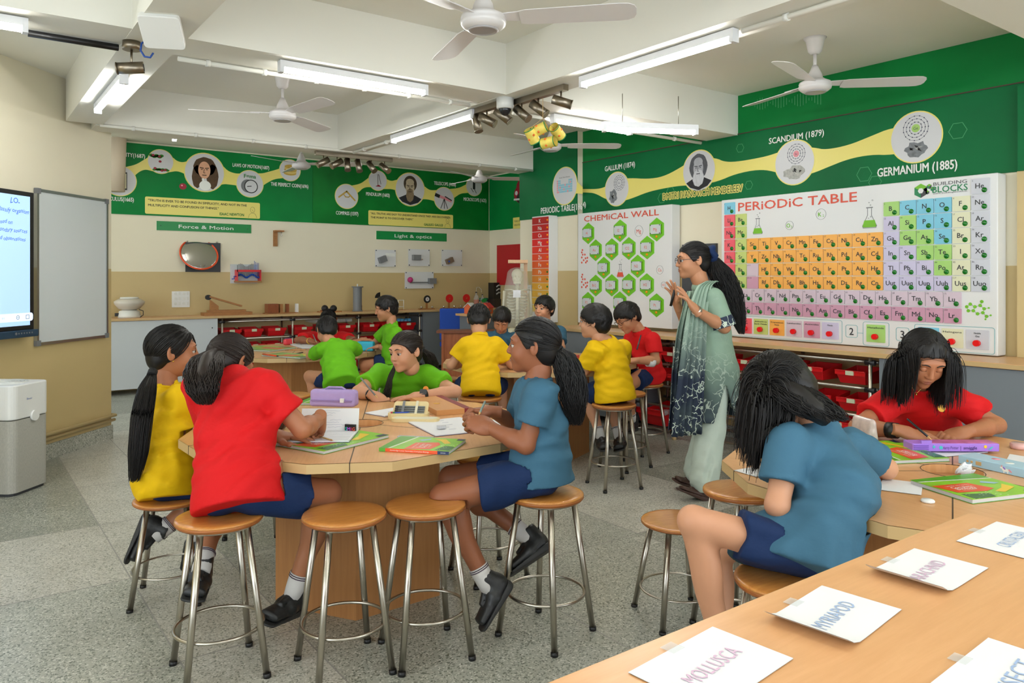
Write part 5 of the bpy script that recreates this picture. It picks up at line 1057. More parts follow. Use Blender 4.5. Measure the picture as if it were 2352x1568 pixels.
        for i in range(steps-1):
            dr = dr+GV*(.1+.3*min(1, i/9))+wv*math.sin(i*.55)*.5+(wv[:, [1, 2, 0]]*np.sin(i*.5+ph)[:, None])*.5; lp = (pos-hcn)@Mi.T-CR; k = np.linalg.norm(lp/(CRR*1.1), axis=1); nn = (lp/CRR**2)@(Mh.T/hs); nn /= np.linalg.norm(nn, axis=1)[:, None]; o_ = np.einsum('ij,ij->i', dr, nn); up_ = np.clip(-(nn@gv)*3+.9, 0, 1); dr = dr-nn*(np.maximum(o_, 0)*np.clip((1.3-k)/.2, 0, 1)*up_)[:, None]
            dr /= np.linalg.norm(dr, axis=1)[:, None]; pos = pos+dr*(ln/steps)[:, None]
            for _ in range(2):
                lp = (pos-hcn)@Mi.T; k = np.linalg.norm((lp-CR)/(CRR*1.1), axis=1); ins = (k < 1) ; sc_ = np.where(ins, 1/np.maximum(k, .05), 1)[:, None]; lp = CR+(lp-CR)*sc_
                fc = A3((0, .03, -.05)); fr_ = A3((.06, .066, .075)); k = np.linalg.norm((lp-fc)/fr_, axis=1); sc_ = np.where(k < 1, 1/np.maximum(k, .05), 1)[:, None]; lp = fc+(lp-fc)*sc_; mf = (lp[:, 1] > .04) & (lp[:, 2] < .055); lp[mf, 0] = (sgn*np.maximum(np.abs(lp[:, 0]), .056))[mf]; pos = lp@Mh.T+hcn
                for a, b, r in col:
                    ba = b-a; tt = np.clip(((pos-a)@ba)/(ba@ba), 0, 1); c = a+tt[:, None]*ba; dv = pos-c; L_ = np.linalg.norm(dv, axis=1); ins = L_ < r; pos = np.where(ins[:, None], c+dv/np.maximum(L_, 1e-5)[:, None]*r, pos)
            new = pos; dr = .75*dr+.25*(new-out[-1])/(np.linalg.norm(new-out[-1], axis=1)[:, None]+1e-6); out.append(new)
        P_ = np.stack(out, 1); V, Q = strands(P_[::7], .003, .001); hp.append((V, Q, 0)); V, Q = strands(P_, .0013, .0006); hp.append((V, Q, 0))
    ho = mk('hair', hp, hm, T, base)
    if 'tail' in hair:                       # a gathered tail: guide points, widths
        g = np.array([tuple(p) for p in hair['tail']]); wd = np.array(hair['w']); u = np.linspace(0, len(g)-1, 22); gi = np.stack([np.interp(u, range(len(g)), g[:, k]) for k in range(3)], 1)
        for _ in range(2): gi[1:-1] = (gi[:-2]+2*gi[1:-1]+gi[2:])/4
        wi = np.interp(u, range(len(wd)), wd); n = int(hair.get('tn', 190)*2); a = rg.uniform(0, 2*PI, n); rr = np.sqrt(rg.uniform(0, 1, n)); wav = hair.get('wave', .3); sx = np.array(W(1, 0, 0)); sy = np.array(W(0, 1, 0)); fl = hair.get('flat', .6); tt = np.linspace(0, 1, 22)
        off = (np.cos(a)*rr)[:, None, None]*sx+(np.sin(a)*rr*fl)[:, None, None]*sy; ph = rg.uniform(0, 6, (n, 1)); wob = wav*.35*np.sin(tt[None]*rg.uniform(9, 15, (n, 1))*hair.get('wf', 1)+ph); P_ = gi[None]+off*wi[None, :, None]+wob[..., None]*wi[None, :, None]*sx*.8; lf = rg.uniform(.86, 1.0, n); idx = lf[:, None]*np.linspace(0, 21, 22)[None]; i0 = np.minimum(idx.astype(int), 20); fr = (idx-i0)[..., None]; P_ = np.take_along_axis(P_, i0[..., None], 1)*(1-fr)+np.take_along_axis(P_, (i0+1)[..., None], 1)*fr
        V, Q = strands(P_, .0021*hair.get('th', 1), .0008); pt = [(V, Q, 0)]; m = MB(); m.tube([Vector(p) for p in gi[:-2]], list(wi[:-2]*hair.get('core', .42)), 10); pt.append((np.array(m.v), np.array([f_ for f_ in m.f if len(f_) == 4]), 0)); mk('ponytail', pt, hm, T, base)
        if hair.get('band', 1): m = MB(); m.tube([Vector(gi[0])-nrm(gi[1]-gi[0])*.012, Vector(gi[0])+nrm(gi[1]-gi[0])*.016], wi[0]*1.15, 14); mk2(m, 'hair_tie', M_TIE, T, base)
    return T, HV, base
def mk2(m, name, mats, parent, base, local=None):
    b = Vector(local if local is not None else base); m.v = [tuple(Vector(v)-b) for v in m.v]; return m.build(name, mats, parent)
# ================================================================ people: smooth bodies grown from distance fields
import openvdb as vdb
A3 = lambda v: np.array(v, dtype=np.float32)
class Field:
    def __init__(s, lo, hi, vox):
        s.lo = A3(lo)-3*vox; s.vox = vox; s.n = np.ceil((A3(hi)+3*vox-s.lo)/vox).astype(int)+1
        s.a = np.full(s.n, .5, np.float32); s.ax = [s.lo[i]+np.arange(s.n[i], dtype=np.float32)*vox for i in range(3)]
    def _sl(s, lo, hi):
        i0 = np.maximum(0, np.floor((A3(lo)-s.lo)/s.vox).astype(int)); i1 = np.minimum(s.n, np.ceil((A3(hi)-s.lo)/s.vox).astype(int)+1)
        if (i1 <= i0).any(): return None, None
        sl = tuple(slice(a, b) for a, b in zip(i0, i1))
        P = np.stack(np.meshgrid(*[s.ax[k][sl[k]] for k in range(3)], indexing='ij'), -1)
        return sl, P
    def op(s, prim, k=.0, mode='add', pad=.03):
        fn, lo, hi = prim; sl, P = s._sl(A3(lo)-pad-k, A3(hi)+pad+k)
        if sl is None: return s
        d = fn(P); a = s.a[sl]
        if mode == 'add':
            r = np.minimum(a, d)
            if k: h = np.maximum(k-np.abs(a-d), 0)/k; r = r-h*h*k*.25
        elif mode == 'sub':
            d = -d; r = np.maximum(a, d)
            if k: h = np.maximum(k-np.abs(a-d), 0)/k; r = r+h*h*k*.25
        else: r = np.maximum(a, d)
        s.a[sl] = r; return s
    def cut(s, p, n):            # remove everything on the side n points to
        P = sum((s.ax[i]-p[i]).reshape([-1 if j == i else 1 for j in range(3)])*n[i] for i in range(3)); s.a = np.maximum(s.a, P.astype(np.float32)); return s
    def warp(s, fn):
        m = np.abs(s.a) < .03
        i = np.argwhere(m); P = s.lo+i*s.vox; s.a[m] += fn(P.astype(np.float32)); return s
    def mesh(s):
        g = vdb.FloatGrid(.5); g.copyFromArray(np.clip(s.a, -4*s.vox, 4*s.vox).astype(np.float32)); v, q = g.convertToQuads(0.0)
        v = s.lo+v*s.vox; q = q.astype(int)
        if len(q):
            a, b, c = v[q[:, 0]], v[q[:, 1]], v[q[:, 2]]; d = v[q[:, 3]]
            vol = np.einsum('ij,ij->i', a, np.cross(b, c)).sum()+np.einsum('ij,ij->i', a, np.cross(c, d)).sum()
            if vol < 0: q = q[:, ::-1]
        return v, q
def rc(a, b, ra, rb):
    a, b = A3(a), A3(b); ba = b-a; L2 = max(1e-9, float(ba@ba)); R = max(ra, rb)
    def fn(P):
        v = P-a; t = np.clip((v@ba)/L2, 0, 1); return np.linalg.norm(v-t[..., None]*ba, axis=-1)-(ra+(rb-ra)*t)
    return fn, np.minimum(a, b)-R, np.maximum(a, b)+R
def ec(a, b, side, r0, r1):
    a, b = A3(a), A3(b); ax = b-a; L = float(np.linalg.norm(ax)); n = ax/L; sd = A3(side); sd = sd-n*(sd@n); sd /= np.linalg.norm(sd); fr = np.cross(n, sd); R = max(r0+r1)
    def fn(P):
        v = P-a; u = v@n; t = np.clip(u/L, 0, 1); e = u-t*L; x = v@sd; y = v@fr
        rs = r0[0]+(r1[0]-r0[0])*t; rf = r0[1]+(r1[1]-r0[1])*t; re = np.minimum(rs, rf)*.7
        k = np.sqrt((x/rs)**2+(y/rf)**2+(e/re)**2); return (k-1)*np.minimum(rs, rf)
    return fn, np.minimum(a, b)-R, np.maximum(a, b)+R
def el(c, r, M=None):
    c = A3(c); r = A3(r); R = float(r.max()); Mi = None if M is None else np.array(M, np.float32)
    def fn(P):
        v = P-c
        if Mi is not None: v = v@Mi
        k = np.linalg.norm(v/r, axis=-1); return (k-1)*float(r.min())*(.5+.5*np.minimum(1, k))
    return fn, c-R, c+R
def wr(P, seed, f=28, amp=.004):            # cloth wrinkles
    rg = np.random.default_rng(seed); d = rg.normal(size=(6, 3)); d /= np.linalg.norm(d, axis=1)[:, None]; d[:3, 2] *= 1.6
    a = 1.6*np.sin(P@d[3]*f*.55+rg.uniform(0, 6))+1.1*np.sin(P@d[4]*f*.8)
    w = np.sin(P@d[0]*f+a)+.6*np.sin(P@d[1]*f*1.7+1.4*a)+.35*np.sin(P@d[2]*f*2.6-a)
    return amp*np.clip(w, -1.3, 1.3)*(.45+.55*np.sin(P@d[5]*f*.35+rg.uniform(0, 6)))
# ---------------------------------------------------------------- head, hand and shoe patterns (own coordinates: x right, y ahead, z up)
def head_fn(lids, P=None, grid=True):
    prims = [(el((0, -.01, .022), (.073, .091, .084)), 0, 'add'), (el((0, .034, -.016), (.058, .056, .066)), .02, 'add'), (el((0, .03, -.056), (.049, .05, .05)), .02, 'add'), (el((0, .067, -.09), (.019, .018, .018)), .03, 'add'),
             (el((.034, .056, -.034), (.024, .026, .026)), .02, 'add'), (el((-.034, .056, -.034), (.024, .026, .026)), .02, 'add'), (rc((-.035, .074, .024), (.035, .074, .024), .016, .016), .012, 'add'),
             (el((.032, .1, .001), (.017, .017, .0125)), .012, 'sub'), (el((-.032, .1, .001), (.017, .017, .0125)), .012, 'sub'),
             (rc((0, .086, .014), (0, .101, -.026), .0065, .0105), .01, 'add'), (el((.009, .094, -.03), (.0085, .009, .007)), .006, 'add'), (el((-.009, .094, -.03), (.0085, .009, .007)), .006, 'add'),
             (el((0, .083, -.058), (.02, .011, .012)), .014, 'add'), (rc((-.016, .093, -.0605), (.016, .093, -.0605), .0022, .0022), .004, 'sub')]
    for s in (-1, 1):
        prims += [(el((s*.078, -.012, -.004), (.007, .019, .031), Matrix.Rotation(s*.35, 3, 'Z')), .006, 'add'), (el((s*.085, -.007, .002), (.005, .010, .017)), .004, 'sub')]
        c = A3((s*.031, .0765, .001)); zl = .0035 if lids == 'open' else -.0065
        b = el(c, (.0142, .0142, .0142))
        prims.append(((lambda P, b=b, zl=zl: np.maximum(b[0](P), (.001+zl)-P[..., 2]-(P[..., 1]-.0765)*.15)), b[1], b[2]) + ())
        prims[-1] = (prims[-1], .002, 'add')
    return prims
HEADS = {}
def head_mesh(lids):
    if lids not in HEADS:
        f = Field((-.1, -.12, -.13), (.1, .13, .12), .0026)
        for p, k, m in head_fn(lids): f.op(p, k, m)
        f.op(rc((0, -.02, -.04), (0, -.026, -.085), .05, .045), .03)
        i = f; v, q = f.mesh(); HEADS[lids] = (v, q, f)
    return HEADS[lids]
def head_y(lids, x, z):
    f = head_mesh(lids)[2]; i = int(round((x-f.lo[0])/f.vox)); k = int(round((z-f.lo[2])/f.vox)); col = f.a[i, :, k]
    j = np.nonzero(col < 0)[0]
    if not len(j): return .07
    j = j[-1]; return f.lo[1]+(j+col[j]/(col[j]-col[j+1]))*f.vox
HY = [(-.2, -.085), (-.1, -.085), (-.05, -.07), (-.02, -.03), (-.005, .0), (.018, -.012), (.034, .008), (.05, .036), (.07, .052), (.09, .064), (.2, .07)]
def hairline(y, drop=0): return np.interp(y, [a for a, b in HY], [b for a, b in HY])-drop
CR, CRR = A3((0, -.01, .022)), A3((.0755, .0935, .0865))
CAPS = {}
def cap_mesh(kind):
    if kind not in CAPS:
        th = {'pulled': .006, 'short': .012, 'loose': .009, 'bowl': .015}[kind]; f = Field((-.11, -.13, -.12), (.11, .12, .14), .0036)
        f.op(el(CR, CRR+th), 0); f.op(el((0, -.05, -.035), (.058+th*.4, .05+th*.4, .05)), .02)
        if kind in ('short', 'bowl'): f.op(el((0, -.0, .05), (.07, .08, .07)), .02)
        X, Y, Z = np.meshgrid(*f.ax, indexing='ij'); drop = {'pulled': .0, 'short': .004, 'loose': .0, 'bowl': .018}[kind]
        zl = hairline(Y, 0)-np.where(Y > .05, drop, 0)-np.where((Y < .02) & (np.abs(X) < .06), .01 if kind != 'short' else 0, 0)
        z2 = .012*np.sin(X*170)*np.where(Y > .04, 1, .2) if kind in ('short', 'bowl') else 0
        f.a = np.maximum(f.a, ((zl+z2)-Z)*.75)
        f.warp(lambda P: (wr(P, 3, 130, .0016) if kind != 'pulled' else wr(P*A3((1, .4, 1)), 5, 150, .0006)))
        CAPS[kind] = f.mesh()
    return CAPS[kind]
HANDS = {}
def hand_mesh(pose):                        # a right hand, palm down (-z), thumb towards -x
    if pose not in HANDS:
        f = Field((-.085, -.03, -.085), (.06, .175, .03), .0024)
        f.op(el((.001, .045, 0), (.037, .05, .0145)), 0); f.op(rc((0, -.03, 0), (0, .02, 0), .0235, .024), .02)
        f.op(el((-.022, .03, -.006), (.016, .03, .013)), .012); f.op(el((.022, .03, -.005), (.014, .028, .012)), .012)
        base = [(-.0275, .083, .001), (-.0095, .09, .003), (.009, .087, .002), (.0265, .076, -.001)]; ln = [(.034, .021, .017), (.038, .024, .018), (.035, .023, .018), (.026, .017, .016)]; spread = [-.12, -.03, .05, .14]
        if pose == 'flat': cur = [(.12, .18, .12), (.1, .2, .14), (.12, .22, .16), (.18, .25, .18)]; th = [(-.026, .022, -.006), (-.05, .05, -.014), (-.06, .078, -.018), (-.058, .1, -.02)]
        elif pose == 'spread': cur = [(-.05, .1, .08), (.02, .12, .1), (.1, .2, .1), (.2, .25, .15)]; spread = [-.3, -.08, .14, .36]; th = [(-.026, .022, -.004), (-.06, .045, -.012), (-.082, .066, -.014), (-.094, .082, -.012)]
        else: cur = [(.75, .95, .5), (.9, 1.0, .5), (1.0, 1.1, .6), (1.05, 1.15, .7)]; th = [(-.026, .022, -.01), (-.04, .055, -.03), (-.03, .082, -.042), (-.02, .1, -.05)]
        for b, l, c, sp in zip(base, ln, cur, spread):
            p = A3(b); ang = 0; r = .0092
            for L, a in zip(l, c):
                ang += a; d = A3((math.sin(sp)*math.cos(ang), math.cos(ang)*math.cos(sp), -math.sin(ang))); q = p+d*L; f.op(rc(p, q, r, r*.9), .004 if r > .009 else .0015); p = q; r *= .9
        for i in range(3): f.op(rc(th[i], th[i+1], (.0125, .0105, .009)[i], (.0105, .009, .0078)[i]), .008)
        HANDS[pose] = f.mesh()
    return HANDS[pose]
SHOE = {}
def shoe_mesh():
    if not SHOE:
        f = Field((-.06, -.09, -.09), (.06, .19, .05), .0034)
        f.op(ec((0, -.035, -.04), (0, .02, -.045), (1, 0, 0), (.034, .036), (.037, .034)), 0); f.op(ec((0, .02, -.05), (.002, .115, -.058), (1, 0, 0), (.038, .03), (.038, .02)), .03); f.op(rc((0, -.02, -.03), (0, -.012, .02), .038, .036), .02)
        f.op(rc((0, -.012, .0), (0, -.008, .06), .03, .03), .004, 'sub'); f.op(ec((0, .03, -.01), (0, .07, -.025), (1, 0, 0), (.014, .01), (.012, .008)), .008); f.cut((0, 0, -.07), (0, 0, -1)); SHOE['u'] = f.mesh()
        f = Field((-.07, -.1, -.1), (.07, .2, -.03), .0034)
        f.op(ec((0, -.04, -.07), (.002, .125, -.07), (1, 0, 0), (.038, .03), (.043, .03)), 0); f.op(ec((0, -.03, -.07), (.002, .06, -.07), (1, 0, 0), (.039, .03), (.037, .03)), .01); f.cut((0, 0, -.085), (0, 0, -1)); f.cut((0, 0, -.062), (0, .1, 1)); SHOE['s'] = f.mesh()
    return SHOE
def mk(name, parts, mats, parent, base=(0, 0, 0), label=None):     # parts: (verts, faces, material index)
    me = bpy.data.meshes.new(name); vs, fs, mi = [], [], []; o = 0; b = np.array(base, float)
    for v, q, m in parts:
        if not len(v): continue
        vs.append(np.asarray(v, float)-b); fs.append((np.asarray(q, int)+o)); mi += [m]*len(q); o += len(v)
    V = np.concatenate(vs).astype(np.float32); L = np.concatenate(fs).astype(np.int32); me.vertices.add(len(V)); me.vertices.foreach_set('co', V.ravel()); me.loops.add(L.size); me.loops.foreach_set('vertex_index', L.ravel()); me.polygons.add(len(L)); me.polygons.foreach_set('loop_start', np.arange(0, L.size, 4, dtype=np.int32)); me.update(calc_edges=True); me.validate()
    for m in (mats if isinstance(mats, (list, tuple)) else [mats]): me.materials.append(m)
    me.polygons.foreach_set('material_index', mi); me.polygons.foreach_set('use_smooth', [True]*len(me.polygons))
    ob = bpy.data.objects.new(name, me); C.objects.link(ob); ob.parent = parent
    if label: ob['label'] = label
    return ob
def strands(polys, r0, r1, n=3):           # polys: array (count, points, 3) -> thin tapered tubes
    K, T, _ = polys.shape; tan = np.gradient(polys, axis=1); tan /= np.linalg.norm(tan, axis=-1, keepdims=True)+1e-9
    ref = np.where(np.abs(tan[..., 2:3]) < .9, A3((0, 0, 1)), A3((1, 0, 0))); u = np.cross(tan, ref); u /= np.linalg.norm(u, axis=-1, keepdims=True)+1e-9; w = np.cross(tan, u)
    r = (r0+(r1-r0)*np.linspace(0, 1, T)**1.5)[None, :, None]; ring = [polys+(u*math.cos(2*PI*q/n)+w*math.sin(2*PI*q/n))*r for q in range(n)]
    V = np.stack(ring, 2).reshape(-1, 3); i = np.arange(K)[:, None, None]*T*n+np.arange(T-1)[None, :, None]*n; q = np.arange(n)[None, None, :]
    a = i+q; b = i+(q+1) % n; return V, np.stack([a, b, b+n, a+n], -1).reshape(-1, 4)
# ================================================================ the class
def Q(px, py, Y, dz=0): return J(px, py, Y)+Vector((0, 0, dz))
SZ = .565+.118
def PL(px, Y, z=SZ): return JZ(px, Y, z)
# 1 girl in yellow, far left
Q1 = lambda x, y, Y: Q(x, y, Y*1.14); pel = PL(385, 3.42, .4435+.122); t, HV, b = person('girl in yellow shirt with waist long straight ponytail, sitting sideways on a stool',
    dict(pel=pel, ch=Q1(386, 905, 3.1), sR=Q1(418, 922, 3.01), sL=Q1(364, 908, 3.2), eR=Q1(446, 1000, 3.1), wR=JZ(492, 3.6, .62), eL=Q1(425, 1000, 3.3), wL=JZ(492, 3.74, .62), hs=D(.25, -1, 0),
         kR=Q1(492, 1118, 3.1), aR=Q1(366, 1222, 2.99), tR=Q1(300, 1293, 2.93), kL=Q1(500, 1105, 3.32), aL=Q1(455, 1232, 3.3), tL=Q1(440, 1300, 3.2), hc=Q1(396, 806, 3.12), hf=D(.86, .5, -.03), hu=D(0, 0, 1)),
    'yellow', 'c', 1.1, 1.09, dict(kind='pony', tie=(0, -.085, -.05), tail=[Q1(350, 856, 2.98), Q1(338, 890, 2.92), Q1(325, 960, 2.86), Q1(318, 1040, 2.84), Q1(308, 1108, 2.83)], w=[.018, .041, .048, .043, .023], wave=.12, tn=260), gaze=(0, 1, 0), seed=1, hem=.135)
MB().ball(HV((.08, -.004, -.036)), .004).build('earring', M_GOLD, t).location = -b
# 2 girl in red bending over
pel = PL(545, 2.77); t, HV, b = person('girl in red shirt seen from behind, bending over an open notebook',
    dict(pel=pel, ch=Q(535, 875, 2.93), sR=Q(612, 885, 2.91), sL=Q(454, 893, 2.88), eR=Q(694, 985, 2.93), wR=Q(735, 962, 3.1), gR=D(-.25, .7, -.65), pR=D(-.75, -.3, -.55), eL=Q(506, 1008, 3.02), wL=Q(628, 1000, 3.1), gL=D(1, .05, -.06), pL=D(0, 0, -1), hs=D(1, .1, 0),
         kR=Q(752, 1132, 2.98), aR=Q(674, 1362, 2.95), tR=Q(628, 1408, 2.85), kL=Q(500, 1148, 3.1), aL=Q(464, 1300, 2.87), tL=Q(442, 1376, 2.67), hc=Q(527, 832, 3.03), hf=D(.35, .75, -.6), hu=D(.1, .3, .9)),
    'red', 'c', 1.06, .98, dict(kind='pony', tie=(-.03, -.095, .02), tail=[Q(494, 806, 2.93), Q(476, 822, 2.84), Q(466, 858, 2.75), Q(464, 898, 2.72), Q(472, 930, 2.73)], w=[.03, .06, .064, .056, .024], wave=.6, tn=260, th=1.1, band=0), lids='down', hands=('flat', 'pen'), seed=2, hairm=M_HAIRB, hem=.1, fat=1.02)
# 3 girl in green, centre
pel = PL(930, 4.62); t, HV, b = person('girl in bright green shirt writing with a pencil, looking aside, dark sports watch',
    dict(pel=pel, ch=Q(928, 852, 4.52), sR=Q(866, 860, 4.48), sL=Q(988, 862, 4.5), eR=Q(822, 905, 4.3), wR=Q(858, 908, 4.2), gR=D(.6, .1, -.35), pR=D(.3, .5, -.8), eL=Q(1046, 905, 4.32), wL=Q(962, 909, 4.2), gL=D(-1, .0, -.12), pL=D(0, 0, -1), hs=D(-1, 0, 0),
         kR=PL(895, 4.25, .6), aR=PL(900, 4.28, .25), tR=PL(900, 4.15, .2), kL=PL(965, 4.25, .6), aL=PL(960, 4.3, .25), tL=PL(960, 4.17, .2), hc=Q(932, 806, 4.4), hf=D(-.62, -.75, -.13), hu=D(-.06, 0, 1)),
    'green', 'a', 1.02, 1.0, dict(kind='pony', tie=(.0, -.098, .01), tail=[Q(965, 800, 4.47), Q(983, 812, 4.5), Q(992, 835, 4.52), Q(995, 865, 4.56)], w=[.022, .035, .038, .02], wave=.4, tn=150), gaze=(.1, 1, -.18), hands=('flat', 'pen'), seed=3, hairm=M_HAIRB, lower=False)
rg_ = random.Random(4); pts = np.array([[tuple(Q(906-k*2.2+(q_[0]*(2.5+k*.7))+1.6*math.sin(k*.9+q_[1]), 838+k*8.5*q_[2], 4.4-.012*k-.02*q_[0])) for k in range(10)] for q_ in [(rg_.uniform(-1, 1), rg_.uniform(0, 2), rg_.uniform(.85, 1.05)) for a in range(170)]])
V, F_ = strands(pts, .002, .0008); mk('hair_lock', [(V, F_, 0)], M_HAIRB, t, b)
q, w, d = band_at('L', .03, .031, .013, 'watch', M_BLACK, t, b); n_ = D(0, -.75, .6); m = MB(); m.rbox((-.019, -.017, -.006), (.019, .017, .008), .006, 0, Matrix.Translation(w+n_*.03) @ n_.to_track_quat('Z', 'Y').to_matrix().to_4x4()); mk2(m, 'watch_case', M_DGREY, q, b)
band_at('R', .03, .0305, .004, 'wrist_band', M_BLACK, t, b)
p = Q(978, 893, 4.36); m = MB(); m.tube([p, p+D(0, -1, .3)*.004], .016, 16); put_text(m, '', 0, 0); mk2(m, 'shirt_badge', mat('badge_orange', rgb(246, 150, 30), .5), t, b)
# 4 girl in blue, centre right
pel = PL(1238, 3.06); t, HV, b = person('girl in blue shirt in profile with wavy ponytail, holding a pen over her notebook',
    dict(pel=pel, ch=Q(1228, 890, 3.08), sL=Q(1245, 905, 2.95), sR=Q(1212, 898, 3.22), eL=Q(1208, 1036, 2.93), wL=Q(1124, 982, 3.0), gL=D(-.85, .25, .25), pL=D(.1, .75, -.6), eR=Q(1188, 975, 3.32), wR=Q(1132, 945, 3.16), gR=D(-.85, .0, .05), pR=D(.1, -.2, -.95), hs=D(.12, 1, 0),
         kL=Q(1018, 1142, 2.98), aL=Q(1118, 1340, 2.95), tL=Q(1098, 1432, 2.9), kR=Q(1036, 1098, 3.28), aR=Q(1215, 1235, 3.16), tR=Q(1175, 1300, 3.1), hc=Q(1226, 793, 3.08), hf=D(-.98, .18, .02), hu=D(.03, 0, 1), bend=W(.02, 0, 0)),
    'blue', 'd', 1.05, 1.0, dict(kind='pony', tie=(0, -.105, .0), tail=[Q(1279, 797, 3.06), Q(1294, 815, 3.05), Q(1310, 860, 3.04), Q(1318, 920, 3.02), Q(1322, 978, 3.02)], w=[.018, .045, .055, .052, .022], wave=.7, tn=280, th=1.1), gaze=(0, 1, .05), hands=('pen', 'pen'), seed=4, hem=.08, sleeve=.6)
# 5..7 far table
pel = PL(782, 5.92, .67); person('boy in bright green shirt seen from behind, leaning on the table by the blue pouch',
    dict(pel=pel, ch=Q(772, 793, 6.12), sL=Q(738, 803, 6.1), sR=Q(806, 797, 6.15), eL=Q(712, 822, 6.3), wL=Q(738, 800, 6.5), eR=Q(824, 806, 6.35), wR=Q(800, 800, 6.6), hs=D(1, 0, 0), kL=PL(712, 6.2, .62), aL=PL(735, 6.05, .3), tL=PL(730, 5.95, .22), kR=PL(790, 6.3, .6), aR=PL(790, 6.2, .25), tR=PL(790, 6.3, .2), hc=Q(750, 758, 6.18), hf=D(-.45, .7, -.5), hu=D(0, .2, 1)),
    'green', 'b', .96, .97, dict(kind='short'), lids='down', fine=False, seed=5, hem=.11, lower=False)
pel = PL(757, 8.35); t, HV, b = person('child in red shirt with two hair buns writing, head bowed low',
    dict(pel=pel, ch=Q(752, 765, 8.2), sR=Q(712, 775, 8.15), sL=Q(790, 775, 8.15), eR=Q(684, 786, 7.85), wR=Q(716, 783, 7.66), gR=D(.8, -.2, -.2), eL=Q(812, 786, 7.85), wL=Q(800, 786, 7.6), hs=D(-1, 0, 0), kR=PL(735, 7.9, .6), aR=PL(740, 7.9, .25), tR=PL(740, 7.8, .2), kL=PL(780, 7.9, .6), aL=PL(775, 7.9, .25), tL=PL(775, 7.8, .2), hc=Q(755, 735, 8.02), hf=D(.05, -.55, -.83), hu=D(0, -.7, .6)),
    'red', 'd', 1.05, 1.0, dict(kind='pony', tie=(0, -.06, .09)), lids='down', fine=False, seed=6, lower=False)
for q in (746, 766): mk2(MB().ball(Q(q, 708, 8.0), .036), 'hair_bun', M_HAIR, t, b)
band_at('R', .04, .032, .006, 'wrist_band', mat('band_yellow', rgb(236, 190, 60), .6), t, b)
pel = PL(905, 7.0); person('boy in bright green shirt in profile, looking down at the blue pouch',
    dict(pel=pel, ch=Q(900, 755, 7.05), sL=Q(912, 765, 6.92), sR=Q(886, 760, 7.18), eL=Q(888, 800, 6.95), wL=Q(872, 796, 7.05), gL=D(-.9, .2, -.1), eR=Q(858, 790, 7.2), wR=Q(834, 780, 7.3), gR=D(-.9, .2, -.1), hs=D(.1, 1, 0), kL=PL(838, 6.95, .62), aL=PL(850, 7.0, .28), tL=PL(842, 6.95, .22), kR=PL(836, 7.15, .62), aR=PL(860, 7.2, .28), tR=PL(850, 7.2, .22), hc=Q(887, 708, 7.05), hf=D(-.95, -.2, -.2)),
    'green', 'b', .98, 1.0, dict(kind='short'), lids='down', fine=False, seed=7)
# 8..10 middle table
pel = PL(1104, 5.5); person('boy in yellow shirt seen squarely from behind, head bowed',
    dict(pel=pel, ch=Q(1104, 783, 5.62), sL=Q(1068, 792, 5.6), sR=Q(1142, 793, 5.62), eL=Q(1036, 842, 5.62), wL=Q(1066, 848, 5.8), eR=Q(1176, 845, 5.66), wR=Q(1168, 836, 5.9), hs=D(1, 0, 0), kL=PL(1062, 5.85, .62), aL=PL(1075, 5.8, .25), tL=PL(1075, 5.95, .2), kR=PL(1152, 5.88, .6), aR=PL(1150, 5.8, .25), tR=PL(1150, 5.95, .2), hc=Q(1100, 735, 5.7), hf=D(0, .82, -.55), hu=D(0, .3, 1)),
    'yellow', 'a', 1.0, 1.0, dict(kind='short'), lids='down', fine=True, seed=8, hem=.11)
pel = PL(1152, 7.25); person('boy in blue shirt bowing his head behind the boy in yellow',
    dict(pel=pel, ch=Q(1152, 768, 7.1), sR=Q(1118, 778, 7.1), sL=Q(1186, 778, 7.05), eR=Q(1100, 815, 6.95), wR=Q(1130, 818, 6.75), eL=Q(1200, 815, 6.95), wL=Q(1172, 818, 6.72), hs=D(-1, .1, 0), kR=PL(1130, 6.85, .6), aR=PL(1135, 6.9, .25), tR=PL(1135, 6.8, .2), kL=PL(1172, 6.85, .6), aL=PL(1170, 6.9, .25), tL=PL(1170, 6.8, .2), hc=Q(1152, 734, 6.95), hf=D(-.1, -.75, -.6), hu=D(.1, -.3, 1)),
    'blue', 'b', 1.0, 1.0, dict(kind='short'), lids='down', fine=False, seed=9, lower=False)
pel = PL(1262, 7.35); person('boy in blue shirt with thick fringe looking up, near the metal label board',
    dict(pel=pel, ch=Q(1256, 752, 7.3), sR=Q(1226, 762, 7.35), sL=Q(1288, 762, 7.2), eR=Q(1222, 810, 7.15), wR=Q(1236, 815, 6.95), eL=Q(1290, 812, 7.05), wL=Q(1262, 818, 6.85), hs=D(-.95, -.3, 0), kR=PL(1235, 6.95, .6), aR=PL(1238, 7.0, .25), tR=PL(1235, 6.9, .2), kL=PL(1275, 6.95, .6), aL=PL(1270, 7.0, .25), tL=PL(1270, 6.9, .2), hc=Q(1250, 708, 7.2), hf=D(-.62, -.78, .0), hu=D(.05, 0, 1)),
    'blue', 'a', 1.0, 1.02, dict(kind='bowl'), gaze=(-.2, 1, .35), fine=False, seed=10, lower=False)
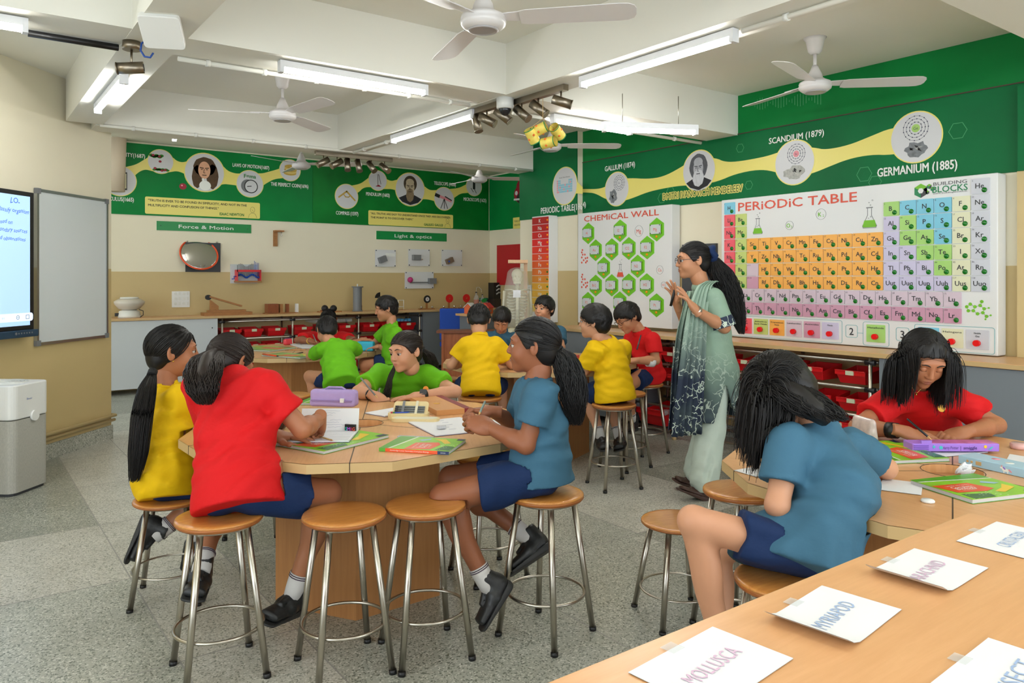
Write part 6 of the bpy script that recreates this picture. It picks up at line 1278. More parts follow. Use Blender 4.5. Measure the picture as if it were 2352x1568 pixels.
# 11, 12 boys beside the woman
pel = PL(1410, 5.2); person('boy in yellow shirt sitting on a stool, looking sideways past the table',
    dict(pel=pel, ch=Q(1398, 790, 5.22), sL=Q(1362, 805, 5.1), sR=Q(1434, 800, 5.32), eL=Q(1338, 858, 5.22), wL=Q(1356, 846, 5.45), gL=D(.3, .9, .0), eR=Q(1424, 855, 5.5), wR=Q(1392, 848, 5.65), gR=D(-.6, .7, 0), hs=D(.8, .6, 0), kL=Q(1350, 905, 5.42), aL=Q(1378, 1000, 5.32), tL=Q(1390, 1025, 5.2), kR=Q(1400, 905, 5.55), aR=Q(1420, 1000, 5.42), tR=Q(1421, 1026, 5.3), hc=Q(1366, 738, 5.2), hf=D(-.9, .38, 0)),
    'yellow', 'a', 1.02, 1.02, dict(kind='bowl'), fine=True, seed=11, hem=.1)
pel = PL(1488, 6.2); t, HV, b = person('boy in red shirt with spectacles looking down, white bandage on his arm',
    dict(pel=pel, ch=Q(1476, 768, 6.12), sL=Q(1502, 782, 5.98), sR=Q(1450, 778, 6.26), eL=Q(1506, 832, 5.95), wL=Q(1458, 828, 5.85), gL=D(-.9, -.1, -.1), eR=Q(1440, 826, 6.2), wR=Q(1432, 826, 5.98), gR=D(-.5, -.7, 0), hs=D(.45, .9, 0), kL=Q(1440, 885, 5.9), aL=PL(1452, 6.0, .3), tL=PL(1440, 5.95, .25), kR=Q(1425, 885, 6.1), aR=PL(1440, 6.2, .3), tR=PL(1430, 6.15, .25), hc=Q(1441, 728, 6.08), hf=D(-.75, -.35, -.5), hu=D(-.2, 0, 1)),
    'red', 'b', 1.02, 1.02, dict(kind='bowl'), lids='down', fine=True, seed=12, hem=.1)
def glasses(t, HV, b, m_, r=.021):
    m = MB()
    for s in (-1, 1):
        m.tube([HV((s*.031+r*math.cos(a), .098, .0+r*.8*math.sin(a))) for a in np.linspace(0, 2*PI, 19)[:-1]], .0018, 6, closed=True); m.tube([HV((s*.053, .096, .004)), HV((s*.074, .05, .006)), HV((s*.08, -.01, .008))], .0016, 6)
    m.tube([HV((-.011, .1, .003)), HV((.011, .1, .003))], .0016, 6); mk2(m, 'glasses', m_, t, b)
glasses(t, HV, b, M_BLACK)
m = MB(); a_, c_ = Q(1506, 832, 5.95), Q(1458, 828, 5.85); m.tube([L3(a_, c_, .12), L3(a_, c_, .4)], .0385, 16); mk2(m, 'bandage', M_PAPER, t, b)
p = Q(1468, 793, 5.93); m = MB(); m.tube([Q(1472, 770, 5.95), Q(1463, 802, 5.86)], .006, 8); mk2(m, 'pen', M_DGREY, t, b)
# 13 girl in blue bending down by the bench
pel = PL(1850, 2.24, .675); hc = Q(1788, 896, 2.42); t, HV, b = person('girl in blue shirt bending down beside the bench, loose wavy hair hiding her face',
    dict(pel=pel, ch=Q(1882, 1000, 2.4), sL=Q(1800, 1022, 2.26), sR=Q(1962, 1030, 2.5), eL=Q(1785, 1160, 2.2), wL=Q(1810, 1225, 2.36), gL=D(-.2, .4, -.9), pL=D(1, 0, 0), eR=Q(2036, 1120, 2.56), wR=Q(1950, 1075, 2.7), gR=D(-.8, .5, 0), free=('eL', 'wL'), hs=D(.35, .93, 0), bend=W(.07, -.06, 0),
         kL=Q(1592, 1196, 2.17), aL=PL(1672, 2.2, .28), tL=PL(1660, 2.16, .2), lg=.84, lap=(.1, -.04, -.07), kR=Q(1640, 1258, 2.42), aR=PL(1668, 2.34, .24), tR=PL(1640, 2.3, .18), hc=hc, hf=D(-.6, .35, -.72), hu=D(-.45, .3, .8)),
    'blue', 'a', 1.1, 1.06, dict(kind='loose', len=.35, part=-.01, n=7000, wv=.05, tail=[Q(1786, 872, 2.36), Q(1834, 908, 2.3), Q(1874, 944, 2.27), Q(1908, 966, 2.28)], w=[.055, .075, .08, .06], wave=.5, tn=260, band=0, flat=.5, grav=(*(W(-.12, 0, -1)),), col=[(Q(1960, 1035, 2.48), Q(1800, 1030, 2.3), .075), (Q(1885, 985, 2.4), Q(1860, 1140, 2.25), .135)]), lids='down', fine=True, seed=13, hem=.13, fat=.92)
# 14 girl in red, right
hc = Q(2122, 820, 3.22); pel = PL(2130, 3.62); t, HV, b = person('girl in red shirt with loose centre parted hair, writing on the table',
    dict(pel=pel, ch=Q(2120, 905, 3.42), sR=Q(2045, 918, 3.38), sL=Q(2198, 918, 3.38), eR=Q(1970, 990, 3.28), wR=Q(2072, 990, 3.12), gR=D(.85, -.1, -.2), pR=D(.1, .3, -.9), eL=Q(2290, 985, 3.32), wL=Q(2215, 992, 3.14), gL=D(-.85, -.15, -.15), pL=D(-.1, .2, -.9), hs=D(-1, 0, 0), kR=PL(2080, 3.3, .6), aR=PL(2085, 3.4, .28), tR=PL(2085, 3.28, .22), kL=PL(2180, 3.3, .6), aL=PL(2175, 3.4, .28), tL=PL(2175, 3.28, .22), hc=hc, hf=D(-.08, -.8, -.52), hu=D(.03, -.3, 1)),
    'red', 'c', 1.06, 1.02, dict(kind='loose', len=.31, part=-.005, n=6500, wv=.04, grav=(*(W(0, .1, -1)),), col=[(Q(2035, 915, 3.4), Q(2210, 915, 3.4), .07), (Q(2120, 905, 3.42), Q(2128, 1000, 3.58), .11)]), lids='down', fine=True, seed=14, hands=('pen', 'flat'), lower=False)
p = Q(2162, 937, 3.3); m = MB(); m.tube([p, p+D(-.1, -1, .1)*.004], .016, 16); mk2(m, 'shirt_badge', mat('badge_yellow', rgb(240, 180, 40), .5), t, b)
band_at('R', .04, .0325, .02, 'wrist_band', M_BLACK, t, b)
m = MB(); m.tube([HV((.03, -.0, -.115)), HV((.018, .035, -.14)), HV((0, .045, -.16)), HV((-.018, .035, -.14)), HV((-.03, 0, -.115))], .0012, 5); m.ball(HV((0, .046, -.163)), .005); mk2(m, 'necklace', M_GOLD, t, b)
# ================================================================ the woman standing
M_MINT = cloth('mint_cotton', 150, 178, 156); M_PALE = cloth('pale_mint_trousers', 206, 220, 208); M_BROWNS = mat('brown_shoe', rgb(74, 50, 42), .5, noise=(20, .2))
def print_mat(name, z0, z1, top, amt=1.0):
    m = mat(name, top, .75); nt = m.node_tree; b = nt.nodes['Principled BSDF']; L = nt.links.new
    tc = nt.nodes.new('ShaderNodeTexCoord'); sx = nt.nodes.new('ShaderNodeSeparateXYZ'); mr = nt.nodes.new('ShaderNodeMapRange'); mr.inputs['From Min'].default_value = z1; mr.inputs['From Max'].default_value = z0
    nz = nt.nodes.new('ShaderNodeTexNoise'); nz.inputs['Scale'].default_value = 9; ad = nt.nodes.new('ShaderNodeMath'); ad.operation = 'MULTIPLY_ADD'; ad.inputs[1].default_value = .5; ad.inputs[2].default_value = -.25
    a2 = nt.nodes.new('ShaderNodeMath'); a2.operation = 'ADD'; a2.use_clamp = True
    vo = nt.nodes.new('ShaderNodeTexVoronoi'); vo.feature = 'DISTANCE_TO_EDGE'; vo.inputs['Scale'].default_value = 15; nd = nt.nodes.new('ShaderNodeTexNoise'); nd.inputs['Scale'].default_value = 12; mxv = nt.nodes.new('ShaderNodeMix'); mxv.data_type = 'VECTOR'; mxv.inputs['Factor'].default_value = .14
    lt = nt.nodes.new('ShaderNodeMath'); lt.operation = 'LESS_THAN'; lt.inputs[1].default_value = .03
    n3 = nt.nodes.new('ShaderNodeTexNoise'); n3.inputs['Scale'].default_value = 7; g3 = nt.nodes.new('ShaderNodeMath'); g3.operation = 'GREATER_THAN'; g3.inputs[1].default_value = .44; mu = nt.nodes.new('ShaderNodeMath'); mu.operation = 'MULTIPLY'
    c1 = nt.nodes.new('ShaderNodeMix'); c1.data_type = 'RGBA'; c1.inputs['A'].default_value = top; c1.inputs['B'].default_value = rgb(36, 48, 70); c2 = nt.nodes.new('ShaderNodeMix'); c2.data_type = 'RGBA'; c2.inputs['B'].default_value = rgb(206, 220, 204); m2 = nt.nodes.new('ShaderNodeMath'); m2.operation = 'MULTIPLY'
    L(tc.outputs['Object'], sx.inputs[0]); L(sx.outputs[2], mr.inputs[0]); L(tc.outputs['Object'], nz.inputs['Vector']); L(nz.outputs[0], ad.inputs[0]); L(mr.outputs[0], a2.inputs[0]); L(ad.outputs[0], a2.inputs[1]); L(a2.outputs[0], c1.inputs['Factor'])
    L(tc.outputs['Object'], nd.inputs['Vector']); L(tc.outputs['Object'], mxv.inputs['A']); L(nd.outputs['Color'], mxv.inputs['B']); L(mxv.outputs['Result'], vo.inputs['Vector']); L(vo.outputs['Distance'], lt.inputs[0]); L(tc.outputs['Object'], n3.inputs['Vector']); L(n3.outputs[0], g3.inputs[0]); L(lt.outputs[0], mu.inputs[0]); L(g3.outputs[0], mu.inputs[1]); L(mu.outputs[0], m2.inputs[0]); L(a2.outputs[0], m2.inputs[1])
    L(c1.outputs['Result'], c2.inputs['A']); L(m2.outputs[0], c2.inputs['Factor']); L(c2.outputs['Result'], b.inputs['Base Color']); return m
YT = 5.0; pel = Q(1640, 848, YT); ch = Q(1622, 682, YT); sL = Q(1640, 684, 4.86); sR = Q(1608, 678, 5.16); eL = Q(1664, 752, 4.84); wL = Q(1598, 712, 4.72); eR = Q(1588, 770, 5.2); wR = Q(1556, 702, 5.08)
TJ = dict(pel=pel, ch=ch, sL=sL, sR=sR, eL=eL, wL=wL, gL=D(-.55, .05, .75), pL=D(-.75, .3, -.5), eR=eR, wR=wR, gR=D(-.3, -.1, .95), pR=D(-.9, -.3, -.2), hs=D(.1, 1, 0), kL=Q(1634, 985, 4.93), aL=Q(1616, 1112, 4.9), tL=Q(1580, 1118, 4.86), kR=Q(1626, 975, 5.12), aR=Q(1604, 1090, 5.16), tR=Q(1566, 1096, 5.12), hc=Q(1592, 597, 5.0), hf=D(-1, -.06, -.06), hu=D(.05, 0, 1))
t, HV, b = person('woman teacher standing in mint green kurta with navy patterned scarf, gesturing while she speaks', TJ, None, 'b', 1.17, 1.06,
    dict(kind='pony', tie=(0, -.105, .02), tail=[Q(1640, 592, 5.0), Q(1655, 625, 5.0), Q(1676, 670, 5.0), Q(1692, 720, 4.99), Q(1704, 768, 4.98)], w=[.03, .085, .085, .06, .02], wave=.45, tn=330, th=.95, band=0), gaze=(0, 1, -.1), hands=('spread', 'spread'), seed=20, clothes='adult', fat=.95)
glasses(t, HV, b, M_DGREY, .022)
m = MB(); m.tube([HV((.0+.036*math.cos(a), -.118+.012*math.sin(3*a), .03+.036*math.sin(a))) for a in np.linspace(0, 2*PI, 17)[:-1]], .023, 8, closed=True); mk2(m, 'scrunchie', M_NAVY, t, b)
hside = nrm(TJ['hs']); fwd = D(-1, -.05, 0); up = Vector((0, 0, 1)); s = 1.17
# trousers
f = Field(np.min([tuple(Q(1560, 1120, 5.4)), tuple(Q(1700, 830, 4.6))], 0)-.1, np.max([tuple(Q(1560, 1120, 5.4)), tuple(Q(1700, 830, 4.6))], 0)+.15, .0085)
for k, sg in (('L', -1), ('R', 1)):
    h = pel+hside*.085*sg; an = Vector(TJ['a'+k]); kn = Vector(TJ['k'+k]); f.op(rc(h, kn, .094, .086), .02); f.op(rc(kn, an+Vector((0, 0, .03)), .088, .098), .03)
f.warp(lambda P: wr(P*A3((1, 1, .45)), 31, 40, .008)); f.cut((0, 0, .055), (0, 0, -1)); v, q = f.mesh(); mk('trousers', [(v, q, 0)], M_PALE, t, b)
# kurta: fitted bust, flared skirt open at her left side
hem = .5; hm_ = Vector((pel.x, pel.y, hem))+fwd*.0; f = Field(np.array(pel)-A3((.5, .5, .6)), np.array(pel)+A3((.5, .5, .75)), .0085); mid = L3(pel, ch, .5)
f.op(ec(pel, mid, hside, (.175, .155), (.15, .125)), 0); f.op(ec(mid, L3(pel, ch, .88), sR-sL, (.15, .125), (.145, .118)), .04); f.op(el(L3(mid, ch, .45)+fwd*.055, (.1, .1, .085)), .05); f.op(rc(L3(ch, sL, .85)-up*.015, L3(ch, sR, .85)-up*.015, .062, .062), .05); f.op(ec(pel, hm_+up*.0, hside, (.175, .155), (.2, .2)), .03); f.op(rc(ch, L3(ch, HV((0, -.026, -.1)), .4), .075, .066), .03)
for sh, e in ((sL, eL), (sR, eR)):
    g = Field(np.array(pel)-A3((.5, .5, .6)), np.array(pel)+A3((.5, .5, .75)), .0085); dn = (e-sh).normalized(); c = L3(sh, e, .98); g.op(rc(L3(sh, ch, .1), c+dn*.03, .066, .072), 0); g.cut(c, dn); g.op(rc(c-dn*.02, e+dn*.05, .05, .05), .003, 'sub'); h_ = np.maximum(.03-np.abs(f.a-g.a), 0)/.03; f.a = np.minimum(f.a, g.a)-h_*h_*.0075
f.op(rc(L3(ch, HV((0, -.026, -.1)), .2), HV((0, -.02, -.04)), .058, .07), .004, 'sub'); f.op(rc(ch+fwd*.11, HV((0, .05, -.1)), .03, .045), .01, 'sub')
f.warp(lambda P: wr(P*A3((1, 1, .5)), 33, 30, .007)); f.cut((0, 0, hem), (0, 0, -1)); L_ = -hside      # side slit facing the viewer
a_ = A3(pel+L_*.2-up*.07); w_ = A3(fwd)
f.op(((lambda P: np.maximum(np.abs((P-a_)@w_+.05)-np.maximum(0, (a_[2]-P[..., 2])*.32), np.maximum(P[..., 2]-a_[2], -((P-a_)@A3(L_))-.13))), a_-.5, a_+.5), 0, 'sub', 0)
f.op(ec(pel-up*.06, hm_-up*.1, hside, (.15, .13), (.185, .185)), .003, 'sub')
v, q = f.mesh(); v = np.asarray(v); M_KUR = print_mat('mint_kurta_print',  .5, 1.0, rgb(146, 174, 152)); ku = mk('kurta', [(v, q, 0)], M_KUR, t, b)
M_NPR = print_mat('navy_print', -9, -8, rgb(36, 46, 66))
for nm_, e, sh in (('left', eL, sL), ('right', eR, sR)):
    m = MB(); d = (e-sh).normalized(); m.tube([L3(sh, e, .66), L3(sh, e, .84), L3(sh, e, .99)], [.071, .074, .0755], 20, caps=False); mk2(m, 'cuff', print_mat('navy_cuff_print', 8, 9, rgb(36, 46, 66)), ku, (0, 0, 0), local=b)
# scarf: over the shoulder and hanging in two tails
M_SCF = print_mat('scarf_print', .78, 1.22, rgb(160, 186, 166))
def drape(path, width, seed, name, folds=5, amp=.016):
    rg = random.Random(seed); n, k = 40, 30; pts = np.array([tuple(p) for p in path]); u = np.linspace(0, len(pts)-1, n); c = np.stack([np.interp(u, range(len(pts)), pts[:, i]) for i in range(3)], 1)
    for _ in range(3): c[1:-1] = (c[:-2]+2*c[1:-1]+c[2:])/4
    ac = np.array(fwd*.75-hside*.35); ac /= np.linalg.norm(ac); nr = np.array(-hside*.75-fwd*.35); wd = np.interp(u, np.linspace(0, len(pts)-1, len(width)), width); V = []
    for i in range(n):
        for q_ in range(k):
            s_ = q_/(k-1)-.5; ph = s_*folds*2*PI+rg.random()*.0+i*.05; V.append(tuple(c[i]+ac*s_*wd[i]+nr*(amp*math.sin(ph)+amp*.4*math.sin(ph*2.3+1)))) 
    F_ = [(i*k+j, i*k+j+1, (i+1)*k+j+1, (i+1)*k+j) for i in range(n-1) for j in range(k-1)]; m = MB(); m.add(V, F_, 0, True); o = mk2(m, name, M_SCF, t, b); so = o.modifiers.new('s', 'SOLIDIFY'); so.thickness = .004; return o
drape([Q(1648, 652, 5.04), Q(1636, 644, 4.94), Q(1618, 656, 4.84), Q(1604, 712, 4.79), Q(1596, 800, 4.77), Q(1588, 900, 4.76), Q(1580, 1000, 4.76)], [.1, .09, .12, .17, .2, .22, .24], 1, 'scarf')
drape([Q(1592, 668, 4.93), Q(1576, 760, 4.9), Q(1566, 850, 4.9), Q(1562, 940, 4.9), Q(1558, 985, 4.9)], [.08, .14, .16, .17, .18], 2, 'scarf_tail', 4)
m = MB(); d = (wL-eL).normalized(); p = L3(eL, wL, .96); m.tube([p-d*.012, p+d*.012], .033, 16); mk2(m, 'watch', M_STEEL, t, b); m = MB(); p = wR+D(-.5, -.4, .6)*.07; m.tube([p-D(.2, -.1, .9)*.05, p+D(.2, -.1, .9)*.06], .009, 10); mk2(m, 'marker_pen', M_BLACK, t, b)
# ================================================================ things on the tables
def on4(z, fl, fr, bl):            # a flat thing from three seen corners on a level plane: centre, heading, width, depth
    a, b, c = onz(*fl, z), onz(*fr, z), onz(*bl, z); u = b-a; w = u.length; rz = math.atan2(u.y, u.x); n = Vector((-u.y, u.x, 0))/w; d = (c-a).dot(n)
    return a+u/2+n*d/2, rz, w, d
M_COVER = mat('cover_green', rgb(140, 204, 46), .3, noise=(9, .4)); M_COVORG = mat('cover_orange', rgb(232, 84, 30), .3); M_COVW = mat('cover_white', rgb(232, 238, 222), .3); M_COVNAVY = mat('cover_navy', rgb(22, 42, 84), .3); M_PAGES = mat('page_edges', rgb(206, 204, 206), .7, noise=(300, .12, (.02, .02, 1))); M_BIRD = mat('cover_yellow', rgb(240, 200, 40), .3); M_COVDG = mat('cover_dark_green', rgb(84, 166, 40), .3)
def textbook(label, z, fl, fr, bl, th=.013, spine='front', g='green biology textbooks'):
    c, rz, w, d = on4(z, fl, fr, bl); t = thing('textbook', label, 'book', (c.x, c.y, z+.0008), rz, g)
    x, y = w/2, d/2
    MB().box((-x+.002, -y+.002, .0012), (x-.002, y-.002, th-.0012)).build('pages', M_PAGES, t)
    o = MB().box((-x, -y, th-.0012), (x, y, th)).build('front_cover', M_COVER, t); MB().box((-x, -y, 0), (x, y, .0012)).build('back_cover', M_COVDG, t)
    if spine == 'front':
        s_ = MB().box((-x, -y-.0012, 0), (x, -y, th)).build('spine', M_COVORG, t)
        MB().box((-x-.0002, -y-.002, 0), (-x+w*.09, -y-.0005, th+.0003)).build('spine_end', M_COVDG, s_); MB().box((x-w*.16, -y-.002, 0), (x+.0002, -y-.0005, th)).build('spine_end', M_COVNAVY, s_)
        m = MB(); put_text(m, 'Cambridge Lower Secondary Complete Biology', -w*.06, th*.5, th*.36, w*.56, -y-.0016); put_text(m, 'OXFORD', x-w*.08, th*.5, th*.28, None, -y-.0024); m.build('spine_lettering', M_PRINTW, s_)
    up = lambda p: (p[0], p[2], th+.0008)
    m = MB(); P = lambda pts, zz, mi: m.add([(x*a, y*b, th+zz) for a, b in pts], [tuple(range(len(pts)))], mi)
    P([(-.99, -.99), (-.78, -.99), (-.5, .99), (-.99, .99)], .0003, 3); P([(-.76, -.99), (-.69, -.99), (-.42, .99), (-.48, .99)], .0005, 2)
    P([(-.25, .05), (.38, .25), (.52, -.1), (.42, -.85), (-.3, -.98)], .0006, 0)
    P([(.1, .75), (.45, .8), (.75, .2), (.6, .05), (.4, .45)], .0007, 1); P([(-.3, .5), (.0, .8), (.05, .6), (-.15, .35)], .0007, 4); P([(.55, -.9), (.99, -.9), (.99, -.3), (.7, -.2)], .0005, 5); P([(.78, .7), (.99, .7), (.99, .98), (.78, .98)], .0007, 6)
    for i in range(26): rg = random.Random(i); a, b_ = rg.uniform(.5, .98), rg.uniform(-.95, .1); P([(a, b_), (a+.03, b_), (a+.02, b_+.05)], .0008, 2)
    m.build('cover_picture', [M_COVORG, M_BIRD, M_COVW, M_COVDG, mat('cover_blue', rgb(150, 190, 210), .3), mat('cover_leaf', rgb(46, 110, 50), .3), M_COVNAVY], o)
    m = MB(); rot = PI/2
    for s_, xx, h, ln in (('Complete', .02, .016, .62), ('Biology', .15, .019, .56), ('Cambridge Lower Secondary', -.13, .008, .7), ('Second Edition', .28, .007, .4)): put_text(m, s_, x*xx, -y*.38, h, d*.5*ln, 0, rot=rot, fn=up)
    m.build('title_lettering', M_PRINTW, o); return t
textbook('green biology textbook with orange spine lying at the near edge of the table', TZ, (871, 1036), (1031, 1045), (913, 1008))
textbook('green biology textbook under the open notebook of the girl in red', TZ, (634, 1024), (744, 1044), (760, 985), .013, 'none')
textbook('green biology textbook beneath the purple pencil case', TZ, (683, 930), (790, 932), (720, 902), .012, 'none')
textbook('green biology textbook beside the black Smiggle strap', TZ, (770, 1012), (822, 1000), (765, 985), .012, 'none')
textbook('green biology textbook lying open edge first near the crumpled paper', TZ, (2090, 1112), (2234, 1158), (2243, 1098), .014, 'none')
textbook('green biology textbook half under the purple pencil box', TZ, (2050, 1066), (2182, 1060), (2008, 1020), .013, 'none')
textbook('green biology textbook on the far table, the one behind', TZ, (620, 808), (679, 800), (592, 797), .012, 'none'); textbook('green biology textbook on the far table with an orange marker on it', TZ, (600, 818), (690, 824), (612, 810), .012, 'none')
M_RULE = mat('ruled_line', rgb(176, 180, 200), .6); M_COVERB = mat('notebook_cover', rgb(60, 56, 110), .4)
def notebook(label, z, fl, fr, bl, th=.006, lines=0, stand=None, scrib=0, g='open notebooks'):
    c, rz, w, d = on4(z, fl, fr, bl); t = thing('notebook', label, 'notebook', (c.x, c.y, z+.0008), rz, g); x, y = w/2, d/2
    MB().box((-x, -y, 0), (x, y, .0012)).build('cover', M_COVERB, t)
    V = []; n = 12
    for i in range(n+1):
        u = i/n*2-1; zz = th*(.55+.45*abs(math.sin(u*PI*.5+.3)))
        V += [(u*x*.99, -y*.985, zz), (u*x*.99, y*.985, zz)]
    nb_ = len(V); V += [(a, b, .0012) for a, b, _ in V]; f = []
    for i in range(n): a = 2*i; f += [(a, a+2, a+3, a+1), (nb_+a, nb_+a+1, nb_+a+3, nb_+a+2), (a, nb_+a, nb_+a+2, a+2), (a+1, a+3, nb_+a+3, nb_+a+1)]
    f += [(0, 1, nb_+1, nb_), (2*n, nb_+2*n, nb_+2*n+1, 2*n+1)]; o = MB().add(V, f).build('pages', M_PAPER, t)
    m = MB()
    for i in range(lines): yy = -y*.9+2*y*.85*i/max(1, lines-1); m.box((-x*.95, yy-.0005, th+.0002), (x*.95, yy+.0005, th+.0006))
    if scrib:
        rg = random.Random(scrib)
        for i in range(5):
            x0, yy = rg.uniform(-.7, .1)*x, y*(.7-.3*i); q = [(x0+.006*k, yy+rg.uniform(-.003, .003), th+.0008) for k in range(rg.randint(4, 9))]; m.tube(q, .0005, 4)
    if m.v: m.build('ruled_lines' if lines else 'handwriting', M_RULE, o)
    if stand:                               # the far page held upright
        m = MB(); hgt = stand; m.box((-x, y-.001, th*.5), (x, y+.001, hgt), 0, Matrix.Translation((0, y, 0)) @ Matrix.Rotation(-.28, 4, 'X') @ Matrix.Translation((0, -y, 0))); q = m.build('upright_page', M_PAPER, t)
        m = MB(); rg = random.Random(5); M_ = Matrix.Translation((0, y, 0)) @ Matrix.Rotation(-.28, 4, 'X') @ Matrix.Translation((0, -y, 0))
        for k in range(8):
            x0, zz = rg.uniform(-.8, .1)*x, hgt*(.9-.1*k); m.tube([M_ @ Vector((x0+.008*i, y-.0016, zz+rg.uniform(-.002, .002))) for i in range(rg.randint(5, 11))], .0005, 4)
        m.build('handwriting', M_RULE, q)
    return t
notebook('ruled notebook with one page raised upright before the girl in red', TZ+.0142, (660, 1017), (802, 1016), (680, 992), .008, 9, .1)
notebook('open notebook the girl in green is writing in', TZ, (838, 950), (884, 958), (870, 916), .006, 0, None, 3); notebook('open notebook with a grey eraser on it before the girl in blue', TZ, (1000, 1003), (1128, 990), (984, 967), .006, 0, None, 2); notebook('second open notebook beside the elbow of the girl in blue', TZ, (1130, 990), (1195, 978), (1118, 968), .004)
notebook('small white notebook before the child with hair buns', TZ, (694, 801), (738, 799), (701, 789), .008); notebook('open notebook under the hands of the girl in red with loose hair', TZ, (2075, 1026), (2182, 1030), (2040, 1004), .006, 0, None, 6)
notebook('notebook edge showing under the purple pencil box', TZ, (2150, 1052), (2270, 1040), (2150, 1030), .004); notebook('open notebook before the boy in yellow looking sideways', TZ, (1352, 842), (1386, 846), (1346, 832), .006)
t = sheet('paper_sheet', 'white paper sheet behind the elbow of the girl in blue bending down', 'paper', onz(2070, 1118, TZ)+Vector((0, 0, .001)), camrot(60), .16, .12); sheet('paper_sheet', 'white paper sheet at the table edge below the loose dark hair', 'paper', onz(1745, 1082, TZ)+Vector((0, 0, .001)), camrot(30), .15, .1)
sheet('paper_sheet', 'white paper sheet under the pencils at the table of the boys in yellow', 'paper', onz(1200, 838, TZ)+Vector((0, 0, .001)), camrot(20), .2, .16)
# cases and pouches
def soft_box(name, label, cat, p, rz, w, d, h, m, taper=.75, group=None, zipm=None, tilt=0, rr=.018):
    t = thing(name, label, cat, p, 0, group, rot=(tilt, 0, rz)); f = Field((-w/2-.02, -d/2-.02, -.01), (w/2+.02, d/2+.02, h+.02), .004)
    def fn(P):
        k = 1-(1-taper)*np.clip(P[..., 2]/h, 0, 1); q = np.stack([np.abs(P[..., 0])-w/2+rr, np.abs(P[..., 1])-d/2*k+rr, np.abs(P[..., 2]-h/2)-h/2+rr], -1); return np.linalg.norm(np.maximum(q, 0), axis=-1)+np.minimum(q.max(-1), 0)-rr
    f.op((fn, A3((-w/2, -d/2, 0)), A3((w/2, d/2, h))), 0); f.warp(lambda P: wr(P, 4, 60, .0015)); v, q = f.mesh(); mk('body', [(v, q, 0)], m, t)
    if zipm: mm = MB(); mm.tube([(-w*.46, 0, h*.94), (-w*.2, 0, h+.001), (w*.2, 0, h+.001), (w*.46, 0, h*.94)], .004, 6); mm.build('zip', zipm, t)
    return t
M_PURP = mat('lilac_fabric', rgb(178, 154, 208), .6, noise=(30, .08)); t = soft_box('pencil_case', 'lilac soft pencil case with a white buckle on the near table', 'pencil case', onz(768, 938, TZ+.014)+Vector((0, 0, .013)), camrot(-8), .24, .085, .085, M_PURP, .7, None, mat('lilac_zip', rgb(140, 120, 176), .5))
m = MB(); m.box((-.108, -.046, .03), (.108, -.038, .036)); m.build('seam', mat('lilac_dark', rgb(150, 124, 180), .6), t); MB().box((.048, -.05, .026), (.068, -.038, .046)).build('buckle', M_WHITE, t); MB().tube([(-.05, -.0, .084), (-.03, 0, .096), (.04, 0, .096), (.06, 0, .084)], .005, 6).build('handle', M_PURP, t)
M_CREAMF = mat('cream_fabric', rgb(236, 214, 160), .6, noise=(30, .06)); M_CREAMD = mat('cream_lining', rgb(228, 222, 196), .6)
p = onz(952, 965, TZ)+Vector((0, 0, .0006)); t = thing('pencil_case', 'cream pencil case lying open with grey pens strapped inside', 'pencil case', p, camrot(-4))
m = MB(); m.rbox((-.135, .0, 0), (.06, .095, .028), .03, 0, None, 5); m.build('case_half', M_CREAMF, t); m = MB(); m.rbox((-.105, -.062, 0), (.125, .012, .016), .034, 0, None, 6); m.rbox((-.095, -.054, .016), (.115, .004, .0175), .028, 1, None, 6); m.build('case_half', [M_CREAMF, M_CREAMD], t)
MT_ = Matrix.Translation((-.03, .05, .03)) @ Matrix.Rotation(.75, 4, 'X'); m = MB(); m.rbox((-.085, -.03, 0), (.085, .06, .006), .015, 0, MT_, 4); fl_ = m.build('pen_flap', M_CREAMF, t)
for i in range(4): m = MB(); m.tube([MT_ @ Vector((-.06, -.012+.012*i, .011)), MT_ @ Vector((.07, -.014+.012*i, .011))], .0046, 8); m.build('pen', mat('pen_grey', rgb(120, 124, 124), .35), fl_); MB().tube([MT_ @ Vector((-.075, -.012+.012*i, .011)), MT_ @ Vector((-.06, -.012+.012*i, .011))], .0048, 8).build('pen_cap', M_DGREY, fl_)
for x_ in (-.035, .03): m = MB(); m.box((x_-.006, -.028, .014), (x_+.006, .055, .0165), 0, MT_); m.build('strap', M_CREAMD if x_ > 0 else M_GREY, fl_)
for i, c_ in enumerate(((206, 40, 90), (60, 150, 80), (60, 90, 190))): MB().tube([(-.12+.01*i, .02, .031), (-.05+.01*i, .034, .031)], .004, 8).build('coloured_pen', mat('pen_colour_%d' % i, rgb(*c_), .4), t)
M_BKRAFT = mat('kraft_brown', rgb(206, 146, 86), .5, noise=(20, .04)); c, rz, w, d = on4(TZ, (1003, 955), (1080, 949), (952, 922)); t = thing('hardback_book', 'thick kraft brown book with dark red spine near the girl in green', 'book', (c.x, c.y, TZ+.0005), rz)
MB().box((-w/2, -d/2, 0), (w/2-.03, d/2, .026)).build('block', M_BKRAFT, t); MB().box((w/2-.03, -d/2-.001, 0), (w/2+.006, d/2+.001, .027)).build('spine', mat('maroon', rgb(128, 36, 40), .5), t); m = MB()
for i, (s_, yy) in enumerate((('A SCIENTIFIC RECORD', .05), ('LABORATORY NOTES', .02))): put_text(m, s_, -.02, yy, .007, None, 0, fn=lambda q: (q[0], q[2], .0266))
m.lathe([(0, .0262), (.018, .0262), (.018, .0268), (0, .0268)], 20, 1, Matrix.Translation((-.02, -.03, 0))); m.build('cover_print', [mat('maroon', rgb(128, 36, 40), .5), mat('kraft_gold', rgb(226, 166, 60), .4)], t)
M_ERAS = mat('eraser_grey', rgb(206, 206, 208), .6, noise=(40, .2))
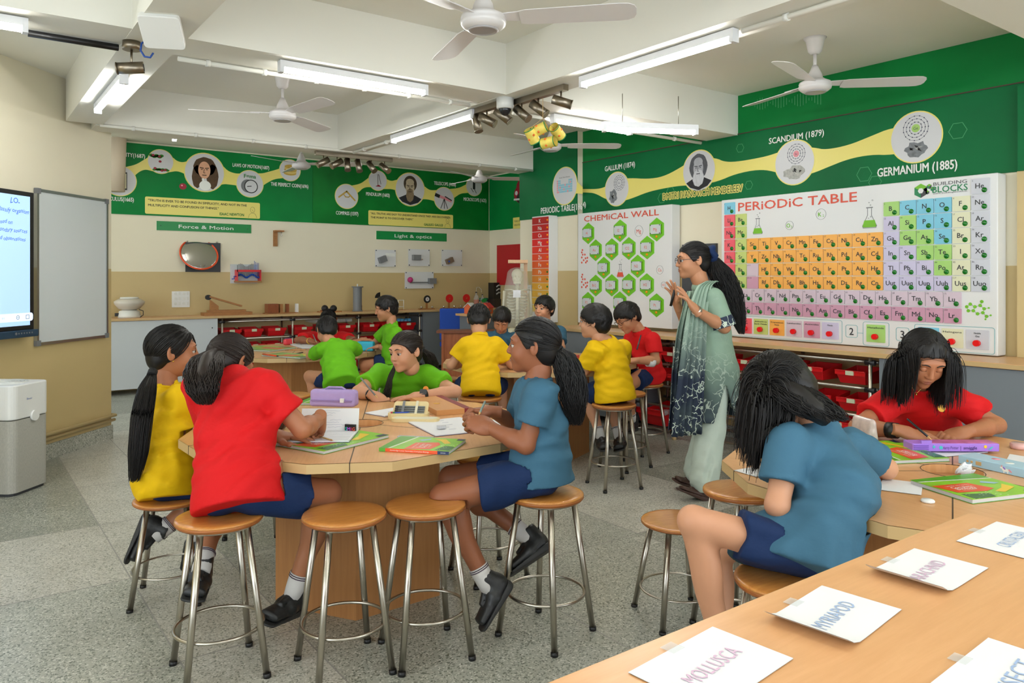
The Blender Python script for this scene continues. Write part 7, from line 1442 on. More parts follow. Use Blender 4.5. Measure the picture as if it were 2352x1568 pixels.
def small(name, label, cat, build, p, rz=0, group=None): o = build(MB()); o = o[0].build(name, o[1]); o.location = p; o.rotation_euler = (0, 0, rz); return tag(o, label, cat, group)
small('eraser', 'grey worn eraser on the notebook of the girl in blue', 'eraser', lambda m: (m.rbox((-.02, -.011, 0), (.02, .011, .013), .005), M_ERAS), onz(1014, 984, TZ+.007)+Vector((0, 0, .0008)), camrot(25)); small('ruler', 'clear ruler lying behind the green textbook', 'ruler', lambda m: (m.box((-.08, -.014, 0), (.08, .014, .002)), mat('ruler_clear', rgb(190, 196, 200), .2)), onz(955, 1004, TZ)+Vector((0, 0, .0008)), camrot(-12))
def pen_at(label, a, b, z, m1, m2, r=.0036, name='pencil', cat='pencil'):
    p, q = onz(*a, z+r)+Vector((0, 0, .0004)), onz(*b, z+r)+Vector((0, 0, .0004)); d = q-p; t = thing(name, label, cat, p+d/2, 0); o = p+d/2; MB().tube([p-o, q-o-d*.12], r, 7).build('barrel', m1, t); MB().tube([q-o-d*.12, q-o], [r, r*.15], 7).build('tip', m2, t); return t
M_WOODP = mat('pencil_wood', rgb(222, 178, 110), .5); pen_at('striped blue and gold pencil on the ruled notebook', (726, 1000), (766, 1012), TZ+.024, mat('pencil_stripe', rgb(176, 150, 96), .4, noise=(160, .5, (1, 1, 1))), M_WOODP)
pen_at('black pen on the far table by the small white notebook', (679, 812), (697, 809), TZ, M_BLACK, M_GREY, .005, 'pen', 'pen'); pen_at('dark pencil beside the red pouch', (682, 790), (696, 793), TZ, M_DGREY, M_WOODP); pen_at('orange marker lying on the far green textbook', (604, 813), (641, 818), TZ+.014, M_COVORG, M_BLACK, .007, 'marker', 'marker')
pen_at('green pencil on the table of the boys in yellow', (1196, 838), (1212, 850), TZ+.001, mat('pencil_green', rgb(150, 190, 60), .4), M_WOODP); pen_at('blue pen on the table of the boys in yellow', (1186, 838), (1210, 841), TZ+.001, INKBL, M_GREY, .004, 'pen', 'pen')
for lab, a_, b_, m_ in (('silver pencil held by the girl in green', (829, 868, 4.22), (868, 915, 4.13), M_GREY), ('grey pen held by the girl in blue', (1114, 922, 3.07), (1100, 952, 3.0), mat('pen_sage', rgb(120, 140, 130), .4)), ('black pen held by the girl in red with loose hair', (2084, 962, 3.08), (2140, 1010, 2.98), M_BLACK), ('pencil held by the child with hair buns', (719, 768, 7.62), (727, 786, 7.52), M_GREY)):
    p, q = Q(*a_), Q(*b_); t = thing('pencil' if 'pencil' in lab else 'pen', lab, 'pencil' if 'pencil' in lab else 'pen', p.lerp(q, .5)); o = p.lerp(q, .5); MB().tube([p-o, q-o-(q-p)*.15], .0045, 8).build('barrel', m_, t); MB().tube([q-o-(q-p)*.15, q-o], [.0045, .001], 8).build('tip', M_WOODP, t)
p = onz(805, 994, TZ+.0128)+Vector((0, 0, .001)); t = thing('wrist_strap', 'black strap with bright coloured Smiggle letters', 'strap', p, camrot(-14)); m = MB(); m.rbox((-.026, -.006, 0), (.026, .006, .036), .005); m.build('band', M_BLACK, t)
for i, (s_, c_) in enumerate(zip('SMIG', ((30, 210, 190), (190, 90, 220), (230, 60, 130), (240, 90, 60)))): m = MB(); put_text(m, s_, -.017+.0115*i, .018, .015, None, -.0066, bold=.01); m.build('letter', mat('letter_%s' % 'teal violet pink coral'.split()[i], rgb(*c_), .4), t)
soft_box('leather_pouch', 'dark brown leather pouch at the table edge behind the girl in red', 'pouch', onz(632, 985, TZ)+Vector((0, 0, .001)), camrot(-10), .1, .06, .06, mat('brown_leather', rgb(56, 36, 30), .3), .7)
soft_box('pencil_pouch', 'small red pencil pouch with a blue zip on the far table', 'pouch', onz(661, 792, TZ)+Vector((0, 0, .001)), camrot(60), .1, .05, .065, mat('coral_fabric', rgb(226, 66, 76), .5), .75, None, mat('blue_zip', rgb(50, 50, 130), .5))
t = soft_box('pencil_pouch', 'turquoise zipped pencil pouch on the far table', 'pouch', onz(840, 806, TZ)+Vector((0, 0, .001)), camrot(-8), .165, .09, .09, mat('turquoise_fabric', rgb(40, 176, 206), .4), .7, None, M_DGREY)
for i, c_ in enumerate(((226, 40, 60), (240, 180, 40), (110, 60, 160))): MB().box((-.06+.014*i, -.0455, .03), (-.047+.014*i, -.041, .05)).build('patch', mat('patch_%d' % i, rgb(*c_), .5), t)
small('red_box', 'small red box lying on the table behind the boy in yellow', 'box', lambda m: (m.rbox((-.05, -.03, 0), (.05, .03, .03), .01), M_RED), onz(1320, 824, TZ)+Vector((0, 0, .001)), .6)
# right table
M_VIO = mat('violet_plastic', rgb(166, 122, 220), .3); p = onz(2196, 1040, TZ+.004); t = thing('pencil_box', 'long violet plastic pencil box printed Harry Potter and smiggle', 'pencil box', p+Vector((0, 0, .0055)), camrot(-2)+.02); w = .335
MB().rbox((-w/2, -.0, 0), (w/2, .075, .03), .006).build('box', M_VIO, t, bevel=.003); MB().box((-w/2+.06, .006, .0295), (w/2-.006, .07, .0315)).build('lid_picture', mat('violet_print', rgb(196, 110, 170), .3, noise=(30, .6)), t); MB().box((-w/2+.035, -.0, .028), (-w/2+.075, .01, .042)).build('latch', M_VIO, t)
for i in range(3): MB().box((-w/2+.006, -.0025, .005+.008*i), (-w/2+.062, .0, .009+.008*i)).build('rib', mat('violet_dark', rgb(136, 92, 196), .3), t)
m = MB(); put_text(m, 'Harry Potter', -.022, .015, .012, .062, -.0008, 0); put_text(m, '|', .018, .015, .014, None, -.0008, 0); put_text(m, 'smiggle', .054, .015, .012, .052, -.0008, 0, bold=.006); m.disc(.112, .019, .006, -.0012, 0, 1, 10); m.plate([(-.085+.008*math.cos(a)*(1 if i % 2 else .45), .018+.008*math.sin(a)*(1 if i % 2 else .45)) for i, a in enumerate(np.linspace(0, 2*PI, 11)[:-1])], -.0012, 0, 2); m.disc(-.058, .015, .007, -.0012, 0, 2, 12); m.plate([(.122, .008), (.138, .02), (.142, .018), (.13, .007)], -.0012, 0, 2); m.build('lettering', [mat('indigo_ink', rgb(66, 40, 120), .4), M_BIRD, mat('print_aqua', rgb(70, 190, 190), .4)], t)
a, b_ = onz(2201, 1064, TZ), onz(2352, 1098, TZ); u = (b_-a).normalized(); t = thing('gift_box', 'pale blue box with small unicorn pictures, cut by the photo edge', 'box', a+Vector((0, 0, .0008)), math.atan2(u.y, u.x)); M_PBLUE = mat('pale_blue_card', rgb(168, 206, 226), .35, noise=(6, .06))
MB().box((0, 0, 0), (.36, .1, .03)).build('box', M_PBLUE, t, bevel=.002); m = MB()
for x_ in (.17, .27):                        # plain little horned pony shapes
    ell(m, x_, .013, .012, .0055, -.0012, 0); ell(m, x_-.013, .019, .006, .004, -.0013, 0); m.plate([(x_-.016, .022), (x_-.013, .029), (x_-.011, .022)], -.0015, 0, 1); m.line([(x_-.006, .008), (x_-.006, .003)], .003, -.0012, 0, 0); m.line([(x_+.007, .008), (x_+.007, .003)], .003, -.0012, 0, 0); m.line([(x_-.008, .021), (x_-.002, .016)], .004, -.0016, 0, 2); m.line([(x_+.011, .016), (x_+.019, .01)], .004, -.0016, 0, 1)
for x_ in (.035, .05): m.disc(x_, .016, .0045, -.0012, 0, 3, 12)
m.rect(.065, .009, .085, .022, -.0012, 0, 3); m.build('side_print', [M_PRINTW, M_PINKP, mat('print_violet', rgb(150, 110, 200), .4), M_EDGE], t); m = MB()
for i, (x_, y_) in enumerate(((.1, .06), (.16, .04), (.22, .07), (.28, .05))): m.lathe([(0, .0302), (.014, .0302), (.014, .0308), (0, .0308)], 14, i % 2, Matrix.Translation((x_, y_, 0)))
m.build('lid_print', [M_PINKP, M_PRINTW], t)
f = Field((-.06, -.05, -.005), (.06, .05, .06), .0026); f.op(el((0, 0, .015), (.045, .032, .026)), 0); f.warp(lambda P: np.abs(np.sin(P@A3((90, 40, 30))+2*np.sin(P@A3((20, 90, 60)))))*.012-.004+np.abs(np.sin(P@A3((-50, 110, 80))))*.008); f.cut((0, 0, .0), (0, 0, -1)); v, q = f.mesh(); o = mk('crumpled_paper', [(v, q, 0)], M_PAPER, None); o.location = onz(2214, 1088, TZ)+Vector((0, 0, .0006)); tag(o, 'crumpled white paper ball beside the table cut-out', 'paper')
o = small('button_badge', 'small round white badge lying on the table near the bench', 'badge', lambda m: (m.lathe([(0, 0), (.019, 0), (.02, .004), (.017, .008), (0, .009)], 24), M_WHITE), onz(2131, 1153, TZ)+Vector((0, 0, .0008)))
small('compact', 'round pale pink compact at the right edge of the photo', 'compact', lambda m: (m.lathe([(0, 0), (.032, 0), (.034, .006), (.034, .018), (.03, .022), (0, .022)], 28), mat('blush_plastic', rgb(222, 176, 170), .2)), onz(2342, 1030, TZ)+Vector((0, 0, .0008)))
soft_box('clear_pouch', 'see-through pouch of small things beside the bending girl', 'pouch', onz(1985, 1012, TZ)+Vector((0, 0, .001)), camrot(100), .14, .05, .1, mat('pouch_clear', rgb(214, 196, 190), .15, noise=(26, .5), alpha=.8), .5)
notebook('pale notebook with violet corner at the right edge of the photo', TZ, (2310, 1062), (2390, 1072), (2290, 1042), .005)
# ================================================================ things on the far worktop
def far(px, py, y=10.36): p = ony(px, py, y); return Vector((p.x, y, KZB+.0006))
def fs(px0, px1, y=10.36): return ony(px1, 700, y).x-ony(px0, 700, y).x
t = thing('centrifuge', 'round white bench centrifuge at the end of the far worktop', 'centrifuge', far(297, 728)); m = MB(); m.lathe([(.0, 0), (.125, 0), (.13, .02), (.115, .08), (.08, .095), (0, .095)], 32); m.build('base', M_WPLAST, t); m = MB(); m.lathe([(.07, .095), (.12, .11), (.168, .17), (.172, .2), (.12, .232), (.0, .235)], 36); m.build('bowl', mat('warm_grey_enamel', rgb(206, 198, 184), .35), t); MB().lathe([(0, .235), (.11, .235), (.1, .252), (0, .256)], 32).build('lid', M_WPLAST, t)
MB().box((-.16, -.02, .02), (-.12, .02, .06)).build('switch', M_BLACK, t); MB().tube([(.1, -.05, .1), (.15, -.04, .08), (.15, -.04, .03), (.11, -.06, .004)], .005, 6).build('cord', M_BLACK, t)
c = far(521, 722); t = thing('inclined_plane', 'wooden inclined plane with a pulley on the far worktop', 'physics model', c); L_ = fs(466, 577)
MB().box((-L_/2, -.08, 0), (L_/2, .08, .038)).build('base', M_PINE, t); MB().box((-L_*.39, -.05, .038), (L_*.38, .05, .068)).build('rail', M_PINE, t); MB().add([(-L_*.34, y_, z_) for y_ in (-.03, .03) for z_ in (.068, .2)]+[(-L_*.18, y_, z_) for y_ in (-.03, .03) for z_ in (.068, .12)], [(0, 1, 3, 2), (4, 6, 7, 5), (0, 4, 5, 1), (2, 3, 7, 6), (1, 5, 7, 3), (0, 2, 6, 4)]).build('support', M_PINE, t)
m = MB(); a_ = math.atan2(.16, L_*.68); m.box((0, -.035, 0), (L_*.7, .035, .022), 0, Matrix.Translation((-L_*.37, 0, .235)) @ Matrix.Rotation(a_*.85, 4, 'Y')); m.build('ramp', M_PINE, t); MB().cyl((-L_*.38, -.03, .235), (-L_*.38, .03, .235), .034, 18).build('pulley', M_BLACK, t)
c = far(640, 719); t = thing('optics_box', 'small wooden box with two upright slit pieces on a strip', 'physics model', c); MB().box((-.2, -.04, 0), (.26, .06, .012)).build('strip', M_PINE, t); MB().box((-.17, -.06, .012), (-.02, .07, .135)).build('box', M_DKWOOD, t); MB().box((.01, -.03, .012), (.05, .04, .13)).build('slit_block', M_PINE, t); MB().box((.1, -.02, .012), (.14, .03, .13)).build('slit_block', M_DKWOOD, t); MB().box((.24, -.02, .012), (.275, .03, .13)).build('white_screen', M_WHITE, t)
c = far(757, 715); t = thing('wooden_tray', 'flat wooden tray behind the hair buns', 'tray', c); MB().rbox((-.17, -.06, 0), (.17, .06, .015), .02).build('base', M_PINE, t); MB().box((-.12, -.05, .015), (-.05, .05, .03)).build('block', M_DKWOOD, t)
c = far(821, 713); t = thing('column_stand', 'tall grey half round column with a round foot', 'physics model', c); m = MB(); m.prism([(.065*math.cos(a), .065*math.sin(a)) for a in np.linspace(PI*.6, PI*1.95, 14)]+[(.05*math.cos(a), .05*math.sin(a)) for a in np.linspace(PI*1.95, PI*.6, 14)], .012, .35); m.build('column', M_GREY, t); MB().lathe([(0, 0), (.075, 0), (.075, .014), (0, .014)], 24).build('foot', M_GREY, t); MB().lathe([(0, .35), (.085, .35), (.085, .365), (0, .365)], 24).build('top_plate', M_GREY, t); MB().cyl((0, 0, .365), (0, 0, .4), .009, 8).build('peg', M_WHITE, t)
for i in range(4): MB().lathe([(0, .016+.02*i), (.045, .016+.02*i), (.045, .034+.02*i), (0, .034+.02*i)], 18, 0, Matrix.Translation((.02, -.01, 0))).build('ring_weight', mat('ring_plum', rgb(110, 60, 84), .4) if i % 2 else M_DGREY, t)
c = far(869, 712); t = thing('fan_scale', 'black quarter circle scale on a thin rod behind the boy in green', 'physics model', c); MB().cyl((0, 0, 0), (0, 0, .19), .006, 8).build('rod', M_STEEL, t); MB().lathe([(0, 0), (.04, 0), (.04, .01), (0, .01)], 16).build('foot', M_PINE, t); m = MB(); m.plate([(.03, .19)]+[(.03-.085*math.sin(a), .19+.085*math.cos(a)) for a in np.linspace(0, PI/2, 9)], -.004, .004); m.build('scale', M_BLACK, t)
c = far(921, 711); t = thing('wire_frame', 'thin white wire frame on the far worktop', 'physics model', c)
for x_ in (-.045, .045): MB().cyl((x_, 0, 0), (x_, 0, .155), .005, 8).build('upright', M_WHITE, t)
for z_ in (.05, .15): MB().cyl((-.045, 0, z_), (.045, 0, z_), .004, 8).build('bar', M_WHITE, t)
MB().box((-.06, -.03, 0), (.06, .03, .008)).build('base', M_PINE, t)
def disc_model(px, label, r, mats, name='disc_model', grp=None):
    c = far(px, 710); t = thing(name, label, 'physics model', c, 0, grp); MB().box((-.13, -.035, 0), (.13, .035, .014)).build('base', M_PINE, t); MB().box((-.014, -.01, .014), (.014, .01, .11)).build('post', M_PINE, t); z_ = .11+r*.8; m = MB(); m.tube([(0, -.022, z_), (0, -.01, z_)], r, 30); m.tube([(0, -.0235, z_), (0, -.021, z_)], r*.55, 24, 1); m.tube([(0, -.025, z_), (0, -.022, z_)], r*.16, 14, 2); m.build('disc', mats, t)
    for x_ in (-.1, .095): MB().ball((x_, -.01, .034), .02).build('knob', M_STEEL, t)
disc_model(980, 'black and white ringed disc on a small wooden stand', .06, [M_BLACK, M_DISC, M_PINE]); disc_model(1031, 'red disc on a wooden stand, beside the black ringed disc', .066, [M_RED, M_RED, M_PINE], grp='red discs on the far worktop'); disc_model(1070, 'red disc on a wooden stand, beside the orange bottle', .066, [M_RED, M_RED, M_PINE], grp='red discs on the far worktop')
def bottle(px, label, r, h, fill):
    c = far(px, 704, 10.4); t = thing('bottle', label, 'bottle', c); m = MB(); m.lathe([(0, .002), (r*.9, .002), (r, .012), (r, h*.55), (r*.9, h*.68), (r*.32, h*.86), (r*.32, h*.95)], 20); m.build('glass', M_CLEAR, t); m = MB(); m.lathe([(0, .004), (r*.86, .004), (r*.94, .014), (r*.94, h*.52), (0, h*.52)], 18); m.build('liquid', fill, t); MB().cyl((0, 0, h*.94), (0, 0, h), r*.36, 12).build('cap', M_BLACK, t); return t
M_ORL = mat('orange_liquid', rgb(214, 84, 14), .15); bottle(1094, 'plastic bottle half full of orange liquid near the corner', .045, .26, M_ORL); t = bottle(1108, 'clear bottle with a green leaf tie near the corner', .036, .22, mat('amber_liquid', rgb(200, 110, 40), .15)); m = MB(); ell(m, 0, .12, .05, .035, -.05, 0, 14, wob=.3); m.build('leaf_tie', mat('leaf_green', rgb(24, 160, 70), .5), t); c = far(1094, 704, 10.4); tag(MB().tube([c+Vector((0, 0, .262)), c+Vector((0, 0, .33)), c+Vector((.05, 0, .34)), c+Vector((.1, 0, .3)), c+Vector((.1, .0, .25))], .005, 6).build('bent_tube', M_CLEAR), 'thin bent clear tube above the orange bottle', 'tube')
for i, (c_, l_) in enumerate((((200, 70, 40), 'red'), ((230, 120, 50), 'orange'), ((214, 214, 206), 'white'), ((30, 50, 90), 'navy'), ((40, 120, 90), 'teal'))): o = small('book', '%s book in the stack behind the orange bottle' % l_, 'book', lambda m: (m.box((-.055, -.05, 0), (.055, .05, .03)), mat('book_'+l_, rgb(*c_), .5)), far(1111, 704, 10.56)+Vector((0, 0, .0312*i)), .1*(i % 2), 'books stacked near the corner')
# wall instruments
def wallthing(name, label, px, py, rz=0): p = ony(px, py, YB); return thing(name, label, 'wall exhibit', (p.x, YB-.0005, p.z), rz)
t = thing('convex_mirror', 'oval looking convex mirror with orange rim on a black board', 'mirror', (ony(466, 590, YB).x, YB, ony(466, 590, YB).z)); w = fs(426, 506, YB)/2; MB().box((-w, -.02, -.2), (w, .0005, .19)).build('board', M_DGREY, t)
R_ = Matrix.Translation((-.07, -.09, .035)) @ Matrix.Rotation(math.radians(58), 4, 'X'); m = MB(); m.lathe([(.235*math.sin(a)/math.sin(.5), .13*(math.cos(a)-math.cos(.5))/math.sin(.5)) for a in np.linspace(.5, 0, 14)], 40, 0, R_); m.build('mirror_glass', mat('mirror_silver', rgb(230, 230, 230), .03, 1), t); m = MB(); m.tube([R_ @ Vector((.236*math.cos(a), .236*math.sin(a), 0)) for a in np.linspace(0, 2*PI, 41)[:-1]], .011, 8, closed=True); m.build('rim', mat('rim_orange', rgb(232, 84, 40), .35), t); MB().cyl((-.07, 0, .05), (-.07, -.09, .05), .02, 10).build('bracket', M_BLACK, t)
for x_ in (-w*.9, w*.8): MB().ball((x_, -.01, .2), .012).build('mounting_hook', M_STEEL, t)
c = ony(561, 627, YB); t = thing('wave_machine', 'wave model with red frame and blue beads on a clear plate', 'physics model', (c.x, YB, c.z)); w = fs(529, 593, YB)/2; MB().box((-w, -.012, -.14), (w*.95, .0005, .12)).build('mounting_plate', M_ACR, t); m = MB(); M_RF = mat('red_frame', rgb(214, 46, 52), .4)
m.box((-w*.7, -.14, .015), (w, -.12, .045)); m.box((-w*.7, -.14, -.11), (-w*.66, -.012, .045)); m.box((w*.96, -.14, -.11), (w, -.012, .045)); m.build('red_frame', M_RF, t); MB().box((-w*.75, -.15, -.13), (w*1.02, -.012, -.105)).build('shelf', M_PINE, t); M_BLU = mat('blue_bead', rgb(16, 76, 180), .35)
for i in range(16): x_ = -w*.6+w*1.5*i/15; MB().ball((x_, -.08, -.04+.02*math.sin(i*.75)), (.011, .02, .016), 0, 10).build('bead', M_BLU, t); MB().cyl((x_, -.08, -.04), (x_, -.08, .05+.02*math.sin(i*.75)+(.06 if i < 12 else .11)), .0035, 5).build('rod', M_BLU if i > 11 else M_DGREY, t)
MB().tube([(-w*.7, -.08, -.045), (-w*.85, -.08, -.045), (-w*.85, -.08, -.08), (-w, -.08, -.08)], .007, 6).build('crank', M_BLU, t)
c = ony(636, 548, YB); t = thing('wooden_hook_bracket', 'small wooden bracket with a hanging hook under the Force & Motion sign', 'bracket', (c.x, YB, c.z)); MB().box((-.055, -.03, -.11), (.0, .0005, .11)).build('mounting_board', M_PINE, t); MB().box((-.055, -.09, .095), (.075, .0, .115)).build('arm', M_PINE, t); MB().tube([(.05, -.05, .095), (.05, -.05, .06), (.06, -.05, .045), (.05, -.05, .035)], .005, 6).build('hook', M_STEEL, t)
def plate(px0, px1, py0, py1, label, fn):
    a, b_ = ony(px0, py0, YB-.02), ony(px1, py1, YB-.02); c = (a+b_)/2; w, h = abs(b_.x-a.x)/2, abs(a.z-b_.z)/2; t = thing('exhibit_plate', label, 'wall exhibit', (c.x, YB, c.z), 0, 'white plates under the Light & optics sign'); MB().box((-w, -.022, -h), (w, -.012, h)).build('plate', M_BOARD, t)
    for sx in (-1, 1):
        for sz in (-1, 1): MB().cyl((sx*w*.92, .0005, sz*h*.9), (sx*w*.92, -.026, sz*h*.9), .009, 8).build('mounting_screw', M_DGREY, t)
    fn(t, w, h)
def gbox(t, x, z, w, h, a, m): MB().box((-w, -.09, -h), (w, -.022, h), 0, Matrix.Translation((x, 0, z)) @ Matrix.Rotation(a, 4, 'Y')).build('grey_box', m, t)
plate(862, 909, 573, 612.5, 'white plate with a tilted grey box and two small white labels', lambda t, w, h: (gbox(t, -w*.4, -h*.15, .06, .045, -.35, M_GREY), MB().box((0, -.026, h*.2), (w*.9, -.022, h*.6)).build('label', M_PRINTW, t)))
plate(938, 987, 571.6, 611, 'white plate with a level grey box and short pointer', lambda t, w, h: (gbox(t, -w*.35, 0, .066, .042, 0, M_GREY), MB().cyl((0, -.04, -h*.2), (w*.3, -.04, -h*.2), .004, 6).build('pointer', M_PINE, t)))
plate(1014.6, 1061.5, 573, 611, 'white plate with a tilted brown box with blue spot', lambda t, w, h: (gbox(t, -w*.35, -h*.35, .062, .04, -.4, mat('taupe', rgb(124, 104, 84), .5)), MB().ball((-w*.5, -.09, -h*.45), .015).build('spot', M_BLU, t)))
plate(930, 996, 624, 662, 'wider white plate with a pink ball and a long grey arm', lambda t, w, h: (MB().ball((-w*.72, -.06, h*.05), .045).build('pink_ball', mat('magenta', rgb(190, 50, 120), .4), t), MB().box((-w*.68, -.05, -h*.35), (w*.6, -.022, -h*.2)).build('arm', M_GREY, t), gbox(t, w*.82, -h*.1, .062, .045, 0, M_GREY)))
c = ony(415, 687, YB); t = thing('switch_board', 'white board of six switches on the far wall', 'switch board', (c.x, YB, c.z)); MB().rect(-.11, -.105, .11, .105, -.014, .0005, 0, .006).build('switch_plate', M_WHITE, t)
for i in range(3):
    for k in range(2): MB().box((-.03+.1*k, -.02, -.075+.065*i), (-.005+.1*k, -.012, -.035+.065*i)).build('switch', M_WPLAST, t); MB().cyl((-.065+.1*k, -.012, -.055+.065*i), (-.065+.1*k, -.022, -.055+.065*i), .016, 14).build('dial', M_WPLAST, t)
c = ony(271, 374, YB-.1); t = thing('hanging_roll', 'beige rolled up chart hanging at the end of the far banner', 'rolled chart', (c.x-.02, YB-.12, c.z)); m = MB(); m.lathe([(.095, -.36), (.115, .36)], 20, 0, None); m.build('roll', mat('beige_canvas', rgb(206, 190, 166), .7, noise=(4, .06)), t)
c = onx(1176, 608, XA); t = thing('red_notice_panel', 'plain red panel on the alcove wall behind the skeleton', 'panel', (XA-.0005, c.y, c.z), -PI/2); MB().box((-.4, -.02, -.33), (.5, .0, .33)).build('mounting_board', mat('matt_red', rgb(190, 18, 28), .5), t)
c = onx(1217, 664, XP); t = thing('wall_socket', 'white power socket on the column beside the metal label board', 'socket', (XP-.0005, c.y, c.z), -PI/2); MB().rect(-.045, -.05, .045, .05, -.012, 0, 0, .006).build('socket_plate', M_WHITE, t)
for x_, z_ in ((0, .02), (-.018, -.01), (.018, -.01)): MB().cyl((x_, -.012, z_), (x_, -.0135, z_), .005, 8).build('pin_hole', M_DGREY, t)
# corner furniture
def JY(px, Y, z): return JZ(px, Y, z)
p = JZ(1102, 10.5, 0); t = thing('small_cabinet', 'narrow grey cabinet with wooden top carrying two model houses', 'cabinet', p, 0); MB().box((-.2, -.2, 0), (.24, .2, .9)).build('body', GREYLAM, t); MB().box((-.25, -.24, .9), (.28, .23, .93)).build('top', M_BEECH, t)
def house(px, label, roof, wall):
    q = JZ(px, 10.45, .931); t = thing('model_house', label, 'model house', q, .5, 'model houses'); w, d, h = .07, .055, .085; MB().add([(-w, -d, 0), (w, -d, 0), (w, d, 0), (-w, d, 0), (-w, -d, h), (w, -d, h), (w, d, h), (-w, d, h), (-w, 0, h+.05), (w, 0, h+.05)], [(0, 3, 2, 1), (0, 1, 5, 4), (2, 3, 7, 6), (0, 4, 8, 7, 3), (1, 2, 6, 9, 5), (4, 5, 9, 8), (6, 7, 8, 9)]).build('house_walls', wall, t)
    m = MB()
    for sy in (-1, 1): m.add([(-w*1.1, sy*d*1.25, h-.006), (w*1.1, sy*d*1.25, h-.006), (w*1.1, 0, h+.056), (-w*1.1, 0, h+.056), (-w*1.1, sy*d*1.25, h+.002), (w*1.1, sy*d*1.25, h+.002), (w*1.1, 0, h+.064), (-w*1.1, 0, h+.064)], [(0, 1, 2, 3), (7, 6, 5, 4), (0, 4, 5, 1), (1, 5, 6, 2), (2, 6, 7, 3), (3, 7, 4, 0)])
    m.build('house_roof', roof, t); MB().box((-.02, -d-.003, .025), (.012, -d+.001, .055)).build('little_window', M_GREY, t)
M_HORG = mat('orange_card', rgb(226, 104, 50), .6); house(1080, 'orange model house with white top on the small cabinet', M_WHITE, M_HORG); house(1119, 'orange model house with red top on the small cabinet', mat('red_card', rgb(220, 60, 60), .6), M_HORG)
p = JZ(1048, 9.75, 0); t = thing('desk', 'reddish wooden desk in front of the blue chair', 'desk', p, camrot(0)); MB().box((-.23, -.25, .73), (.75, .08, .76)).build('desktop', M_DKWOOD, t); MB().box((-.17, -.22, 0), (-.14, .05, .73)).build('side_panel', wood('desk_side', rgb(190, 110, 60), rgb(160, 86, 44), 3, (12, 12, 1.5), .4), t); MB().box((-.14, -.2, .1), (.75, -.17, .73)).build('front_panel', wood('desk_side', rgb(190, 110, 60), rgb(160, 86, 44)), t); MB().box((.72, -.22, 0), (.75, .05, .73)).build('side_panel', M_DKWOOD, t)
p = JZ(1045, 11.0, 0); t = thing('office_chair', 'blue fabric office chair behind the reddish desk', 'chair', p, camrot(180)); m = MB(); M_BLUEF = mat('blue_fabric', rgb(16, 70, 170), .7); m.rbox((-.22, -.03, .52), (.22, .03, .98), .02, 0, None); o = m.build('backrest', M_BLUEF, t, bevel=.02); MB().rbox((-.23, -.48, .42), (.23, -.04, .49), .06).build('seat', M_BLUEF, t, bevel=.015); MB().cyl((0, -.25, .08), (0, -.25, .42), .03, 12).build('column', M_BLACK, t)
for k in range(5): a = k*2*PI/5; MB().tube([(0, -.25, .1), (.27*math.cos(a), -.25+.27*math.sin(a), .05)], [.025, .018], 8).build('leg', M_BLACK, t); MB().ball((.27*math.cos(a), -.25+.27*math.sin(a), .028), .028).build('caster', M_BLACK, t)
MB().tube([(0, -.1, .44), (0, .02, .5), (0, .035, .6)], .02, 8).build('back_bar', M_BLACK, t)
p = far(1140, 700, 10.4); t = thing('black_carton', 'tall black carton with a pale twisted picture in the corner', 'carton', p+Vector((0, 0, .14)), .0); MB().box((-.1, -.07, 0), (.12, .09, .27)).build('box', M_BLACK, t); m = MB()
for i in range(3): m.tube([(-.05, -.073, .08+.06*i), (.0, -.075, .11+.06*i), (.06, -.075, .09+.06*i), (.1, -.073, .13+.06*i)], .012, 6)
m.build('twist_picture', M_ROCKL, t); small('dark_box', 'low dark brown box under the black carton', 'box', lambda m: (m.box((-.1, -.09, 0), (.13, .1, .139)), mat('dark_brown_card', rgb(50, 40, 36), .5)), p)
# skeleton on a wooden stand, under a clear bag
M_BONE = mat('bone', rgb(222, 214, 182), .5, noise=(12, .08)); B0 = JZ(1188, 8.3, 0); ZS = lambda py: EYE-(py-HZ)/F*8.3
t = thing('skeleton_model', 'small skeleton model under a clear plastic bag, before the column', 'skeleton', B0, camrot(0)); zt = ZS(634); f = Field((-.09, -.1, zt-.13), (.09, .1, zt+.12), .004); f.op(el((0, .01, zt+.015), (.062, .078, .066)), 0); f.op(el((0, -.045, zt-.035), (.042, .035, .04)), .015)
for sg in (-1, 1): f.op(el((sg*.024, -.075, zt-.01), (.017, .02, .015)), .004, 'sub'); f.op(rc((sg*.045, -.03, zt-.03), (sg*.03, -.06, zt-.07), .009, .009), .006)
f.op(el((0, -.085, zt-.035), (.009, .015, .012)), .003, 'sub'); f.op(rc((-.03, -.06, zt-.075), (.03, -.06, zt-.075), .013, .013), .006); v, q = f.mesh(); mk('skull', [(v, q, 0)], M_BONE, t)
m = MB(); m.tube([(0, .01, zt-.05), (0, .03, zt-.2), (0, .015, zt-.4), (0, .03, zt-.52), (0, .02, zt-.62)], .017, 10); o = m.build('spine', M_BONE, t)
for i in range(14): MB().ball((0, .028-.008*abs(i-5)*.3, zt-.09-.038*i), (.024, .02, .011), 0, 10).build('vertebra', M_BONE, o)
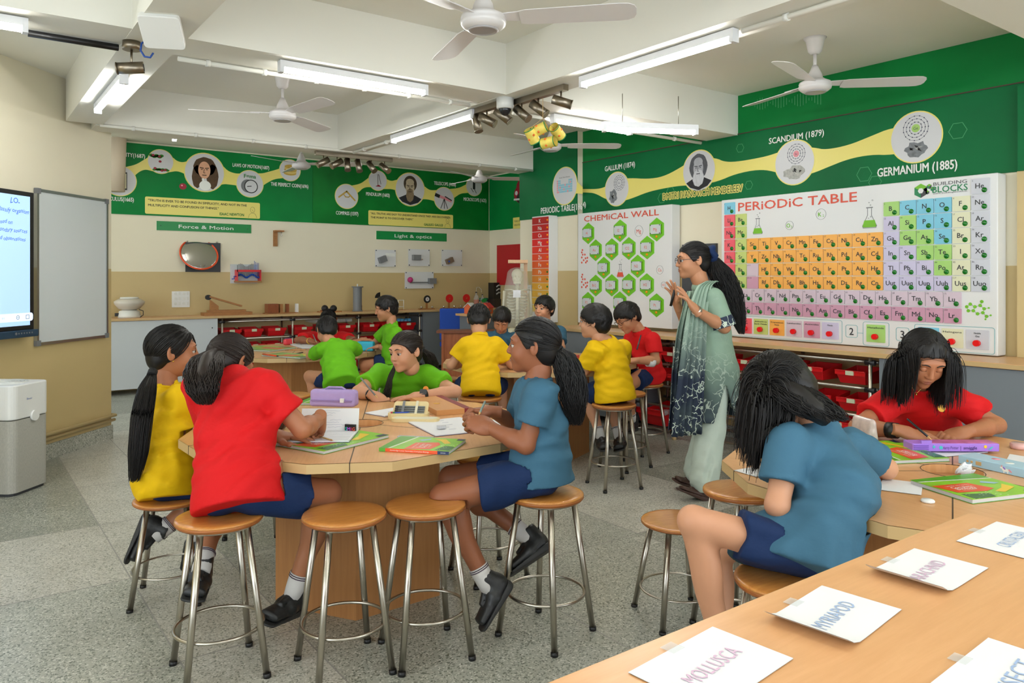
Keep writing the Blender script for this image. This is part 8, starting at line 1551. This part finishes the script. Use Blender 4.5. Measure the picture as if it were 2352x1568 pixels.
for i in range(9):
    z_ = zt-.16-.032*i; rx = .075+.035*math.sin(PI*min(1, (i+2)/9)); 
    for sg in (-1, 1): m = MB(); m.tube([(sg*rx*math.sin(a), .03-.075*(1-math.cos(a)), z_-.035*math.sin(a*.6)) for a in np.linspace(0, PI*.86, 10)], .0062, 6); m.build('rib', M_BONE, t)
MB().box((-.014, -.125, zt-.36), (.014, -.112, zt-.19)).build('breastbone', M_BONE, t)
for sg in (-1, 1):
    MB().tube([(0, -.11, zt-.17), (sg*.07, -.09, zt-.145), (sg*.13, -.02, zt-.15)], .008, 7).build('collar_bone', M_BONE, t); MB().tube([(sg*.14, 0, zt-.16), (sg*.15, 0, zt-.3), (sg*.152, 0, zt-.42)], [.017, .011, .016], 8).build('arm_bone', M_BONE, t); MB().tube([(sg*.152, 0, zt-.43), (sg*.155, -.01, zt-.62)], [.013, .01], 8).build('forearm_bone', M_BONE, t); MB().tube([(sg*.07, 0, zt-.66), (sg*.075, 0, zt-1.0), (sg*.07, .01, .12)], [.022, .016, .014], 8).build('leg_bone', M_BONE, t)
f = Field((-.15, -.1, zt-.74), (.15, .1, zt-.54), .006); f.op(el((-.06, .02, zt-.63), (.065, .045, .07)), 0); f.op(el((.06, .02, zt-.63), (.065, .045, .07)), .02); f.op(el((0, -.03, zt-.63), (.05, .05, .05)), .02, 'sub'); v, q = f.mesh(); mk('pelvis', [(v, q, 0)], M_BONE, t)
MB().box((-.045, -.135, zt-.23), (.035, -.131, zt-.15)).build('tag', M_PAPER, t); M_BAG = mat('bag_film', rgb(230, 232, 226), .25, alpha=.22); f = Field((-.25, -.2, zt-.75), (.25, .2, zt+.13), .009); f.op(ec((0, 0, zt-.45), (0, 0, zt+.02), (1, 0, 0), (.2, .16), (.11, .12)), 0); f.warp(lambda P: wr(P*A3((1, 1, .4)), 8, 40, .01)); v, q = f.mesh(); mk('plastic_bag', [(v, q, 0)], M_BAG, t)
t = thing('wooden_stand', 'pale wooden post with a cross arm holding the skeleton', 'stand', B0, camrot(0)); zt2 = ZS(604); MB().box((.075, .21, 0), (.115, .25, zt2)).build('post', M_BEECH, t); MB().box((-.1, -.02, zt2), (.115, .25, zt2+.035)).build('arm', M_BEECH, t); MB().box((-.15, -.1, 0), (.25, .3, .03)).build('foot', M_BEECH, t)
